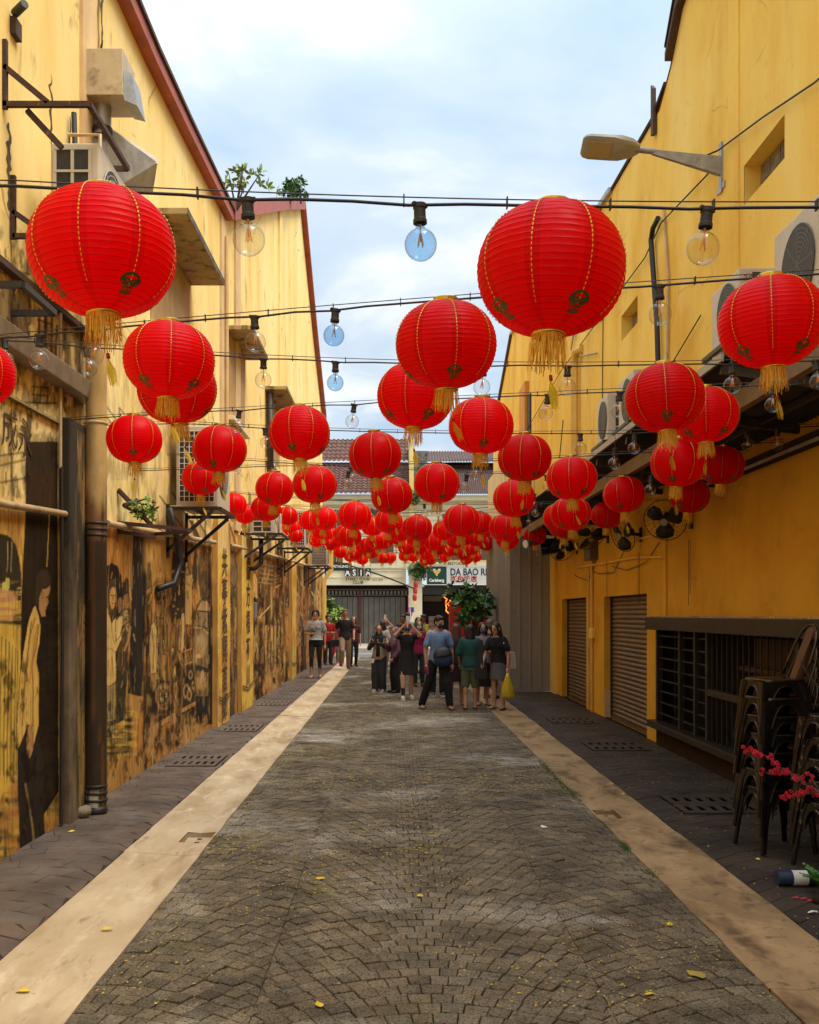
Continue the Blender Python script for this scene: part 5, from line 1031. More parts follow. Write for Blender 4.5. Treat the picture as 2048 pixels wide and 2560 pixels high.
# spotlights on the front beam
for (p, lb) in (((2.62, 10.6, 3.05), 'nearer silver floodlight clamped under the awning beside a lantern'), ((2.55, 18.3, 3.02), 'farther small floodlight with white face under the awning by the dark lantern')):
    t = thing('floodlight', lb, 'lamp', p)
    x, y, z = p; d = Vector((-.8, -.5, -.25)).normalized(); c = Vector(p)
    mb = MB(); mb.tube([c+d*.0, c+d*.08, c+d*.16], [.045, .06, .075], 14); obj('housing', mb, BEAM, t, smooth=30)
    mb = MB(); mb.tube([c+d*.16, c+d*.185], [.074, .068], 14); obj('lens', mb, WHITE, t, smooth=30); obj('clamp', MB().bar(c, (x+.03, y, z+.2), .03), BEAM, t)
# street lamp on its arm
sl = thing('street_lamp', 'grey flat-headed street lamp on a tapered arm reaching over the alley from the right wall', 'street lamp', (RW, 10.4, 6.4))
obj('wall_plate', MB().box(RW-.025, RW-.001, 10.36, 10.44, 6.10, 6.62), STEEL, sl); obj('bolt_plate', MB().box(RW-.02, RW-.004, 10.28, 10.52, 6.12, 6.18), STEEL, sl)
obj('arm', MB().hexa([(2.70, 10.38, 6.50), (RW-.02, 10.37, 6.28), (RW-.02, 10.43, 6.28), (2.70, 10.42, 6.50), (2.70, 10.38, 6.545), (RW-.02, 10.37, 6.47), (RW-.02, 10.43, 6.47), (2.70, 10.42, 6.545)]), STEEL, sl)
obj('spigot', MB().tube([(2.72, 10.4, 6.53), (2.50, 10.4, 6.555)], .03, 10), STEEL, sl, smooth=40)
hdm = MB(); rings = []
for x, w, h, dz in ((2.56, .05, .05, 0), (2.48, .10, .08, .005), (2.36, .13, .10, .01), (2.28, .14, .06, .012), (2.05, .14, .05, .03), (1.99, .125, .035, .035), (1.965, .09, .02, .04)):
    rings.append([(x, 10.4+sy*w, 6.56+dz+sz*h/2) for sy, sz in ((-1, -.6), (-.8, -1), (.8, -1), (1, -.6), (1, .6), (.8, 1), (-.8, 1), (-1, .6))])
hdm.loft(rings); me = hdm.mesh('lamp_head'); TM = Matrix.Translation((0, 10.4, 6.56)) @ Matrix.Rotation(R(-24), 4, 'X') @ Matrix.Diagonal((1, 1.05, 1.05, 1)) @ Matrix.Translation((0, -10.4, -6.56)); me.transform(TM); obj('lamp_head', me, M('lamp_grey', [(.40, .38, .32), (.34, .32, .27)], ns=5, rough=.4), sl, smooth=35)
me = MB().hexa([(2.04, 10.31, 6.552), (2.26, 10.31, 6.535), (2.26, 10.49, 6.535), (2.04, 10.49, 6.552), (2.04, 10.31, 6.562), (2.26, 10.31, 6.545), (2.26, 10.49, 6.545), (2.04, 10.49, 6.562)]).mesh('led'); me.transform(TM); obj('led_panel', me, M('led_lens', [(.50, .38, .20), (.42, .32, .16)], ns=60, rough=.2), sl)
# loose overhead cables on the right wall
def cable(pts, r, label):
    o = obj('overhead_cable', MB().tube(pts, r, 6), BLACK, None, smooth=True); tag(o, label, 'cable')
cable([(RW-.03, 7.2, 5.85), (RW-.05, 8.0, 5.97), (RW-.06, 9.1, 6.24), (RW-.06, 10.35, 6.52), (RW-.3, 10.45, 6.45)], .009, 'pair of cables rising along the yellow wall to the street lamp bracket')
cable([(RW-.05, 10.4, 6.4), (RW-.05, 12.6, 6.65), (RW-.05, 13.4, 6.5), (RW-.06, 20, 6.6), (RW-.06, 27, 6.3)], .009, 'long cable running from the street lamp down along the yellow wall')
cable([(RW-.04, 11.0, 5.0), (RW-.06, 12.0, 4.75), (RW-.05, 13.0, 4.6), (RW-.04, 13.3, 4.5)], .008, 'short knotted cable on the yellow wall above the awning')
# ---------------------------------------------------------------- buildings across the street
FY = 54.0
def fx(X): return (X-VX)*FY/F
def fz(Y): return CAMH+(VY-Y)*FY/F
fl_ = thing('corner_shophouse', 'cream two storey shophouse across the street with a red tiled roof and grey folding shutters', 'building', (-2, FY, 0))
fr_ = thing('corner_shophouse', 'cream shophouse across the street with a brown metal roof and a restaurant sign', 'building', (4, FY, 0))
XS = fx(1026)
def bx(parent, name, x0, x1, z0, z1, yo, mat, depth=.15, **k): return obj(name, MB().box(x0, x1, FY-yo, FY-yo+depth, z0, z1), mat, parent, **k)
zc = fz(1238)
bx(fl_, 'upper_wall', -16, XS, fz(1412), zc, 0, CREAM); bx(fr_, 'upper_wall', XS+.001, 16, fz(1412), zc, 0, CREAM)
bx(fl_, 'cornice', -16, XS, fz(1250), fz(1238), .35, CREAM, .5); bx(fl_, 'cornice', -16, XS, fz(1262), fz(1252), .22, CREAM, .3); bx(fr_, 'cornice', XS+.01, 16, fz(1252), fz(1240), .35, CREAM, .5)
bx(fl_, 'string_course', -16, fx(1015), fz(1421), fz(1412), .3, CREAM, .4); bx(fr_, 'string_course', fx(1062), 16, fz(1418), fz(1411), .3, CREAM, .4)
sg = bx(fl_, 'sign_board', -16, fx(1015), fz(1462), fz(1422), .22, CREAM, .3)
for k in (fz(1443), fz(1427)): bx(fl_, 'moulding', -16, fx(1015), k-.03, k+.03, .26, CREAM, .1)
# windows with brown louvred leaves
def fwin(parent, X0, X1, Y0, Y1):
    w = bx(parent, 'window', fx(X0)-.08, fx(X1)+.08, fz(Y1)-.08, fz(Y0)+.08, .04, CREAM, .1); n = 2
    for i in range(n):
        a = fx(X0)+(fx(X1)-fx(X0))*i/n; b = fx(X0)+(fx(X1)-fx(X0))*(i+1)/n
        obj('shutter_leaf', MB().box(a+.02, b-.02, FY-.07, FY-.041, fz(Y1), fz(Y0)), M('brown_window_leaf', [(.13, .07, .04), (.09, .05, .03)], ns=3, rough=.7), w)
for X0, X1 in ((826, 858), (925, 985)): fwin(fl_, X0, X1, 1275, 1408)
for X0, X1 in ((1105, 1150), (1180, 1225), (1260, 1310)): fwin(fr_, X0, X1, 1285, 1400)
for X in (905, 1000): bx(fl_, 'wall_pilaster', fx(X)-.18, fx(X)+.18, fz(1412), fz(1262), .10, CREAM, .1)
# central pillar
pl_ = bx(fl_, 'pillar', fx(1022), fx(1055), 0, fz(1411), .55, CREAM, .6); bx(fl_, 'pillar_capital', fx(1012), fx(1064), fz(1424), fz(1411), .62, CREAM, .7); bx(fl_, 'pillar_capital', fx(1017), fx(1060), fz(1468), fz(1461), .60, CREAM, .7)
# roofs
def tiled(parent, x0, x1, y0, z0, y1, z1, pitch, rows, mat, name):
    nx = int((x1-x0)/pitch)*2; vs = []; fs = []
    for r in range(rows+1):
        for sub in (0, 1):
            if r == rows and sub: continue
            f = (r+(.0 if sub == 0 else .98))/rows; y = y0+(y1-y0)*f; z = z0+(z1-z0)*f+(0 if sub == 0 else .0)+(.07 if sub == 0 else 0)
            for i in range(nx+1): vs.append((x0+(x1-x0)*i/nx, y, z+(.055 if i % 2 else -.02)))
    n = nx+1; R_ = len(vs)//n
    fs = [(a*n+i, a*n+i+1, (a+1)*n+i+1, (a+1)*n+i) for a in range(R_-1) for i in range(nx)]
    return obj(name, MB().add(vs, fs), mat, parent, kind='stuff')
tiled(fl_, -16, XS-.05, FY-.6, fz(1240), FY+2.2, fz(1240)+2.05, .26, 12, TILE, 'lower_roof')
bx(fl_, 'clerestory', -16, XS-.05, fz(1162), fz(1140), -2.3, M('ochre_strip', [(.35, .24, .08), (.25, .17, .07)], ns=2), .1)
tiled(fl_, -16, XS-.05, FY+2.0, fz(1142), FY+4.2, fz(1142)+1.6, .26, 6, TILE, 'upper_roof')
obj('party_wall', MB().box(XS-.05, XS+.18, FY-.4, FY+4.4, 4, 11.2), YEL, fl_)
obj('chimney_wall', MB().box(XS+.18, XS+.95, FY+.3, FY+4, 4, 10.6), M('black_grey_mould', [(.05, .05, .05), (.25, .23, .2)], ns=4, rough=.9), fr_)
tiled(fr_, XS+.9, 12, FY-.5, fz(1242), FY+2.4, fz(1242)+2.0, .11, 1, BROOF, 'lower_roof')
bx(fr_, 'clerestory', XS+.9, 12, fz(1170), fz(1140), -2.45, DARKI, .1)
tiled(fr_, XS+.6, 12, FY+1.8, fz(1145), FY+4.4, fz(1145)+1.0, .16, 1, BROOF, 'upper_roof')
# ground floor left: dark transom with slats and folding shutter leaves
bx(fl_, 'dark_opening', -16, fx(1022), .1, fz(1462), -.5, DARKI, .05)
bx(fl_, 'transom_beam', -16, fx(1022), fz(1476), fz(1472), -.2, WOODD, .1); bx(fl_, 'transom_beam', -16, fx(1022), fz(1490), fz(1487), -.2, WOODD, .1)
for k in range(46): obj('transom_slat', MB().box(-8.2+k*.2, -8.2+k*.2+.12, FY+.32, FY+.34, fz(1487), fz(1477)), M('grey_slat', [(.22, .19, .14), (.16, .14, .1)], ns=3), fl_)
fs_ = bx(fl_, 'folding_shutter', -9, fx(1015), .1, fz(1492), -.36, BMET, .02)
x = -8.9; xe = fx(1014)
while x < xe-.05:
    w = .29 if abs(x-fx(899)) > .2 else .29
    xx = min(x+w, xe)
    obj('shutter_leaf', MB().hexa([(x+.004, FY+.30, .12), (xx-.02, FY+.345, .12), (xx-.02, FY+.355, .12), (x+.004, FY+.31, .12), (x+.004, FY+.30, fz(1492)), (xx-.02, FY+.345, fz(1492)), (xx-.02, FY+.355, fz(1492)), (x+.004, FY+.31, fz(1492))]), GSHUT, fs_); x += w
obj('shutter_post', MB().box(fx(896), fx(903), FY+.24, FY+.29, .1, fz(1475)), M('maroon_post', [(.10, .025, .02), (.07, .02, .015)]), fl_)
# letters
place_text('sign_lettering', 'STREET FOOD', .23, Vector((fx(895.5), FY-.235, fz(1451))), BMET, sg, bold=.002, sx=.9); place_text('sign_lettering', 'CLUB', .23, Vector((fx(895.5), FY-.235, fz(1460))), BMET, sg, bold=.002); place_text('sign_lettering', 'since 2020', .14, Vector((fx(944), FY-.235, fz(1452))), BMET, sg, bold=-.003)
for ch, X in zip('ASIA', (870, 886.5, 903.5, 921)):
    a = obj('letter_tile', MB().box(fx(X-6.4), fx(X+6.4), FY-.40, FY-.30, fz(1441), fz(1421.5)), BLACK, sg)
    place_text('sign_lettering', ch, .46, Vector((fx(X), FY-.41, fz(1439.5))), WHITE, sg, bold=.016, sx=.8)
st = MB(); c = Vector((fx(903.5), FY-.4, fz(1414))); vs = [(c.x+(.14 if k % 2 == 0 else .055)*math.sin(PI*k/5), c.y, c.z+(.14 if k % 2 == 0 else .055)*math.cos(PI*k/5)) for k in range(10)]; vs += [(a, b+.04, c_) for a, b, c_ in vs]
st.add(vs, [tuple(range(10)), tuple(range(10, 20))[::-1]]+[(k, (k+1) % 10, 10+(k+1) % 10, 10+k) for k in range(10)]); obj('star', st, WHITE, sg)
# street name board
ns_ = thing('street_name_board', 'black street name board with white lettering before the cream shophouse', 'sign', (fx(850), 50, 3))
sN = 50/F
obj('board', MB().box((812-VX)*sN, (879.5-VX)*sN, 50, 50.05, CAMH+(VY-1427)*sN, CAMH+(VY-1407)*sN), BLACK, ns_)
place_text('sign_lettering', 'LORONG PETALING', .175, Vector(((876-VX)*sN-.1, 49.99, CAMH+(VY-1419)*sN)), WHITE, ns_, bold=.004, align='RIGHT', sx=1.0); place_text('sign_lettering', '4', .17, Vector(((877-VX)*sN, 49.99, CAMH+(VY-1419)*sN)), GCORD, ns_, align='RIGHT')
obj('board_post', MB().bar(((814-VX)*sN, 50.03, .1), ((814-VX)*sN, 50.03, CAMH+(VY-1420)*sN), .06), BMET, ns_)
# restaurant sign
rs = thing('restaurant_sign', 'long restaurant sign with a green panel at its left end and DA BAO RE lettering', 'sign', (fx(1150), FY-.6, fz(1440)))
YS = FY-.75; sS = YS/F
sx_ = lambda X: (X-VX)*sS
sz_ = lambda Y: CAMH+(VY-Y)*sS
obj('green_panel', MB().box(sx_(1067.5), sx_(1117), YS, YS+.12, sz_(1461), sz_(1416)), M('sign_green', [(.004, .05, .028), (.004, .045, .024)], rough=.4), rs)
obj('white_panel', MB().box(sx_(1118), sx_(1300), YS, YS+.12, sz_(1461), sz_(1417)), M('sign_white', [(.62, .60, .56), (.56, .54, .5)], rough=.5), rs)
fm = MB(); fm.box(sx_(1066), sx_(1301), YS-.02, YS+.12, sz_(1462.5), sz_(1461)); fm.box(sx_(1066), sx_(1301), YS-.02, YS+.12, sz_(1416), sz_(1414.8)); fm.box(sx_(1066), sx_(1067.5), YS-.02, YS+.12, sz_(1461), sz_(1416)); obj('sign_frame', fm, WHITE, rs)
NB = M('navy_letter', [(.01, .03, .055), (.01, .028, .05)])
place_text('sign_lettering', 'DA BAO RESTORAN', .52, Vector((sx_(1125.5), YS-.006, sz_(1438))), NB, rs, bold=.012, align='LEFT', sx=.78)
place_text('sign_lettering', '打包饭店', .36, Vector((sx_(1126), YS-.006, sz_(1453.5))), REDP, rs, bold=.008, align='LEFT', sx=1.0)
place_text('sign_lettering', 'RESTORAN', .20, Vector((sx_(1119), YS+.02, sz_(1412.5))), BMET, rs, bold=.006, align='LEFT')
place_text('sign_lettering', 'Carlsberg', .22, Vector((sx_(1091.5), YS-.006, sz_(1454))), WHITE, rs, bold=.009, sx=.92)
lg = MB()
for i, (dx, dz, r) in enumerate(((-.14, .16, .075), (.14, .16, .075), (-.05, .13, .06), (.05, .13, .06), (0, .03, .09), (-.09, .07, .06), (.09, .07, .06), (0, -.08, .055))):
    cx_, cz_ = sx_(1092)+dx, sz_(1434)+dz; yo = YS-.006-.001*i
    lg.add([(cx_+r*math.cos(2*PI*k/14), yo, cz_+r*math.sin(2*PI*k/14)) for k in range(14)], [tuple(range(14))[::-1]])
obj('leaf_logo', lg, M('logo_gold', [(.75, .48, .10), (.7, .42, .08)]), rs)
fo = MB()
for i, dx in enumerate((-.16, -.10, .10, .16)):
    cx_, cz_ = sx_(1092)+dx, sz_(1434)+.215; fo.add([(cx_+.05*math.cos(2*PI*k/12), YS-.016-.001*i, cz_+.04*math.sin(2*PI*k/12)) for k in range(12)], [tuple(range(12))[::-1]])
obj('logo_foam', fo, WHITE, rs)
bx(fr_, 'dark_opening', fx(1055), 16, .1, fz(1462), -.9, DARKI, .05); bx(fr_, 'canopy', fx(1055), 16, fz(1487), fz(1463), .5, M('dark_canopy', [(.02, .018, .016), (.03, .026, .022)]), .6)
bx(fr_, 'menu_board', fx(1060), fx(1105), fz(1503), fz(1489), -.4, M('menu_board_olive', [(.09, .08, .05), (.05, .045, .03)], ns=5), .05)
for k in range(4):
    for j in range(3): bx(fr_, 'counter_tile', fx(1072+k*8.5), fx(1080+k*8.5), fz(1578-j*13), fz(1566.5-j*13), .1, M('brown_tile', [(.16, .09, .06), (.12, .07, .05)], ns=6, rough=.4), .1)
bx(fr_, 'counter', fx(1071), fx(1107), .1, fz(1549), .0, DARKI, .3)
# neon hand sign
nn = thing('neon_sign', 'orange neon line sign of a pointing hand inside the dark restaurant front', 'neon sign', (fx(1120), FY-.2, 2))
sq = lambda X, Y: (fx(X), FY-.2, fz(Y))
for pts in ([(1110, 1493), (1118, 1499), (1127, 1502), (1130, 1510)], [(1116, 1500), (1114, 1508), (1116, 1520), (1115, 1527), (1121, 1533)], [(1118, 1508), (1124, 1505), (1131, 1508)], [(1120, 1511), (1124, 1518), (1131, 1515), (1127, 1509), (1122, 1511)], [(1116, 1510), (1120, 1509)]): obj('neon_tube', MB().tube([sq(*p) for p in pts], .025, 6), NEON, nn)
# pillar details: string of three little lanterns, flags, vines
tl = thing('hanging_lantern_string', 'string of three small red barrel lanterns hanging before the cream pillar', 'lantern string', (fx(1039), FY-1.2, 3))
sT = (FY-1.2)/F
for k, y in enumerate((1461, 1477, 1494)): obj('barrel_lantern', MB().lathe([(.03, -.17), (.09, -.16), (.115, -.09), (.115, .09), (.09, .16), (.03, .17)], 14, ((1039.5-k*1.3-VX)*sT, FY-1.2, CAMH+(VY-y)*sT), cap=True), REDP, tl, smooth=40)
obj('tassel', MB().lathe([(.02, 0), (.06, -.12)], 8, ((1037-VX)*sT, FY-1.2, CAMH+(VY-1502)*sT)), TASS, tl); obj('string', MB().tube([((1041-VX)*sT, FY-1.2, 4.6), ((1037-VX)*sT, FY-1.2, 2.4)], .008, 5), BLACK, tl)
def flag(X, Y0, Y1, lb, cols):
    t = thing('flag', lb, 'flag', (fx(X), FY-1, 1)); s = (FY-1.0)/F; x0 = (X-VX)*s; z1 = CAMH+(VY-Y0)*s; z0 = CAMH+(VY-Y1)*s; n = 6
    for i in range(n): obj('stripe', MB().quad((x0+i*.05, FY-1.0+.02*(i % 2), z0+.1*i), (x0+(i+1)*.05, FY-1.0+.02*((i+1) % 2), z0+.1*(i+1)), (x0+(i+1)*.05-.06, FY-1.0+.02*((i+1) % 2), z1), (x0+i*.05-.06, FY-1.0+.02*(i % 2), z1)), cols[i % 2], t)
    obj('canton', MB().box(x0+.10, x0+.22, FY-1.04, FY-1.03, z1-.26, z1), M('flag_blue', [(.02, .05, .30), (.02, .04, .25)]), t); obj('pole', MB().tube([(x0+.1, FY-.98, z0-.3), (x0+.22, FY-.98, z1+.2)], .015, 6), WHITE, t)
flag(1024, 1518, 1552, 'striped red and white flag with blue corner at the cream pillar foot', [REDP, WHITE])
bn = obj('vertical_banner', MB().box(fx(1020), fx(1021.6), FY-.62, FY-.60, fz(1545), fz(1488)), M('purple_banner', [(.35, .05, .2), (.5, .25, .4)], ns=20), None); tag(bn, 'thin purple banner along the left edge of the cream pillar', 'banner')
for k, (x0_, z0_, x1_, z1_, sg_) in enumerate(((-9, 5.6, 5, 5.2, .5), (-9, 4.75, 1.1, 3.0, -.7), (-8, 6.2, 8, 6.0, .4), (-8, 7.2, 8, 7.6, .5), (-8, 5.9, 8, 6.4, .3))):
    pts = [(x0_+(x1_-x0_)*i/12, FY-2-.2*k, z0_+(z1_-z0_)*i/12-sg_*4*(i/12)*(1-i/12)) for i in range(13)]
    cb_ = obj('street_cable', MB().tube(pts, .022 if k != 1 else .04, 5), BLACK, None); tag(cb_, ['lowest thin street cable before the cream fronts', 'thick drooping cable in front of the letter sign', 'third street cable from below across the street', 'topmost street cable across the tiled roof', 'fourth street cable from below across the street'][k], 'cable')
rd = obj('red_cabinet', MB().box(1.6, 3.3, 28.5, 29, 0, 2.05), REDP, None); tag(rd, 'red painted cabinet behind the leafy tree', 'cabinet')
# ---------------------------------------------------------------- plants
def leaf_geo(mb, p, d, L_, w, up):
    d = d.normalized(); s = d.cross(up); s = s.normalized() if s.length > 1e-3 else Vector((1, 0, 0)); n = s.cross(d)
    mb.add([p, p+d*L_*.3+s*w*.45-n*w*.1, p+d*L_*.65+s*w*.5-n*w*.12, p+d*L_, p+d*L_*.65-s*w*.5-n*w*.12, p+d*L_*.3-s*w*.45-n*w*.1, p+d*L_*.5+n*w*.06], [(0, 1, 6), (1, 2, 6), (2, 3, 6), (3, 4, 6), (4, 5, 6), (5, 0, 6)])
def bush(name, label, cat, base, centre, rad, nclump, leaves, L_, mats, holes=.0, seed=1, trunk=True):
    random.seed(seed); t = thing(name, label, cat, base); mbs = [MB() for _ in mats]; c = Vector(centre); st = MB()
    lobes = [(c+Vector((random.uniform(-.62, .62)*rad[0], random.uniform(-.5, .5)*rad[1], random.uniform(-.62, .62)*rad[2])), random.uniform(.35, .6)) for _ in range(9)]
    for i in range(nclump):
        lc, lr = random.choice(lobes); v = Vector((random.gauss(0, 1), random.gauss(0, 1), random.gauss(0, 1))).normalized()*random.uniform(.55, 1.0)
        p = lc+Vector((v.x*rad[0]*lr, v.y*rad[1]*lr, v.z*rad[2]*lr)); out = (p-c); out = (out.normalized()+Vector((0, 0, .5))+v*.5).normalized()
        mi = random.choices(range(len(mats)), weights=[3, 3, 2][:len(mats)])[0]
        for k in range(leaves):
            a = 2*PI*k/leaves+random.random(); q = out.orthogonal().normalized(); q.rotate(Matrix.Rotation(a, 3, out)); d = (out*random.uniform(.25, .9)+q).normalized()
            leaf_geo(mbs[mi], p, d, L_*random.uniform(.7, 1.25), L_*.42, out)
        if i % 5 == 0: st.tube([Vector(base)+Vector((0, 0, .2)), (Vector(base)+p)/2+Vector((0, 0, .1)), p], [.025, .014, .005], 5, cap=False)
    for mb, m in zip(mbs, mats): obj('crown', mb, m, t, kind='stuff')
    obj('trunk', st, STEM, t)
    return t
bush('leafy_tree', 'rubber plant tree with large dark glossy leaves before the ribbed metal hoarding', 'tree', (1.95, 24.2, 0), (1.88, 24.0, 1.86), (.56, .5, .64), 150, 6, .19, [LEAFD, LEAF, LEAFD], seed=4)
bush('bush', 'round bright green bush at the far left corner by the yellow down pipe', 'bush', (-2.1, 39.0, 0), (-2.28, 39.0, 1.72), (.52, .5, .62), 420, 7, .16, [LEAF, LEAFL, LEAFD], seed=8)
bush('bush', 'lower dark green part of the planting behind the woman in red', 'bush', (-2.1, 38.3, 0), (-2.15, 38.3, .9), (.85, .4, .6), 330, 7, .15, [LEAFD, LEAF, LEAFD], seed=9)
bush('sapling', 'young pale green sapling sprouting from the roof joint of the left houses', 'sapling', (-2.52, 15.9, 7.95), (-2.28, 15.9, 8.68), (.52, .3, .22), 24, 5, .12, [LEAFL, LEAFL, LEAFL], seed=12)
bush('weed', 'small dark weed growing over the red verge of the left gable', 'weed', (-2.5, 24, 11.7), (-2.42, 24, 11.95), (.3, .3, .38), 60, 5, .13, [LEAF, LEAFD], seed=13)
bush('fern', 'green fern growing out of the wall beside the big pipe', 'fern', (-2.6, 9.6, 2.55), (-2.45, 9.8, 2.72), (.10, .45, .10), 60, 5, .045, [LEAF, LEAFL], seed=14)
bush('vine', 'trailing vine over the capital of the cream pillar', 'vine', (fx(1030), FY-.7, 3.8), (fx(1033), FY-.8, 4.0), (.75, .2, .75), 130, 5, .16, [LEAFD, LEAF], seed=15)
bush('vine', 'leafy vine on the cornice above the green sign panel', 'vine', (fx(1110), FY-.6, 4.5), (fx(1108), FY-.8, 4.75), (.7, .2, .4), 90, 5, .16, [LEAF, LEAFD], seed=16)
bush('vine', 'vine clump on the cream wall top between the roofs', 'vine', (fx(1035), FY-.6, 8), (fx(1036), FY-.6, 8.0), (.5, .2, .4), 60, 5, .16, [LEAF], seed=17)
# ---------------------------------------------------------------- lanterns
LD = .58; LR = LD/2; LH = .487            # diameter, height of the cloth
def lprof(t):      # t 0..1 from top to bottom -> radius, z below the top
    a = PI*(t*.90+.05); r = LR*(math.sin(a)**.86); return r, -LH*(.5-.5*math.cos(PI*(t*.93+.035)))/1.0
def lant_surface(ang, t, off=0.0):
    r, z = lprof(t); return Vector((math.cos(ang)*(r+off), math.sin(ang)*(r+off), z))
LPARTS = {}
def lantern_meshes(lod):
    if lod in LPARTS: return LPARTS[lod]
    random.seed(20+lod); seg, ribs = ((64, 27), (40, 27), (24, 14))[lod]; D = {}
    mb = MB(); prof = []
    for i in range(ribs):
        t0, t1 = i/ribs, (i+1)/ribs; r, z = lprof(t0); prof.append((r, z))
        for f in ((.12, .5, .88) if lod == 0 else (.5,)): r, z = lprof(t0+(t1-t0)*f); k = 1-(2*f-1)**2; prof.append((r-.0024*k**.5, z))
    prof.append(lprof(1)); vs = []; n = len(prof)
    for j, (r, z) in enumerate(prof):
        for k in range(seg):
            a = 2*PI*k/seg; s8 = abs(((a*8/(2*PI)+.5) % 1)-.5)*2; rr = r*(1-.008*(1-s8)**3)+random.gauss(0, .0005); vs.append((rr*math.cos(a), rr*math.sin(a), z+random.gauss(0, .0004)))
    mb.add(vs, [(j*seg+k, (j+1)*seg+k, (j+1)*seg+(k+1) % seg, j*seg+(k+1) % seg) for j in range(n-1) for k in range(seg)])
    me = mb.mesh('shade', True); me.set_sharp_from_angle(angle=R(28)) if lod == 0 else None; me.materials.append(LANT); D['shade'] = me
    zt = lprof(0)[1]; zb = lprof(1)[1]; rt = lprof(0)[0]; rb = lprof(1)[0]
    s2 = 28 if lod < 2 else 12
    mb = MB(); mb.lathe([(rt, zt-.004), (.068, zt+.002), (.070, zt+.022), (.066, zt+.026), (.060, zt+.024), (.060, zt-.004)], s2); me = mb.mesh('top_ring', True); me.set_sharp_from_angle(angle=R(40)); me.materials.append(GOLDM); D['top_ring'] = me
    mb = MB(); mb.lathe([(rb, zb+.002), (.066, zb-.002), (.068, zb-.016), (.062, zb-.018)], s2); me = mb.mesh('bottom_ring', True); me.materials.append(GOLDM); D['bottom_ring'] = me
    mb = MB(); nst = (110, 64, 28)[lod]; wst = (.0036, .0052, .011)[lod]
    for k in range(nst):
        a = 2*PI*k/nst+random.uniform(-.02, .02); L_ = random.uniform(.085, .14); fl = random.uniform(.0, .022); tw = random.uniform(-.12, .12); pr = []
        for q in (0, .35, .7, 1): rr = .064+fl*q+random.uniform(-.003, .003); aa = a+tw*q; pr.append(Vector((rr*math.cos(aa), rr*math.sin(aa), zb-.012-L_*q)))
        tx = Vector((-math.sin(a+tw), math.cos(a+tw), random.uniform(-.5, .5)*.2))*wst/2*random.uniform(.6, 1.3)
        vs = [p+s*tx for p in pr for s in (-1, 1)]; mb.add(vs, [(2*i, 2*i+1, 2*i+3, 2*i+2) for i in range(3)])
    me = mb.mesh('fringe'); me.materials.append(FRINGE); D['fringe'] = me
    for v_ in range(3):
        mb = MB(); sw = (-.015, .03, .07)[v_]; p0 = Vector((0, 0, zb)); p1 = Vector((sw*.5, 0, zb-.17)); mb.tube([p0, p1], .0025, 4)
        kn = MB(); kn.tube([p1, p1+Vector((sw*.1, 0, -.02))], .008, 6); n_t = (26, 14, 6)[lod]
        for k in range(n_t):
            a = random.random()*2*PI; r0 = .005; r1 = random.uniform(.004, .016); L_ = random.uniform(.085, .12)
            p = p1+Vector((0, 0, -.018)); q = p+Vector((sw*.7+r1*math.cos(a), r1*math.sin(a), -L_)); w = Vector((.0016, .0016, 0))*(1, 1.6, 3)[lod]
            mid = (p+q)/2+Vector((r1*.8*math.cos(a), r1*.8*math.sin(a), 0)); mb.add([p-w, p+w, mid+w, mid-w, q+w*.6, q-w*.6], [(0, 1, 2, 3), (3, 2, 4, 5)])
        me = mb.mesh('tassel'); me.materials.append(TASS); D['tassel%d' % v_] = me
        me = kn.mesh('tassel_knot', True); me.materials.append(REDP); D['knot%d' % v_] = me
    # gold cord: stitched dashes down one meridian, and a small pierced emblem at its foot
    mb = MB(); nd = (30, 26, 14)[lod]
    for i in range(nd):
        t0 = .02+.80*i/nd; t1 = t0+.80/nd*.62; w = (.0034 if i < nd*.55 else .0022)*(1, 1.15, 1.6)[lod]; pts = [lant_surface(0, t, .0015) for t in (t0, (t0+t1)/2, t1)]
        if lod == 2: mb.add([pts[0]+Vector((0, -w, 0)), pts[0]+Vector((0, w, 0)), pts[2]+Vector((0, w, 0)), pts[2]+Vector((0, -w, 0))], [(0, 1, 2, 3)])
        else: mb.tube(pts, [w*.6, w, w*.5], 4, cap=False)
    me = mb.mesh('cord'); me.materials.append(GCORD); D['cord'] = me
    mb = MB()
    def strip(pts, w):   # pts in (angle offset, t); a ribbon lying on the cloth
        L = [];
        for i, (a, t) in enumerate(pts):
            b = pts[min(i+1, len(pts)-1)]; c_ = pts[max(i-1, 0)]; dx, dy = (b[0]-c_[0])*.22, (b[1]-c_[1])*.62; l = math.hypot(dx, dy) or 1; nx, ny = -dy/l*w/.22, dx/l*w/.62
            L += [lant_surface(a+nx, t+ny, .003), lant_surface(a-nx, t-ny, .003)]
        mb.add(L, [(2*i, 2*i+1, 2*i+3, 2*i+2) for i in range(len(pts)-1)])
    ex = lambda u, v: (u/.22, .79+v/.62)
    if lod < 2:
        for (cu, cv, r, w) in ((0, -.012, .024, .0065), (-.020, .0, .014, .004), (.020, .0, .014, .004), (-.012, .028, .011, .0035), (.012, .028, .011, .0035)):
            strip([ex(cu+r*math.sin(2*PI*k/12)*1.25, cv-r*math.cos(2*PI*k/12)*.8) for k in range(13)], w)
        strip([ex(-.030, .044), ex(0, .047), ex(.030, .044)], .005); strip([ex(-.036, -.018), ex(-.04, .004)], .005); strip([ex(.036, -.018), ex(.04, .004)], .005)
    else: strip([ex(-.03, 0), ex(.03, 0)], .022)
    me = mb.mesh('emblem'); me.materials.append(GEMB); D['emblem'] = me
    LPARTS[lod] = D; return D
NLANT = 0
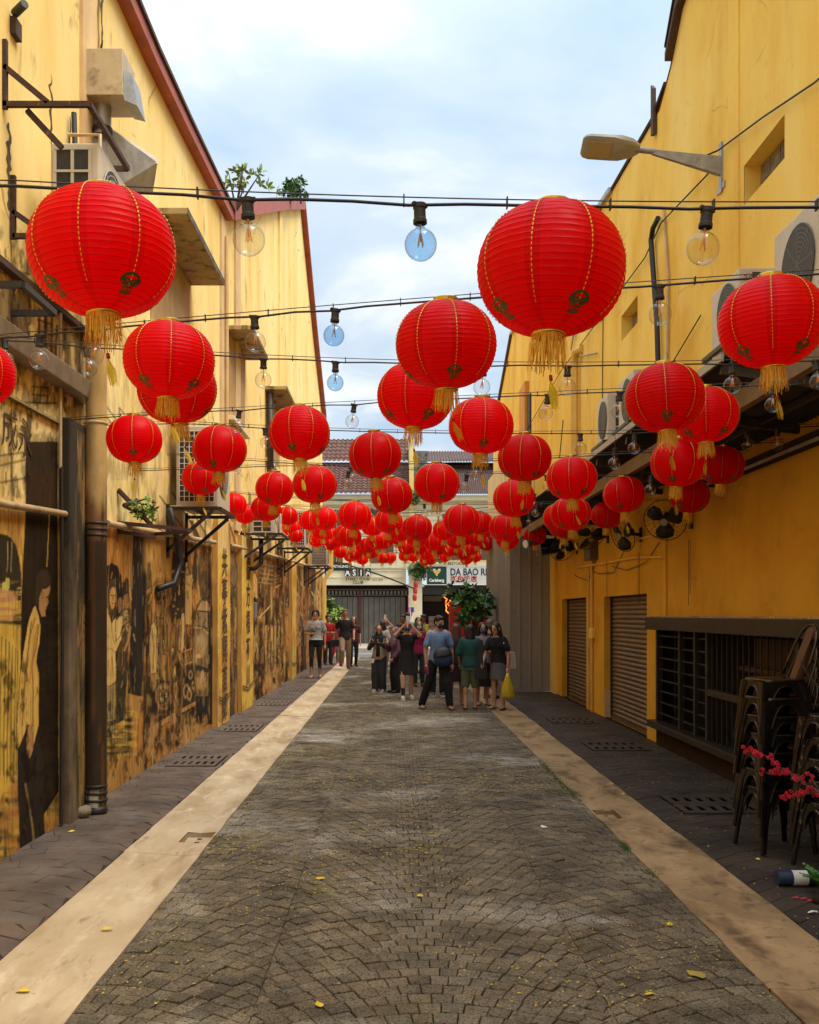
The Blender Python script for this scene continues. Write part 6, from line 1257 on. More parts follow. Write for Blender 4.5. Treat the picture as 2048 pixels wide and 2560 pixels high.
def add_lantern(pos, d, label, lod):
    """pos = where the lantern hangs from (top of ring)"""
    global NLANT; NLANT += 1
    D = lantern_meshes(lod); sc_ = d/LD
    t = thing('lantern', label, 'lantern', pos, 0, 'red cloth lanterns hung over the alley'); t.scale = (sc_*random.uniform(.985, 1.015), sc_*random.uniform(.985, 1.015), sc_*random.uniform(.97, 1.03))
    t.rotation_euler = (R(random.gauss(0, 3.0)), R(random.gauss(0, 3.4)), random.random()*PI)
    t['kind'] = 'thing'
    def ch(n, me, rz=0):
        o = bpy.data.objects.new(n, me); link(o); o.parent = t; o.location = (0, 0, -.024+.017); o.rotation_euler = (0, 0, rz); return o
    ch('shade', D['shade']); ch('top_ring', D['top_ring']); br = ch('bottom_ring', D['bottom_ring'])
    ch('fringe', D['fringe'], random.random()*6); v = random.choice((0, 1, 1, 2)); rz = random.uniform(-.5, .5)-t.rotation_euler.z; ts = ch('tassel', D['tassel%d' % v], rz)
    if lod < 2: k = bpy.data.objects.new('tassel_knot', D['knot%d' % v]); link(k); k.parent = ts
    for k in range(8):
        a = 2*PI*k/8
        ch('cord', D['cord'], a)
        if k % 2 == 0 and lod < 2: ch('emblem', D['emblem'], a)
    if lod < 2:
        mb = MB(); 
        if 'hook' not in D:
            mb.box(-.022, .022, -.008, .008, .0, .022); me = mb.mesh('hanger_clip'); me.materials.append(BLACK); D['hook'] = me
        h = bpy.data.objects.new('hanger_clip', D['hook']); link(h); h.parent = t
    del t['kind']
    return t
BP = {}
def bulb_meshes(lod):
    if lod in BP: return BP[lod]
    D = {}; s = (26, 14)[lod > 0]
    mb = MB(); mb.lathe([(.020, .0), (.026, -.002), (.026, -.018), (.023, -.022), (.0235, -.060), (.027, -.064), (.027, -.078), (.018, -.080)], s, cap=True); mb.box(-.032, .032, -.008, .008, -.012, .002)
    me = mb.mesh('socket', True); me.set_sharp_from_angle(angle=R(35)); me.materials.append(BLACK); D['socket'] = me
    prof = [(.0165, -.078), (.0172, -.092), (.022, -.102)]
    for i in range(3, 15): a = PI*i/14; prof.append((.0625*math.sin(a), -.160+.0625*math.cos(a)))
    me = MB().lathe(prof, s).mesh('globe', True); D['globe'] = me
    mb = MB(); mb.tube([(0, 0, -.08), (0, 0, -.15)], .0028, 6)
    for k in range(4): a = PI/2*k+.4; mb.tube([(math.cos(a)*.004, math.sin(a)*.004, -.118), (math.cos(a)*.013, math.sin(a)*.013, -.168)], .0019, 5)
    me = mb.mesh('filament'); me.materials.append(FILA); D['filament'] = me; BP[lod] = D; return D
def add_bulb(pos, label, lod, blue=False):
    D = bulb_meshes(lod); t = thing('festoon_bulb', label, 'light bulb', pos, 0, 'clear globe bulbs on the festoon wires'); t.scale = (.776,)*3; t.rotation_euler = (R(random.gauss(0, 5)), R(random.gauss(0, 5)), random.random()*.6)
    for n in ('socket', 'globe', 'filament'):
        me = D[n]
        if n == 'globe':
            key = 'globe%s' % blue
            if key not in D: me = me.copy(); me.materials.append(GLASSB if blue else GLASS); D[key] = me
            me = D[key]
        o = bpy.data.objects.new(n, me); link(o); o.parent = t
# rows: (depth at left wall, depth at right wall); lanterns (cx, cy, w) and bulbs (cx, cy, w) as read off the photograph at their own depth
ROWS = [
 (3.85, 3.85, [(254, 641, 382), (1384, 685, 378)], [(618.5, 590, 80), (1049, 608, 80), (1769, 617, 82)]),
 (6.7, 4.7, [(1926, 810, 280), (1114, 874, 256), (426, 931, 231), (-61, 945, 205)], [(1648, 772, 60), (839, 833, 52), (636, 857, 51), (100, 876, 48), (239, 880, 46)]),
 (7.7, 7.0, [(1657, 1003, 203), (1043, 1000, 193), (437, 975, 202)], [(839, 946, 43), (659, 938, 42), (1419, 968, 44), (1831, 961, 46), (2038, 953, 47), (12, 900, 45), (214, 916, 45), (1211, 962, 42)]),
 (10.3, 7.4, [(1205, 1083, 163), (747, 1101, 153), (1762, 1049, 172), (335, 1102, 142)], [(1371, 1034, 37), (1550, 1025, 38), (1933, 1001, 42), (886, 1051, 33), (599, 1060, 31)]),
 (10.9, 10.0, [(550.5, 1126, 139), (935.5, 1142, 135), (1313, 1145, 135), (1701, 1156, 142)], [(1451, 1118, 30), (1587, 1115, 30), (662, 1098, 28), (1866, 1110, 30), (1942, 1114, 30), (1538, 1159, 28)]),
 (13.0, 11.2, [(1092, 1214, 116), (1428, 1194, 127), (786, 1212, 112), (1806.6, 1166, 118)], [(1168, 1220, 24), (1188, 1183, 25), (872, 1211, 24), (1628, 1225, 25)]),
 (15.0, 13.3, [(504.5, 1197, 100), (976, 1239, 104), (690, 1222.5, 98), (1557.6, 1234, 107), (1282, 1246, 107), (1422.8, 1285.5, 102), (1727, 1239, 105)], [(877, 1188, 22), (591, 1182, 21), (679.6, 1182, 23), (1365, 1220, 22), (1336, 1264, 22)]),
 (18.0, 16.0, [(889.6, 1298, 86), (1155, 1301.6, 92), (1265.6, 1321, 83), (584.5, 1262, 68), (664.5, 1280.5, 77), (1519, 1289, 80), (1398, 1295, 86), (1410, 1312, 84)], [(1061, 1280, 19), (1341.6, 1289, 19)]),
 (20.3, 19.6, [(614.6, 1286, 57), (812, 1303.6, 68), (974, 1309.5, 71), (1045, 1320, 75)], [(930, 1270, 16), (1323, 1304, 15)]),
 (25.3, 23.5, [(1198.6, 1302, 62), (874, 1343, 58), (777, 1300, 55), (1269.6, 1348.6, 56), (1336, 1340, 56)], [(1098, 1327, 14)]),
 (29.0, 28.0, [(942.6, 1353, 50), (1084, 1354, 52), (1158, 1343, 49), (728, 1317.5, 46), (741, 1340, 38)], [(905, 1320, 12), (1120, 1310, 12)]),
 (33.5, 32.5, [(922, 1363, 43), (1045, 1369, 43), (1206, 1332.7, 42), (1214.6, 1358.8, 42), (994, 1340, 42), (791, 1349, 40), (1016, 1369, 41)], [(965, 1335, 11)]),
 (38.0, 37.0, [(906, 1364, 36), (826, 1360, 37), (825, 1335, 36), (927.6, 1380.6, 38), (1142, 1372, 35), (1180, 1372, 34), (851.6, 1380, 35), (1123, 1377.7, 33)], []),
 (42.0, 41.0, [(876, 1390, 31), (958, 1395, 30), (976, 1395, 29), (1011, 1392, 30), (1033, 1388, 30), (1077.5, 1398.5, 32), (1061, 1402, 28), (1113, 1392, 29), (1164.7, 1399, 30), (1190, 1392, 30)], []),
]
LABL = {(0, 0): 'largest red lantern hanging at the left in front of the air conditioner', (0, 1): 'largest red lantern hanging right of the middle of the nearest wire against the sky',
 (1, 0): 'red lantern cut off by the left picture edge', (1, 1): 'red lantern hiding another one, left side below the window hood', (1, 2): 'big red lantern in the middle of the second wire against the sky', (1, 3): 'big red lantern at the right picture edge before the air conditioners'}
random.seed(5)
def row_depth(a, b, X):   # depth on the line between both wall anchors along the view ray through column X
    # line: y = a + (b-a)*(x-LW)/(RW-LW), x = (X-VX)*y/F
    m = (b-a)/(RW-LW); s = (X-VX)/F
    return (a-m*LW)/(1-m*s)
EXTRA = {9: [(720, 1296, 52), (1110, 1325, 55), (930, 1318, 54), (1040, 1345, 50)], 10: [(860, 1335, 50), (1000, 1328, 52), (1190, 1345, 48), (800, 1325, 50)], 11: [(880, 1352, 44), (960, 1352, 45), (1095, 1368, 44), (1140, 1352, 44)], 12: [(845, 1352, 38), (890, 1385, 34), (1065, 1385, 36), (1160, 1385, 34)], 13: [(905, 1398, 30)]}
for k_, v_ in EXTRA.items(): ROWS[k_][2].extend(v_)
for k_ in range(9, 14): ROWS[k_][2][:] = [(x_, y_, w_*1.05) for x_, y_, w_ in ROWS[k_][2]]
KS = .776        # the lanterns are 45 cm across
for ri, (a, b, LN, BU) in enumerate(ROWS):
    a *= KS; b *= KS
    items = []
    for (X, Y, w) in LN:
        d = row_depth(a, b, X); dia = w*d/F/math.sqrt(1+((X-VX)/F)**2); c = PX(X, Y, d); lh = LH*dia/LD
        items.append([c.x, c.z+lh*.5+.010, 'L', c, dia, w, d])
    for (X, Y, w) in BU:
        d = row_depth(a, b, X); c = PX(X, Y, d); items.append([c.x, c.z+.124, 'B', c, .097, w, d])
    items.sort(key=lambda q: q[0])
    xs = np.array([q[0] for q in items]); zs = np.array([q[1] for q in items]); deg = 2 if len(items) > 3 else 1
    wt = np.array([1.0 if q[2] == 'L' else .7 for q in items]); co = np.polyfit(xs, zs, deg, w=wt)
    for it in range(6):   # lean towards the upper items: the lower ones hang on short strings
        r_ = zs-np.polyval(co, xs); co = np.polyfit(xs, zs, deg, w=wt*np.where(r_ > -.02, 1.6, .25))
    if deg == 2 and co[0] < -.02: co = np.polyfit(xs, zs, 1)
    wz = lambda x: float(np.polyval(co, np.clip(x, xs.min()-.3, xs.max()+.3)))
    wy = lambda x: a+(b-a)*(x-LW)/(RW-LW)
    thick = .0048 if ri < 2 else .0044
    pts = []; sup = []
    n = 36
    ex0, ex1 = LW+.02, RW-.02
    for i in range(n+1):
        x = ex0+(ex1-ex0)*i/n; near = min((abs(x-q[0]) for q in items if q[2] == 'B'), default=1)
        pts.append((x, wy(x), wz(x)-.010*max(0, 1-near/.12))); sup.append((x, wy(x)+.012, wz(x)+.022-.0*i))
    wt_ = thing('festoon_wire', '%s wire strung across the alley carrying lanterns and globe bulbs' % (['nearest', 'second nearest', 'third nearest', 'fourth nearest', 'fifth nearest', 'sixth nearest', 'seventh', 'eighth', 'ninth', 'tenth', 'eleventh', 'twelfth', 'thirteenth', 'farthest'][ri]+(' black' if ri < 6 or ri == 13 else ' black')), 'wire', (ex0, a, wz(ex0)), 0, 'black festoon wires across the alley')
    obj('cable', MB().tube(pts, thick, 6), BLACK, wt_, smooth=True); obj('support_line', MB().tube(sup, .0022, 4), BMET, wt_)
    if ri < 5:
        for x in np.arange(ex0+.2, ex1, .31): obj('cable_tie', MB().box(x-.002, x+.002, wy(x)-.007, wy(x)+.014, wz(x)-.008, wz(x)+.024), BLACK, wt_)
    li = bi = 0
    nL = sum(q[2] == 'L' for q in items); nB = len(items)-nL; rown = ['nearest', 'second', 'third', 'fourth', 'fifth', 'sixth', 'seventh', 'eighth', 'ninth', 'tenth', 'eleventh', 'twelfth', 'thirteenth', 'last'][ri]
    for (x, z, k, c, dia, w, d) in items:
        zz = z
        if abs(z-wz(x)) < .05 or z > wz(x): zz = wz(x)-.002
        y = wy(x)
        if k == 'L':
            lod = 0 if w > 150 else (1 if w > 62 else 2)
            hid = ''
            lab = LABL.get((ri, li)) or 'red cloth lantern, %s from the left on the %s wire from the camera' % (ORD[li+1], rown)
            li += 1; add_lantern((x, y, zz), dia, lab, lod); top_ = zz
        else:
            lab = '%s globe bulb, %s from the left on the %s wire from the camera' % ('bluish clear' if (ri == 0 and bi == 1) else 'clear', ORD[bi+1], rown)
            blue = (ri, bi) in ((0, 1), (1, 3), (2, 3)); bi += 1; add_bulb((x, y, zz), lab, 0 if w > 28 else 1, blue)
        if zz < wz(x)-.05:
            h = obj('hanging_line', MB().tube([(x, y, zz), (x, y, wz(x))], .0028, 4), BLACK, wt_)
# ---------------------------------------------------------------- people
SKINS = {'fair': (.62, .37, .25), 'tan': (.50, .27, .16), 'brown': (.24, .115, .06), 'olive': (.46, .25, .15)}
def skin_mat(k): c = SKINS[k]; return M('skin_'+k, [c, tuple(v*.88 for v in c)], ns=8, rough=.5)
def cloth(name, c, rough=.85): return M(name, [c, tuple(v*.72 for v in c)], ns=7, scale=(1, 1, .6), rough=rough, bump=.35, bscale=14, bdist=.02)
def capsule(mb, a, b, ra, rb, seg=10, flat=1.0):
    a = Vector(a); b = Vector(b); d = b-a; L_ = d.length; d.normalize() if L_ > 1e-6 else None
    pts = [a-d*ra*.92, a-d*ra*.6, a, a+(b-a)*.35, a+(b-a)*.7, b, b+d*rb*.6, b+d*rb*.92]; m1 = ra+(rb-ra)*.35; m2 = ra+(rb-ra)*.7
    mb.tube(pts, [ra*.35, ra*.8, ra, m1*1.02, m2*1.0, rb, rb*.8, rb*.35], seg, flat=flat)
def torso_rings(J, infl=0.0, z_lo=None, z_hi=None, f=1.0, bulk=1.0):
    """stacked ellipses from hips to neck, leaning with the spine J['hip'] -> J['chest'] -> J['neck']"""
    prof = [(-.10, .150, .098), (-.03, .168, .112), (.05, .158, .104), (.14, .134, .092), (.24, .145, .100), (.33, .166, .108), (.41, .172, .100), (.455, .145, .082), (.49, .085, .065), (.53, .056, .055)]
    out = []
    for (h, rx, ry) in prof:
        if z_lo is not None and h < z_lo-1e-6: continue
        if z_hi is not None and h > z_hi+1e-6: continue
        c = J['spine'](h); out.append([tuple(c+J['rx']*(rx*bulk+infl)*math.cos(2*PI*k/18)*f+J['ry']*(ry*bulk+infl)*math.sin(2*PI*k/18)) for k in range(18)])
    return out
def remeshed(mb, name, mat, parent, voxel, smooth=2, label=None):
    me = mb.mesh(name); o = bpy.data.objects.new(name, me); COL.objects.link(o)
    r = o.modifiers.new('r', 'REMESH'); r.mode = 'VOXEL'; r.voxel_size = voxel; r.use_smooth_shade = True
    s = o.modifiers.new('s', 'SMOOTH'); s.factor = .5; s.iterations = smooth
    dg = bpy.context.evaluated_depsgraph_get(); m2 = bpy.data.meshes.new_from_object(o.evaluated_get(dg)); bpy.data.objects.remove(o); bpy.data.meshes.remove(me)
    m2.name = name; m2.shade_smooth(); m2.materials.clear(); m2.materials.append(mat); o = bpy.data.objects.new(name, m2); link(o); o.parent = parent
    if label: o['label'] = label
    return o
def person(label, X, Yfeet, H, yaw=0, skin='tan', hair='short', haircol=(.015, .01, .008), top=('tee', (.3, .3, .3)), bottom=('trousers', (.02, .02, .025)), shoes=(.03, .03, .03), arms=('down', 'down'), stride=0.0, lean=0.0, female=False, mask=None, vox=.012, headturn=0, headtilt=0, extra=None, d=None, legs=None, twist=0):
    d = d or CAMH*F/(Yfeet-VY); x = (X-VX)*d/F; S = H/1.70
    gz = .0 if -1.37 < x < 1.70 else .024
    t = thing('person', label, 'person', (x, d, gz), R(yaw)); t.scale = (S, S, S)
    sw = .92 if female else 1.0; hipz = .90
    rx, ry = Vector((1, 0, 0)), Vector((0, 1, 0))          # local: faces -y
    ln = R(lean)
    def spine(h):
        k = max(h, 0); return Vector((0, -math.sin(ln)*k, hipz+ (h if h < 0 else math.cos(ln)*k)))
    J = dict(spine=spine, rx=rx*sw, ry=ry)
    neck = spine(.53); headc = neck+Vector((0, -.022-math.sin(ln)*.08, .104))
    sh = [spine(.425)+Vector((s*.185*sw, 0, 0)) for s in (-1, 1)]
    hipj = [Vector((s*.085, 0, hipz-.04)) for s in (-1, 1)]
    if legs is None:
        f = stride; legs = [((-.095, -f*.5, .09), (-.095, -f*.38-.03, .48)), ((.095, f*.5, .09), (.095, f*.12-.05, .48))]
    ankle = [Vector(l[0]) for l in legs]; knee = [Vector(l[1]) for l in legs]
    hands = []; elb = []
    for i, s in enumerate((-1, 1)):
        a = arms[i]; shd = sh[i]
        if a == 'down': e = shd+Vector((s*.055, .02, -.27)); h = e+Vector((s*.0, -.05, -.245))
        elif a == 'swing': e = shd+Vector((s*.06, .10, -.25)); h = e+Vector((s*-.01, .03, -.24))
        elif a == 'fwd': e = shd+Vector((s*.06, -.03, -.26)); h = e+Vector((-s*.02, -.16, -.18))
        elif a == 'waist': e = shd+Vector((s*.09, .03, -.25)); h = e+Vector((-s*.14, -.20, .0))
        elif a == 'phone': e = shd+Vector((s*.06, -.08, -.24)); h = Vector((s*.045, shd.y-.27, shd.z-.10))
        elif a == 'up': e = shd+Vector((s*.10, -.20, .03)); h = Vector((s*.055, shd.y-.24, shd.z+.27))
        elif a == 'chin': e = shd+Vector((s*.05, -.12, -.22)); h = Vector((s*.05, shd.y-.20, shd.z+.08))
        else: e, h = shd+Vector(a[0]), shd+Vector(a[1])
        elb.append(e); hands.append(h)
    # the body: one continuous skin
    mb = MB(); mb.loft(torso_rings(J))
    capsule(mb, spine(.47), neck+Vector((0, -.015, .05)), .056, .052)
    hm = Euler((R(headtilt), 0, R(headturn)))
    hr_ = hm.to_matrix(); hp = lambda v: headc+hr_ @ Vector(v)
    mb.ell(headc+Vector((0, 0, .02)), (.074, .094, .098), 16, 12, hm); mb.ell(hp((0, -.022, -.045)), (.056, .066, .066), 14, 10, hm)
    mb.ell(hp((0, -.098, -.012)), (.013, .020, .022), 8, 6, hm); mb.ell(hp((0, -.088, .012)), (.010, .012, .03), 8, 6, hm)
    mb.ell(hp((0, -.082, -.088)), (.022, .014, .014), 8, 6, hm)
    for s in (-1, 1): mb.ell(hp((s*.076, .0, -.005)), (.012, .020, .032), 8, 6, hm)
    for i, s in enumerate((-1, 1)):
        w = .86 if female else 1
        capsule(mb, sh[i], elb[i], .050*w, .038*w); capsule(mb, elb[i], hands[i], .038*w, .025*w)
        dr = (hands[i]-elb[i]).normalized(); side = dr.cross(Vector((s, 0, 0))); side = side.normalized() if side.length > .1 else Vector((0, 1, 0))
        palm = hands[i]+dr*.055; q = dr.to_track_quat('Z', 'X').to_euler(); up_ = Vector((s, 0, 0))-dr*dr.x*s; up_ = up_.normalized() if up_.length > .1 else side.cross(dr)
        mb.ell(palm, (.020, .036, .048), 10, 8, q)
        fs_ = side
        for k, (o_, L_) in enumerate(((-.026, .060), (-.009, .072), (.009, .067), (.025, .052))):
            b0 = palm+fs_*o_+dr*.030; b1 = b0+dr*L_*.5-up_*.010*s*0; b2 = b1+(dr*.8-up_*.55).normalized()*L_*.5
            mb.tube([b0, b1, b2], [.010, .0092, .0075], 6)
        mb.tube([palm-fs_*.022-dr*.02, palm-fs_*.048+dr*.012, palm-fs_*.046+dr*.040], [.012, .0105, .008], 6)
        fat = 1.0 if not female else .96
        capsule(mb, hipj[i], knee[i], .082*fat, .053*fat, 12); capsule(mb, knee[i], ankle[i], .053*fat, .034*fat, 12)
        mid = knee[i]+(ankle[i]-knee[i])*.3+Vector((0, .014, 0)); mb.ell(mid, (.048, .052, .10), 10, 8)
        mb.tube([ankle[i]+Vector((0, .03, -.035)), ankle[i]+Vector((0, -.04, -.045)), ankle[i]+Vector((s*.012, -.12, -.062)), ankle[i]+Vector((s*.015, -.165, -.068))], [.034, .040, .040, .026], 10, flat=.75)
    body = remeshed(mb, 'body', skin_mat(skin), t, vox*.72, 2)
    v = vox
    # face
    if not mask:
        m_ = MB(); m_.ell(hp((0, -.091, -.055)), (.021, .006, .0055), 8, 6, hm); o = obj('mouth', m_, M('lips', [(.28, .07, .05), (.24, .06, .045)], rough=.5), None, True); o.parent = t
    for s in (-1, 1):
        m_ = MB(); m_.ell(hp((s*.031, -.088, .008)), (.012, .006, .0065), 8, 6, hm); o = obj('eye', m_, M('dark_eye', [(.012, .009, .007), (.02, .014, .01)], rough=.3), None, True); o.parent = t
        m_ = MB(); m_.ell(hp((s*.032, -.089, .028)), (.018, .006, .004), 8, 6, hm); o = obj('eyebrow', m_, M('brow', [(.02, .013, .01), (.015, .01, .008)]), None, True); o.parent = t
    hc = M('hair_%02d%02d' % (haircol[0]*99, haircol[1]*99), [haircol, tuple(c*.6 for c in haircol)], ns=40, scale=(4, 4, .6), rough=.5, bump=.5, bscale=60)
    hb = MB()
    if hair in ('short', 'bald', 'curly'):
        if hair != 'bald': hb.ell(hp((0, .018, .052)), (.087, .098, .088), 16, 12, hm); hb.ell(hp((0, .045, .01)), (.080, .070, .085), 14, 10, hm); hb.ell(hp((0, -.055, .095)), (.060, .036, .028), 12, 8, hm)
        else: hb.ell(hp((0, .055, -.005)), (.080, .050, .05), 14, 10, hm)
        if hair == 'curly':
            random.seed(int(X))
            for k in range(40): a = random.uniform(0, 2*PI); e = random.uniform(-.2, 1.5); hb.ell(hp((.088*math.cos(a)*math.cos(e), .02+.09*math.sin(a)*math.cos(e)+.01, .05+.085*math.sin(e))), (.024,)*3, 6, 5)
        if hair == 'bald': pass
    elif hair in ('bun', 'tied'): hb.ell(hp((0, .014, .050)), (.088, .100, .086), 16, 12, hm); [hb.tube([hp((s*.03, -.075, .10)), hp((s*.072, -.060, .06)), hp((s*.084, -.030, .0)), hp((s*.080, .0, -.05))], [.014, .018, .018, .014], 8) for s in (-1, 1)]; hb.ell(hp((0, .045, .0)), (.074, .062, .085), 14, 10, hm); hb.ell(hp((0, .10, .02)), (.036, .036, .04), 10, 8, hm)
    elif hair in ('long', 'bob'):
        L_ = .30 if hair == 'long' else .15
        hb.ell(hp((0, .020, .045)), (.084, .094, .086), 16, 12, hm); hb.loft([[tuple(hp((.088*q*math.cos(2*PI*k/16), .040+.070*q*math.sin(2*PI*k/16), z))) for k in range(16)] for q, z in ((.85, .07), (1.0, .02), (1.05, -.05), (1.10, -.05-L_*.4), (1.02, -.05-L_*.75), (.6, -.05-L_))])
        for s in (-1, 1): hb.tube([hp((s*.055, -.062, .085)), hp((s*.078, -.048, .02)), hp((s*.080, -.030, -.06)), hp((s*.085, -.012, -.05-L_*.6))], [.018, .020, .022, .018], 8)
    if hair == 'hijab':
        pass
    elif hb.v: remeshed(hb, 'hair', hc, t, v*.7, 2)
    # garments
    def sleeves(mb, infl, length):
        for i in range(2):
            e = sh[i]+(elb[i]-sh[i])*min(length, 1); capsule(mb, sh[i]-Vector(((-1, 1)[i]*.03, 0, 0)), e, .056+infl, .046+infl*1.3)
            if length > 1: capsule(mb, elb[i], elb[i]+(hands[i]-elb[i])*(length-1), .043+infl, .033+infl)
    def shirt(name, col, length=.62, low=-.08, infl=.014, voxx=None, flare=0):
        mb = MB(); rg = torso_rings(J, infl, low, .46)
        c = spine(low); lo = [[tuple(c+Vector((0, 0, -.01))+J['rx']*((.160+infl+flare)*math.cos(2*PI*k/18))+J['ry']*((.108+infl+flare)*math.sin(2*PI*k/18))) for k in range(18)]]
        mb.loft(lo+rg+[[tuple(spine(.475)+J['rx']*.095*math.cos(2*PI*k/18)+J['ry']*.082*math.sin(2*PI*k/18)) for k in range(18)]])
        sleeves(mb, infl, length)
        if female: [mb.ell(spine(.32)+Vector((s*.065, -.075, 0)), (.062, .05, .058), 10, 8) for s in (-1, 1)]
        for q in range(7): # cloth folds
            random.seed(q+int(X)); z = random.uniform(.0, .3); a = random.uniform(-.6, .6); c0 = spine(z); mb.tube([c0+Vector((math.sin(a)*.14, -math.cos(a)*.105, 0)), c0+Vector((math.sin(a+.5)*.15, -math.cos(a+.5)*.10, -.04))], [.012, .008], 5)
        return remeshed(mb, name, cloth(name+'_%02d%02d%02d' % tuple(int(c*99) for c in col), col), t, voxx or v, 2)
    def trousers(name, col, wide=0.0, length=1.0):
        mb = MB(); mb.loft(torso_rings(J, .012, -.10, .09))
        for i in range(2):
            capsule(mb, hipj[i], knee[i], .094+wide*.3, .062+wide, 12)
            if length > .5: e = knee[i]+(ankle[i]-knee[i])*min(1, (length-.5)*2); capsule(mb, knee[i], e+Vector((0, .005, .0)), .062+wide, .046+wide*1.3, 12)
            for q in range(3): random.seed(q*3+i+int(X)); p = knee[i]+(hipj[i]-knee[i])*random.uniform(-.4, .6); mb.tube([p+Vector((-.05, -.045, .02)), p+Vector((.04, -.055, -.015))], [.012, .010], 5)
        return remeshed(mb, name, cloth(name+'_%02d%02d%02d' % tuple(int(c*99) for c in col), col), t, v, 2)
    def skirt(name, col, ztop, zlow, flare=.03, w0=.165):
        mb = MB(); rings = []; n = 24; kx = (knee[0].x+knee[1].x)/2; ky = (knee[0].y+knee[1].y)/2
        for q in range(7):
            z = ztop+(zlow-ztop)*q/6; a = w0+flare*q/6; b = .118+flare*.8*q/6
            rings.append([(J['rx'].x*a*math.cos(2*PI*k/n)*(1+.03*q/6*math.sin(6*2*PI*k/n)), b*math.sin(2*PI*k/n)*(1+.04*q/6*math.sin(6*2*PI*k/n+1))+ky*q/12, z) for k in range(n)])
        mb.loft(rings); return remeshed(mb, name, cloth(name+'_%02d%02d%02d' % tuple(int(c*99) for c in col), col), t, v, 1)
    kind, col = top[0], top[1]
    if kind == 'tee': shirt('t_shirt', col)
    elif kind == 'polo': shirt('polo_shirt', col, .66); c_ = MB(); c_.lathe([(.062, 0), (.070, .03), (.060, .035)], 16, tuple(spine(.475))); o = obj('collar', c_, cloth('polo_collar', col), None, True); o.parent = t
    elif kind == 'crop': shirt('t_shirt', col, .62, .03, .017, flare=.03)
    elif kind == 'loose': shirt('t_shirt', col, .8, -.10, .030, flare=.02)
    elif kind == 'long': shirt('long_blouse', col, 1.85, -.10, .024, flare=.03)
    elif kind == 'vest':
        shirt('black_top', (.015, .015, .018), 1.85, -.08, .012); mb = MB(); rg = torso_rings(J, .028, -.10, .44); 
        for i in range(2): capsule(mb, sh[i]-Vector(((-1, 1)[i]*.03, 0, 0)), sh[i]+(elb[i]-sh[i])*.5, .066, .062)
        mb.loft(rg); o = remeshed(mb, 'open_vest', cloth('beige_vest', col), t, v, 1)
        # open front: dark panel over the buttoned-back opening
        pn = MB(); pn.loft([[tuple(spine(h)+Vector((dx, -y_, 0))) for dx, y_ in ((-w_, 0.09), (w_, .09), (w_, y2), (-w_, y2))] for h, w_, y2 in ((-.02, .05, .146), (.12, .045, .126), (.28, .04, .138), (.42, .045, .128))]); o = obj('front_opening', pn, cloth('black_front', (.015, .015, .018)), None, True); o.parent = t
    elif kind == 'dress':
        shirt('dress_top', col, .35 if len(top) < 3 else top[2], -.05, .016)
    if kind == 'dress': skirt('dress_skirt', col, hipz+.06, bottom[1], .055, .17)
    elif bottom[0] == 'trousers': trousers('trousers', bottom[1], bottom[2] if len(bottom) > 2 else .006)
    elif bottom[0] == 'leggings': trousers('leggings', bottom[1], -.008)
    elif bottom[0] == 'shorts': trousers('shorts', bottom[1], .026, .46); 
    elif bottom[0] == 'skirt': skirt('skirt', bottom[1], hipz+.06, bottom[2], .03)
    for i, s in enumerate((-1, 1)):
        sm = MB(); an = ankle[i]
        if isinstance(shoes, tuple) and len(shoes) == 4 and shoes[3] == 'sandal':
            sm.loft([[tuple(an+Vector((s*.008*q+w*cx, y_, z))) for cx, z in ((-1, -.092), (1, -.092), (1, -.074), (-1, -.074))] for q, w, y_ in ((0, .030, .065), (0, .036, .0), (1, .042, -.09), (1, .036, -.17), (1, .02, -.195))])
            sm.tube([an+Vector((-.042, -.09, -.075)), an+Vector((0, -.10, -.018)), an+Vector((.046, -.09, -.075))], .009, 6)
            o = obj('sandal', sm, cloth('sandal_%02d%02d' % (shoes[0]*99, shoes[1]*99), shoes[:3], .5), None); o.parent = t
        else:
            sm.tube([an+Vector((0, .062, -.05)), an+Vector((0, .0, -.04)), an+Vector((s*.01, -.08, -.048)), an+Vector((s*.014, -.165, -.058)), an+Vector((s*.015, -.185, -.062))], [.034, .047, .046, .038, .02], 12, flat=.85)
            o = remeshed(sm, 'shoe', cloth('shoe_%02d%02d%02d' % tuple(int(c*99) for c in shoes[:3]), shoes[:3], .6), t, .012, 1)
            sl_ = MB(); sl_.loft([[tuple(an+Vector((s*.008*q+w*cx, y_, z))) for cx, z in ((-1, -.09), (1, -.09), (1, -.068), (-1, -.068))] for q, w, y_ in ((0, .032, .075), (0, .040, .0), (1, .046, -.09), (1, .040, -.17), (1, .02, -.20))]); o = obj('sole', sl_, WHITE if sum(shoes[:3]) > .3 else BLACK, None); o.parent = t
    if mask:
        mk = MB(); mk.ell(hp((0, -.045, -.048)), (.066, .062, .052), 14, 10, hm); o = remeshed(mk, 'face_mask', cloth('mask_%02d%02d%02d' % tuple(int(c*99) for c in mask), mask, .7), t, .01, 1)
        ml = MB(); [ml.tube([hp((s*.060, -.06, -.035)), hp((s*.078, .0, .0))], .0025, 5) for s in (-1, 1)]; o = obj('ear_loop', ml, WHITE, None); o.parent = t
    if hair == 'hijab':
        hj = MB(); hj.ell(hp((0, .025, .035)), (.092, .098, .096), 16, 12, hm); hj.ell(hp((0, .01, -.07)), (.088, .085, .075), 14, 10, hm); hj.loft([[tuple(spine(h)+Vector((w*math.cos(2*PI*k/18), -.01+y_*math.sin(2*PI*k/18), 0))) for k in range(18)] for h, w, y_ in ((.24, .10, .125), (.34, .165, .135), (.43, .17, .12), (.50, .11, .095), (.56, .085, .085))])
        remeshed(hj, 'headscarf', cloth('scarf_%02d%02d' % (haircol[0]*99, haircol[1]*99), haircol), t, v, 2)
    t['_'] = 0; del t['_']
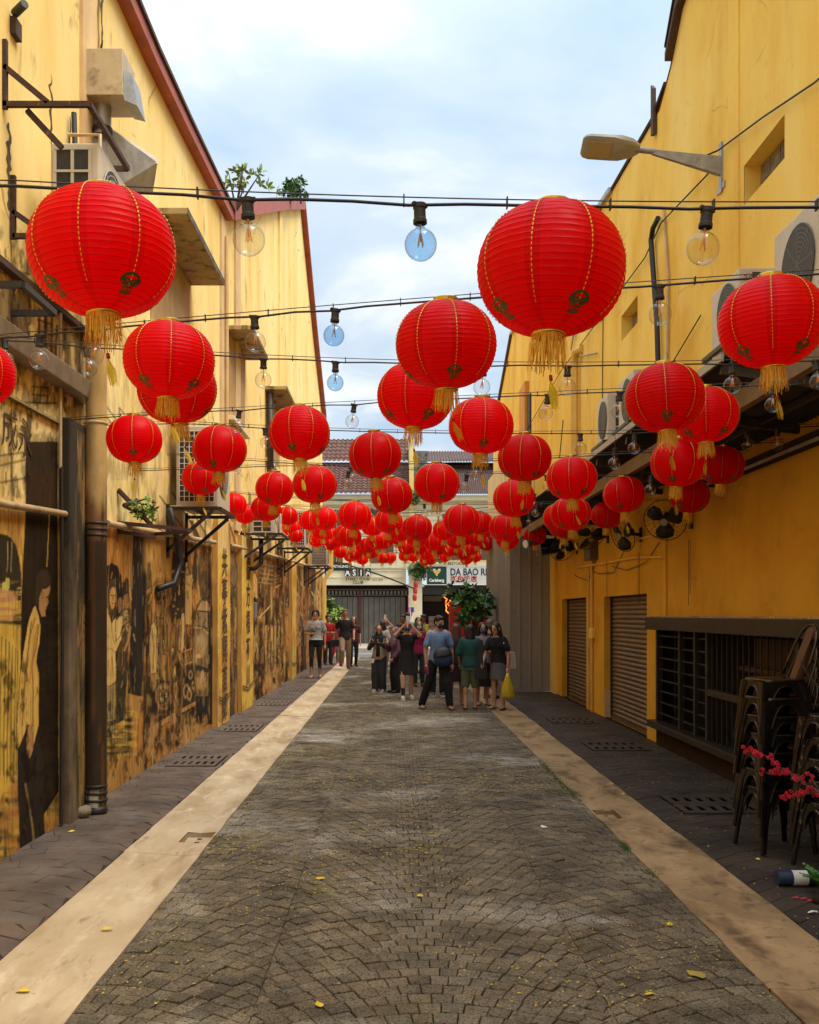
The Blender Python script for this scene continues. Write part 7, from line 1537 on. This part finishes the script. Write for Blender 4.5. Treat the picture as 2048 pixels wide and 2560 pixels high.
    M4 = Matrix.Translation((x, d, gz)) @ Euler((0, 0, R(yaw))).to_matrix().to_4x4() @ Matrix.Diagonal((S, S, S, 1))
    return dict(t=t, M=M4, hands=hands, sh=sh, spine=spine, head=headc, hp=hp, elb=elb)
def at(P, v): return P['M'] @ Vector(v)
def phone(P, off, label, col=BLACK, rz=0, rx_=R(75)):
    c = at(P, (P['hands'][0]+P['hands'][1])/2+Vector(off)); mb = MB().box(-.037, .037, -.004, .004, -.075, .075); o = obj('phone', mb, col, None, bevel=.003); o.location = c; o.rotation_euler = (rx_-R(75), 0, rz); tag(o, label, 'phone'); return o
P = []
LT = (.13, .05, .04)
p1 = person('woman walking in a light grey cropped t-shirt and black leggings with a crossbody bag', 789.6, 1697, 1.84, 0, 'tan', 'bun', top=('crop', (.42, .42, .43)), bottom=('leggings', (.008, .008, .01)), shoes=(.16, .07, .04, 'sandal'), arms=('waist', 'down'), stride=.22, female=True)
st_ = obj('shoulder_bag', MB().tube([at(p1, p1['sh'][1]+Vector((-.10, -.03, .045))), at(p1, p1['spine'](.26)+Vector((.0, -.165, 0))), at(p1, p1['spine'](.10)+Vector((-.10, -.15, 0)))], [.007, .010, .028], 8), BLACK, None, smooth=True); tag(st_, 'small black crossbody bag worn over the grey cropped t-shirt', 'bag')
phone(p1, (-.12, -.03, .03), 'dark phone held at the waist by the woman in the grey cropped t-shirt', BLACK).location = at(p1, p1['hands'][0]+Vector((.05, -.06, .02)))
p2 = person('older woman with short curly hair in a red top and dark patterned trousers', 820, 1657, 1.68, 20, 'olive', 'curly', (.05, .025, .018), ('loose', (.42, .008, .012)), ('trousers', (.055, .02, .018), .02), (.03, .03, .03), ('waist', 'waist'), female=True, d=33.0)
p3 = person('man with light brown hair walking in a black t-shirt and khaki trousers', 863, 1674, 1.86, 8, 'tan', 'short', (.22, .12, .06), ('tee', (.018, .018, .022)), ('trousers', (.34, .24, .15), .01), (.12, .015, .012), ('swing', 'fwd'), stride=.62, legs=[((-.13, -.16, .18), (-.11, -.30, .52)), ((.10, .16, .09), (.09, -.02, .49))])
bg3 = obj('camera_bag', MB().box(-.13, .13, -.07, .07, -.11, .11), BLACK, None, bevel=.02); bg3.location = at(p3, p3['hands'][0]+Vector((-.05, .02, -.12))); tag(bg3, 'black bag hanging from the hand of the man in khaki trousers', 'bag')
p4 = person('woman with dark hair and a pink top half hidden behind the man in khaki', 851, 1661, 1.62, 0, 'fair', 'long', (.03, .018, .012), ('tee', (.45, .06, .18)), ('trousers', (.30, .28, .25)), (.5, .06, .15), female=True, d=33.5, vox=.014)
p5 = person('person with brown hair in a maroon top and dark jeans behind the man in khaki', 884, 1664, 1.66, 10, 'fair', 'long', (.16, .08, .035), ('tee', (.10, .015, .025)), ('trousers', (.015, .02, .035)), (.02, .02, .02), female=True, d=32.2, vox=.014, stride=.25)
um = obj('folded_umbrella', MB().tube([(-1.82, 33.2, .95), (-1.98, 33.1, .45), (-2.1, 33.0, .06)], [.02, .045, .01], 8), REDP, None, smooth=True); tag(um, 'folded red umbrella slanting beside the legs of the man in khaki', 'umbrella')
p6 = person('woman in a black headscarf and beige open vest photographing with her phone', 948, 1730, 1.50, -12, 'tan', 'hijab', (.012, .012, .014), ('vest', (.50, .40, .24)), ('trousers', (.035, .038, .045), .035), (.55, .45, .42), ('phone', 'phone'), female=True, headturn=15)
phone(p6, (0, -.10, .05), 'black phone held up by the woman in the black headscarf')
tg = obj('paper_tag', MB().box(-.03, .03, -.003, .003, -.05, .05), WHITE, None); tg.location = at(p6, p6['spine'](-.12)+Vector((-.12, -.17, 0))); tg.rotation_euler = (0, R(15), 0); tag(tg, 'small pink and white tag hanging from the beige vest', 'tag')
p7 = person('woman in a sleeveless white dress raising her phone beside the grey shutters', 965, 1661, 1.60, -5, 'fair', 'long', (.20, .12, .05), ('dress', (.55, .53, .52)), ('dress', .50), (.6, .6, .6), ('up', 'up'), female=True, d=33.6, vox=.014)
phone(p7, (0, -.06, .10), 'white phone raised by the woman in the white dress', WHITE)
p8 = person('person with a dark ponytail and grey sleeve behind the black headscarf woman', 957, 1700, 1.55, 160, 'fair', 'long', (.03, .025, .02), ('tee', (.55, .52, .5)), ('trousers', (.2, .2, .22)), (.5, .5, .5), female=True, d=27, vox=.015)
p9 = person('woman in a mauve headscarf and long purple blouse seen from the side', 990, 1732, 1.46, -62, 'tan', 'hijab', (.26, .15, .20), ('long', (.12, .05, .095)), ('trousers', (.01, .01, .012), .03), (.02, .02, .02), ('phone', 'fwd'), female=True)
p10 = person('girl in a black pinafore dress and blue mask holding a phone above her face', 1018, 1747.8, 1.60, 3, 'fair', 'tied', (.018, .012, .01), ('dress', (.012, .012, .014), .42), ('dress', .52), (.66, .58, .55), ('up', 'up'), female=True, mask=(.02, .05, .16), stride=.30)
phone(p10, (0, -.05, .09), 'white phone raised by the girl in the black pinafore dress', WHITE)
for s in (-1, 1):
    sk = MB().tube([(0, 0, .0), (0, 0, .15)], .042, 10); o = local('sock', sk, BLACK, p10['t'], smooth=40); o.location = (s*.095, s*.15, .10)
p11 = person('dark-haired man in black looking down at a phone at the back of the group', 1008, 1690, 1.72, -25, 'brown', 'short', (.012, .009, .008), ('tee', (.02, .02, .022)), ('trousers', (.02, .02, .025)), arms=('phone', 'phone'), d=29, vox=.014)
p12 = person('tall man with black hair and light shirt at the back beside the flag', 1019, 1690, 1.78, -160, 'olive', 'short', (.012, .009, .008), ('tee', (.30, .38, .48)), ('trousers', (.03, .03, .04)), d=31, vox=.015)
p13 = person('young bearded man in a bright yellow-green t-shirt holding his hand to his chin', 1060, 1690, 1.72, -55, 'brown', 'short', (.012, .009, .008), ('tee', (.42, .42, .02)), ('trousers', (.05, .05, .03)), arms=('chin', 'chin'), d=28.5, vox=.014)
p14 = person('woman with grey hair, white mask and magenta t-shirt', 1047, 1715.6, 1.58, 12, 'fair', 'bob', (.14, .12, .11), ('tee', (.30, .008, .075)), ('trousers', (.025, .03, .045)), (.08, .06, .05), ('down', 'down'), female=True, mask=(.62, .60, .58))
p15 = person('woman with long dark hair and pink shirt behind the magenta t-shirt', 1045, 1700, 1.66, 15, 'fair', 'long', (.02, .014, .01), ('tee', (.5, .2, .17)), ('trousers', (.03, .03, .03)), female=True, d=26, vox=.014)
p16 = person('bald elderly man in a cream shirt and dark trousers behind the blue polo', 1094, 1739.7, 1.68, 5, 'tan', 'bald', (.3, .28, .26), ('tee', (.55, .47, .36)), ('trousers', (.015, .017, .03), .01), (.05, .09, .17), ('down', 'down'))
p17 = person('man in a light blue polo shirt and black mask walking with a blue messenger bag', 1096, 1772, 1.71, 12, 'olive', 'short', (.012, .01, .009), ('polo', (.20, .33, .56)), ('trousers', (.008, .008, .009), .016), (.035, .02, .015, 'sandal'), ('down', 'down'), stride=.62, mask=(.012, .012, .013), vox=.010, headturn=28, headtilt=8, lean=4,
             legs=[((-.27, .12, .09), (-.17, .0, .49)), ((.17, -.16, .09), (.12, -.16, .50))])
mb = MB(); mb.loft([[(w*math.copysign(abs(math.cos(q))**.6, math.cos(q)), y_*math.copysign(abs(math.sin(q))**.7, math.sin(q)), z) for q in [2*PI*k/24 for k in range(24)]] for w, y_, z in ((.09, .04, -.175), (.145, .075, -.16), (.168, .09, -.09), (.172, .085, .02), (.15, .06, .09), (.10, .035, .145), (.05, .02, .165))])
bg = obj('messenger_bag', mb, M('blue_bag_fabric', [(.012, .05, .16), (.006, .012, .03)], ns=5, rough=.7, bump=.5, bscale=20, bdist=.02), None, smooth=True); bg.location = at(p17, p17['spine'](.04)+Vector((.03, -.20, 0))); bg.rotation_euler = (0, R(-8), R(12)); tag(bg, 'blue and black messenger bag in front of the light blue polo', 'bag')
obj('bag_flap', MB().loft([[(w*math.copysign(abs(math.cos(q))**.6, math.cos(q)), y_*math.sin(q), z) for q in [2*PI*k/24 for k in range(24)]] for w, y_, z in ((.176, .094, .0), (.178, .09, .03), (.155, .066, .10), (.105, .04, .15), (.05, .02, .17))]), BLACK, None, smooth=True).parent = bg
o = obj('strap', MB().tube([at(p17, p17['sh'][1]+Vector((-.08, .02, .055))), at(p17, p17['spine'](.35)+Vector((.09, -.14, 0))), at(p17, p17['spine'](.12)+Vector((.10, -.20, 0)))], .012, 6), BLACK, bg)
phone(p17, (0, 0, 0), 'dark phone with pink case in the hand of the man in the blue polo', M('pink_case', [(.4, .03, .10), (.03, .02, .03)], ns=9)).location = at(p17, p17['hands'][0]+Vector((0, -.05, -.11)))
p18 = person('woman with reddish brown hair in a dark dress with pink sandals seen from behind', 1140, 1768, 1.56, 170, 'tan', 'long', (.13, .04, .02), ('dress', (.035, .012, .012), .3), ('dress', .50), (.6, .22, .2, 'sandal'), female=True, d=18.3, stride=.2)
p19 = person('woman seen from behind in a dark green t-shirt and olive shorts', 1176, 1773, 1.55, 176, 'tan', 'bob', (.015, .011, .01), ('loose', (.012, .075, .068)), ('shorts', (.13, .17, .10)), (.03, .03, .04, 'sandal'), ('fwd', 'fwd'), female=True, vox=.010, stride=.12, d=17.7)
o = obj('shoulder_bag', MB().loft([[(x_*w, y_*.05, z) for x_, y_ in ((-1, -1), (1, -1), (1, 1), (-1, 1))] for w, z in ((.09, -.32), (.12, -.28), (.09, .0), (.03, .38))]), BLACK, None, bevel=.01); o.location = at(p19, (-.20, .05, .95)); tag(o, 'long black shoulder bag on the right side of the green t-shirt', 'bag')
p20 = person('woman with a blue mask, grey t-shirt and long black skirt facing the camera', 1206, 1763, 1.58, 8, 'tan', 'bob', (.018, .012, .01), ('tee', (.22, .28, .34)), ('skirt', (.01, .01, .012), .38), (.02, .02, .02, 'sandal'), ('waist', 'waist'), female=True, mask=(.015, .10, .30), headtilt=6)
p21 = person('grey-haired man behind the women at the hoarding', 1226, 1749, 1.60, 150, 'tan', 'short', (.13, .12, .11), ('tee', (.10, .015, .015)), ('trousers', (.20, .03, .03)), (.05, .06, .09), d=19.8, vox=.014)
p22 = person('woman with long black hair bending forward in a black t-shirt and grey wrap skirt', 1248, 1776, 1.58, -30, 'tan', 'long', (.014, .011, .01), ('tee', (.010, .010, .013)), ('skirt', (.12, .115, .105), .56), (.02, .02, .02, 'sandal'), ('fwd', 'down'), female=True, vox=.010, lean=12, headtilt=14, headturn=-12, d=17.6)
o = obj('phone', MB().box(-.035, .035, -.004, .004, -.07, .07), BLACK, None, bevel=.003); o.location = at(p22, p22['hands'][0]+Vector((0, -.07, .03))); tag(o, 'phone held low by the woman in the black t-shirt and grey skirt', 'phone')
tb = obj('tote_bag', MB().loft([[(x_*w, y_*.05, z) for x_, y_ in ((-1, -1), (1, -1), (1, 1), (-1, 1))] for w, z in ((.13, -.20), (.15, -.16), (.14, .05), (.11, .17))]), M('cream_canvas', [(.60, .52, .38), (.5, .42, .3)], ns=8, rough=.9), None, bevel=.01); tb.scale = (.8,)*3; tb.location = at(p22, (.13, .19, .93)); tag(tb, 'cream canvas tote bag on the shoulder of the woman in the black t-shirt', 'bag')
obj('strap', MB().tube([at(p22, (.25, .08, 1.08)), at(p22, p22['sh'][1]+Vector((0, .02, .05))), at(p22, p22['sh'][1]+Vector((-.02, -.09, -.14))), at(p22, (.22, .0, 1.05))], .010, 6), M('cream_canvas', []), tb) if False else None
o = obj('strap', MB().tube([at(p22, (.14, .16, 1.08)), at(p22, p22['sh'][1]+Vector((0, .03, .06))), at(p22, p22['sh'][1]+Vector((-.01, -.07, -.06))), at(p22, (.20, .06, 1.06))], .011, 6), MATS['cream_canvas'], tb)
yb = obj('plastic_bag', MB().loft([[(w*math.cos(2*PI*k/14)*(1+.08*math.sin(5*k)), .06*w/.12*math.sin(2*PI*k/14), z) for k in range(14)] for w, z in ((.10, -.44), (.125, -.40), (.10, -.25), (.05, -.10), (.02, .0))]), M('yellow_plastic', [(.62, .45, .015), (.5, .36, .01)], ns=20, rough=.3, bump=.6, bscale=25), None, smooth=True); yb.location = at(p22, p22['hands'][1]+Vector((.02, -.05, -.10))); tag(yb, 'yellow plastic bag hanging from the hand of the woman in the grey skirt', 'bag')
# ---------------------------------------------------------------- stacked metal chairs
def tolix(name, label, back=True, cat='chair', group=None, mat=CHAIRM, rnd=False):
    t = thing(name, label, cat, (0, 0, 0), 0, group); h = .45; a, b = .165, .205   # half size at seat, at floor; front = -x
    st = MB(); rings = []
    for w, z in ((a-.010, h-.030), (a+.004, h-.022), (a+.006, h-.008), (a, h), (a-.02, h+.002), (a-.04, h-.003), (.01, h-.004)):
        rr = .5 if rnd else .22; rings.append([(w*math.copysign(abs(math.cos(q))**(.9 if rnd else .42), math.cos(q)), w*math.copysign(abs(math.sin(q))**(.9 if rnd else .42), math.sin(q)), z) for q in [2*PI*k/32 for k in range(32)]])
    st.loft(rings, cap=False); local('seat', st, mat, t, smooth=50)
    for k in range(4):          # sheet leg: angle section, wide at the top and tapering
        ang = PI/4+k*PI/2; cx, cy = math.copysign(1, math.cos(ang)), math.copysign(1, math.sin(ang)); lg = MB(); R_ = []
        for z, w in ((h-.02, .085), (h-.10, .055), (h-.2, .042), (.2, .034), (.0, .026)):
            q = a+(b-a)*(1-z/h); px_, py__ = cx*q, cy*q
            R_.append([(px_, py__-cy*w, z), (px_+cx*.008, py__-cy*w*.5, z), (px_+cx*.004, py__+cy*.004, z), (px_-cx*w*.5, py__+cy*.008, z), (px_-cx*w, py__, z), (px_-cx*w, py__-cy*.010, z), (px_-cx*.012, py__-cy*.012, z), (px_-cx*.010, py__-cy*w, z)])
        lg.loft(R_[::-1]); local('leg', lg, mat, t, smooth=40)
    for k in range(4):          # skirt with an arched rib
        ang = k*PI/2; m = Matrix.Rotation(ang, 3, 'Z'); sk = MB(); n = 14; vs = []; q0 = a-.002
        for i in range(n+1):
            u = -1+2*i/n; w = u*(a-.045); zl = h-.05-.16*(abs(u)**2.6); q = a+(b-a)*(1-zl/h)-.006; p1_ = m @ Vector((q0, w, h-.02)); p2_ = m @ Vector((q, w*1.02, zl)); vs += [tuple(p1_), tuple(p2_)]
        sk.add(vs, [(2*i, 2*i+2, 2*i+3, 2*i+1) for i in range(n)]); rib = [Vector(vs[2*i+1]) for i in range(n+1)]; sk.tube(rib, .006, 6, cap=True); local('arched_skirt', sk, mat, t)
    if back:
        hp_ = []; 
        for i in range(21): q = PI*i/20; yy = -.155*math.cos(q); zz = h+.02+.36*math.sin(q)**.62; hp_.append((a-.03+.15*(zz-h)/.38, yy, zz))
        local('back_hoop', MB().tube(hp_, .0105, 8), mat, t, smooth=True)
        sp = MB(); sp.loft([[(a-.03+.15*(z-h)/.38, s*w, z) for s in (-1, 1)]+[(a-.022+.15*(z-h)/.38, s*w, z) for s in (1, -1)] for z, w in ((h, .045), (h+.12, .048), (h+.37, .055))]); local('back_splat', sp, RUSTP, t)
    return t
ch0 = tolix('metal_chair', '', True)
NS = 7
nm = ['lowest', 'second lowest', 'third lowest', 'middle', 'third highest', 'second highest', 'top']
for k in range(NS):
    lb = '%s chair of the stack of dark metal chairs against the barred window' % nm[k]
    loc = (2.72+random.uniform(-.012, .012), 7.12+random.uniform(-.012, .012), .024+k*.128)
    c_ = ch0 if k == 0 else dup(ch0); c_.location = loc; c_.rotation_euler = (0, 0, R(7+random.uniform(-2.5, 2.5))); c_['label'] = lb; c_['group'] = 'stacked metal chairs'
s0 = tolix('metal_stool', '', False, 'stool', None, CHAIRW, True)
for k in range(5):
    lb = '%s stool of the worn black metal stools at the right picture edge' % ['lowest', 'second lowest', 'middle', 'second highest', 'top'][k]
    c_ = s0 if k == 0 else dup(s0); c_.location = (2.90+random.uniform(-.01, .01), 6.50+random.uniform(-.01, .01), .024+k*.142); c_.rotation_euler = (0, 0, R(12+random.uniform(-3, 3))); c_['label'] = lb; c_['group'] = 'stacked metal stools'
bk = tolix('metal_chair', 'dark metal chair with a worn back hoop behind the stools at the right edge', True, 'chair', None, CHAIRW); bk.location = (3.12, 6.98, .62); bk.rotation_euler = (0, 0, R(-8))
pp_ = MB(); pp_.add([(-.09, -.06, 0), (.10, -.05, .004), (.11, .06, .012), (.0, .05, .004), (-.10, .05, .0)], [(0, 1, 2, 3, 4)]); o = obj('paper', pp_, WHITE, None); o.location = (2.93, 6.44, .024+4*.142+.458); o.rotation_euler = (0, 0, R(10)); tag(o, 'crumpled white paper lying on the top stool', 'paper')
# chain round the chair backs
chn = thing('chain', 'rusty chain looped round the chair backs and hanging to the stools', 'chain', (2.9, 6.9, 1.3))
cp = [Vector((2.86, 6.98, 1.36)), Vector((2.88, 6.92, 1.27)), Vector((2.92, 6.85, 1.20)), Vector((2.98, 6.80, 1.16)), Vector((3.06, 6.76, 1.13)), Vector((3.16, 6.74, 1.12))]
lm = MB(); lm.tube([(.013*math.cos(2*PI*k/10), 0, .008*math.sin(2*PI*k/10)) for k in range(11)], .0026, 5, cap=False); lme = lm.mesh('link', True); lme.materials.append(RUST); tt = 0; n = 0
for i in range(len(cp)-1):
    dd = cp[i+1]-cp[i]; m = int(dd.length/.018)
    for j in range(m):
        o = bpy.data.objects.new('link', lme); link(o); o.parent = chn; o.matrix_parent_inverse = parent_world(chn).inverted(); o.location = cp[i]+dd*j/m; q = dd.to_track_quat('X', 'Z'); o.rotation_mode = 'QUATERNION'; q2 = q @ Euler((PI/2*(n % 2), 0, 0)).to_quaternion(); o.rotation_quaternion = q2; n += 1
# blossom branches, lying bollard, fern, litter
bs = thing('blossom_branch', 'artificial plum blossom branches with crimson flowers stretching before the stacked chairs', 'artificial flowers', (2.9, 6.2, .2))
def blossoms(px_pts, d0, d1, n, seed, nm_='twig'):
    random.seed(seed); pts = [PX(X, Y, d0+(d1-d0)*i/(len(px_pts)-1)) for i, (X, Y) in enumerate(px_pts)]
    obj(nm_, MB().tube(pts, [.0045-.0025*i/len(pts) for i in range(len(pts))], 5), STEM, bs, smooth=True)
    mb = MB()
    for k in range(n):
        f = random.random()**.8*(len(pts)-1); i = min(int(f), len(pts)-2); p = pts[i]+(pts[i+1]-pts[i])*(f-i)+Vector((random.gauss(0, .010), random.gauss(0, .010), random.gauss(0, .012)))
        for q in range(5):
            a = 2*PI*q/5; c = p+Vector((math.cos(a)*.0085, random.uniform(-.006, .006), math.sin(a)*.0085)); r_ = random.uniform(.0045, .0085); mb.ell(c, (r_, .003, r_), 6, 4, Euler((random.uniform(-.8, .8), random.uniform(-.8, .8), random.uniform(-.8, .8))))
    obj('blossom', mb, BLOSS, bs, smooth=True, kind='stuff')
blossoms([(2075, 2010), (2010, 1958), (1960, 1925), (1915, 1890), (1857, 1870)], 5.95, 6.35, 34, 1); blossoms([(2010, 1958), (1975, 1930), (1940, 1930), (1903, 1932)], 6.1, 6.3, 17, 2); blossoms([(2090, 2000), (2048, 1975), (2020, 1930)], 5.95, 6.1, 7, 3); blossoms([(2080, 1975), (2030, 1983), (1990, 1990), (1948, 1988)], 5.95, 6.2, 17, 4)
bo = thing('bollard', 'navy and white striped post lying on the right pavement before the chairs', 'bollard', (2.6, 6.15, .07))
def seg_(x0, x1, m): obj('colour_band', MB().tube([(x0, 6.15, .070), (x1, 6.15, .070)], .046, 24), m, bo, smooth=40)
seg_(2.365, 2.455, NAVY); seg_(2.456, 2.548, WHITE); seg_(2.549, 3.1, NAVY)
random.seed(31); fn = thing('plant', 'bright green leafy plant at the bottom right picture edge beside the lying post', 'plant', (2.68, 5.95, .03)); fm_ = MB()
for k in range(16):
    a = random.uniform(PI*.6, PI*1.5); L_ = random.uniform(.14, .28); up = random.uniform(.2, 1.5); d_ = Vector((math.cos(a), math.sin(a)*.7, up)).normalized(); p0 = Vector((2.61+random.uniform(-.04, .04), 5.93+random.uniform(-.04, .04), .05))
    for i in range(9):
        f = i/8; p = p0+d_*L_*f-Vector((0, 0, .22*L_*f*f)); s = d_.cross(Vector((0, 0, 1))).normalized()
        for sg in (-1, 1): leaf_geo(fm_, p, (s*sg+d_*.5), .055*(1.1-f*.6), .020, Vector((0, 0, 1)))
obj('fronds', fm_, M('fern_green', [(.05, .20, .02), (.10, .30, .04)], ns=9, rough=.5), fn, kind='stuff'); obj('root_ball', MB().ell((2.64, 5.93, .05), (.06, .06, .04), 10, 6), STEM, fn, smooth=True)
o = obj('stone', MB().ell((2.47, 5.77, .045), (.05, .04, .035), 8, 6), BRICKD, None, smooth=True); tag(o, 'dark round stone at the bottom right by the red petals', 'stone')
random.seed(33)
for i, (x, y) in enumerate(((2.36, 5.86), (2.42, 5.80), (2.40, 5.84))): o = obj('petal', MB().quad((x-.02, y-.01, .03), (x+.015, y-.012, .034), (x+.02, y+.012, .037), (x-.01, y+.01, .031)), BLOSS, None); tag(o, ['leftmost of three crimson petals on the pavement by the lying post', 'rightmost of three crimson petals on the pavement by the lying post', 'middle one of three crimson petals on the pavement by the lying post'][i], 'petal', 'crimson petals on the pavement')
def litter_leaf(X, Y, col, label, s=.05, cat='leaf', ang=None):
    d = CAMH*F/(Y-VY); x = (X-VX)*d/F; z = .006 if -1.37 < x < 1.7 else (.03 if not (-1.9 < x < 2.18) else .014); a = ang if ang is not None else random.random()*6; mb = MB(); n = 9
    vs = [(s*(.5+.5*random.random())*math.cos(2*PI*k/n), s*.5*(.6+.5*random.random())*math.sin(2*PI*k/n), random.uniform(0, .010)) for k in range(n)]; vs.append((0, 0, .014)); mb.add(vs, [(k, (k+1) % n, n) for k in range(n)]); o = obj('fallen_leaf', mb, col, None); o.location = (x, d, z); o.rotation_euler = (0, 0, a); tag(o, label, cat)
for X, Y, lb in ((60, 2486, 'yellow leaf on the pale left gutter at the bottom left corner'), (265, 2328, 'small yellow leaf in the middle of the pale left gutter'), (180, 2089, 'yellow leaf on the dark left pavement near the brown pipe foot'), (800, 2200, 'yellow leaf on the cobbles left of the middle'), (1050, 2243, 'yellow leaf on the cobbles near the middle'), (1675, 2313, 'bright yellow leaf on the cobbles near the right gutter'), (1623, 2490, 'bright yellow leaf at the lower right of the cobbles'), (798, 2517, 'yellow leaf at the lower edge of the cobbles'), (1557, 1990, 'brownish yellow leaf on the right gutter above the drain hole')): litter_leaf(X, Y, PETALB, lb, .042)
litter_leaf(1360, 2070, WHITE, 'white scrap of paper on the cobbles at the right', .06, 'scrap'); litter_leaf(2030, 2295, WHITE, 'narrow white paper strip on the dark pavement at the right edge', .04, 'scrap', .2); litter_leaf(1372, 1733, WHITE, 'white crumpled paper at the foot of the metal hoarding', .16, 'scrap', 0)
litter_leaf(1740, 2440, M('pale_brown_petal', [(.45, .33, .05), (.3, .22, .05)]), 'faded leaf clump on the cobbles at the lower right', .07); litter_leaf(1895, 2160, PETALB, 'small orange leaf on the dark right pavement by the chair legs', .03)
random.seed(40); pm = MB(); pw = MB(); lm_ = MB()
for k in range(11000):
    y = 4.3+random.random()**1.3*17; x = random.uniform(-1.35, 1.68)
    dens = fbm(np.array([x*1.4+7]), np.array([y*.8+3]), 50, 4)[0]
    bias = .10*math.exp(-((x-.35)/.7)**2)-.06*(y < 6.5)
    if random.random() > max(.012, (dens-.42+bias)*3.8): continue
    s = random.uniform(.006, .017)*(1 if y > 7 else .75); a = random.random()*6; c_, s_ = math.cos(a)*s, math.sin(a)*s; z = .006
    pm.add([(x-c_, y-s_, z), (x+s_*.5, y-c_*.5, z+.003), (x+c_, y+s_, z+.002), (x-s_*.5, y+c_*.5, z+.004)], [(0, 1, 2, 3)])
for k in range(520):
    y = 5+random.random()*14; x = random.uniform(2.2, 3.4); s = random.uniform(.005, .013); a = random.random()*6; c_, s_ = math.cos(a)*s, math.sin(a)*s; z = .0285
    pm.add([(x-c_, y-s_, z), (x+s_*.5, y-c_*.5, z+.003), (x+c_, y+s_, z+.002), (x-s_*.5, y+c_*.5, z+.004)], [(0, 1, 2, 3)])
o = obj('fallen_petals', pm, PETAL, None); o['kind'] = 'stuff'; o['label'] = 'small yellow petals scattered over the cobbles'
# tufts of grass along the right gutter edge
gm = MB(); random.seed(50)
for (y0, y1, n) in ((7.1, 7.35, 150), (9.0, 11.5, 420), (6.4, 6.6, 40)):
    for k in range(n):
        y = random.uniform(y0, y1); x = 1.68+random.gauss(0, .018); h = random.uniform(.012, .04); a = random.random()*6; gm.add([(x-.002, y, 0), (x+.002, y, 0), (x+math.cos(a)*h*.6, y+math.sin(a)*h*.6, h)], [(0, 1, 2)])
o = obj('grass', gm, M('grass_green', [(.05, .12, .015), (.10, .18, .03)], ns=9), None); o['kind'] = 'stuff'; o['label'] = 'tufts of grass along the edge of the right gutter'
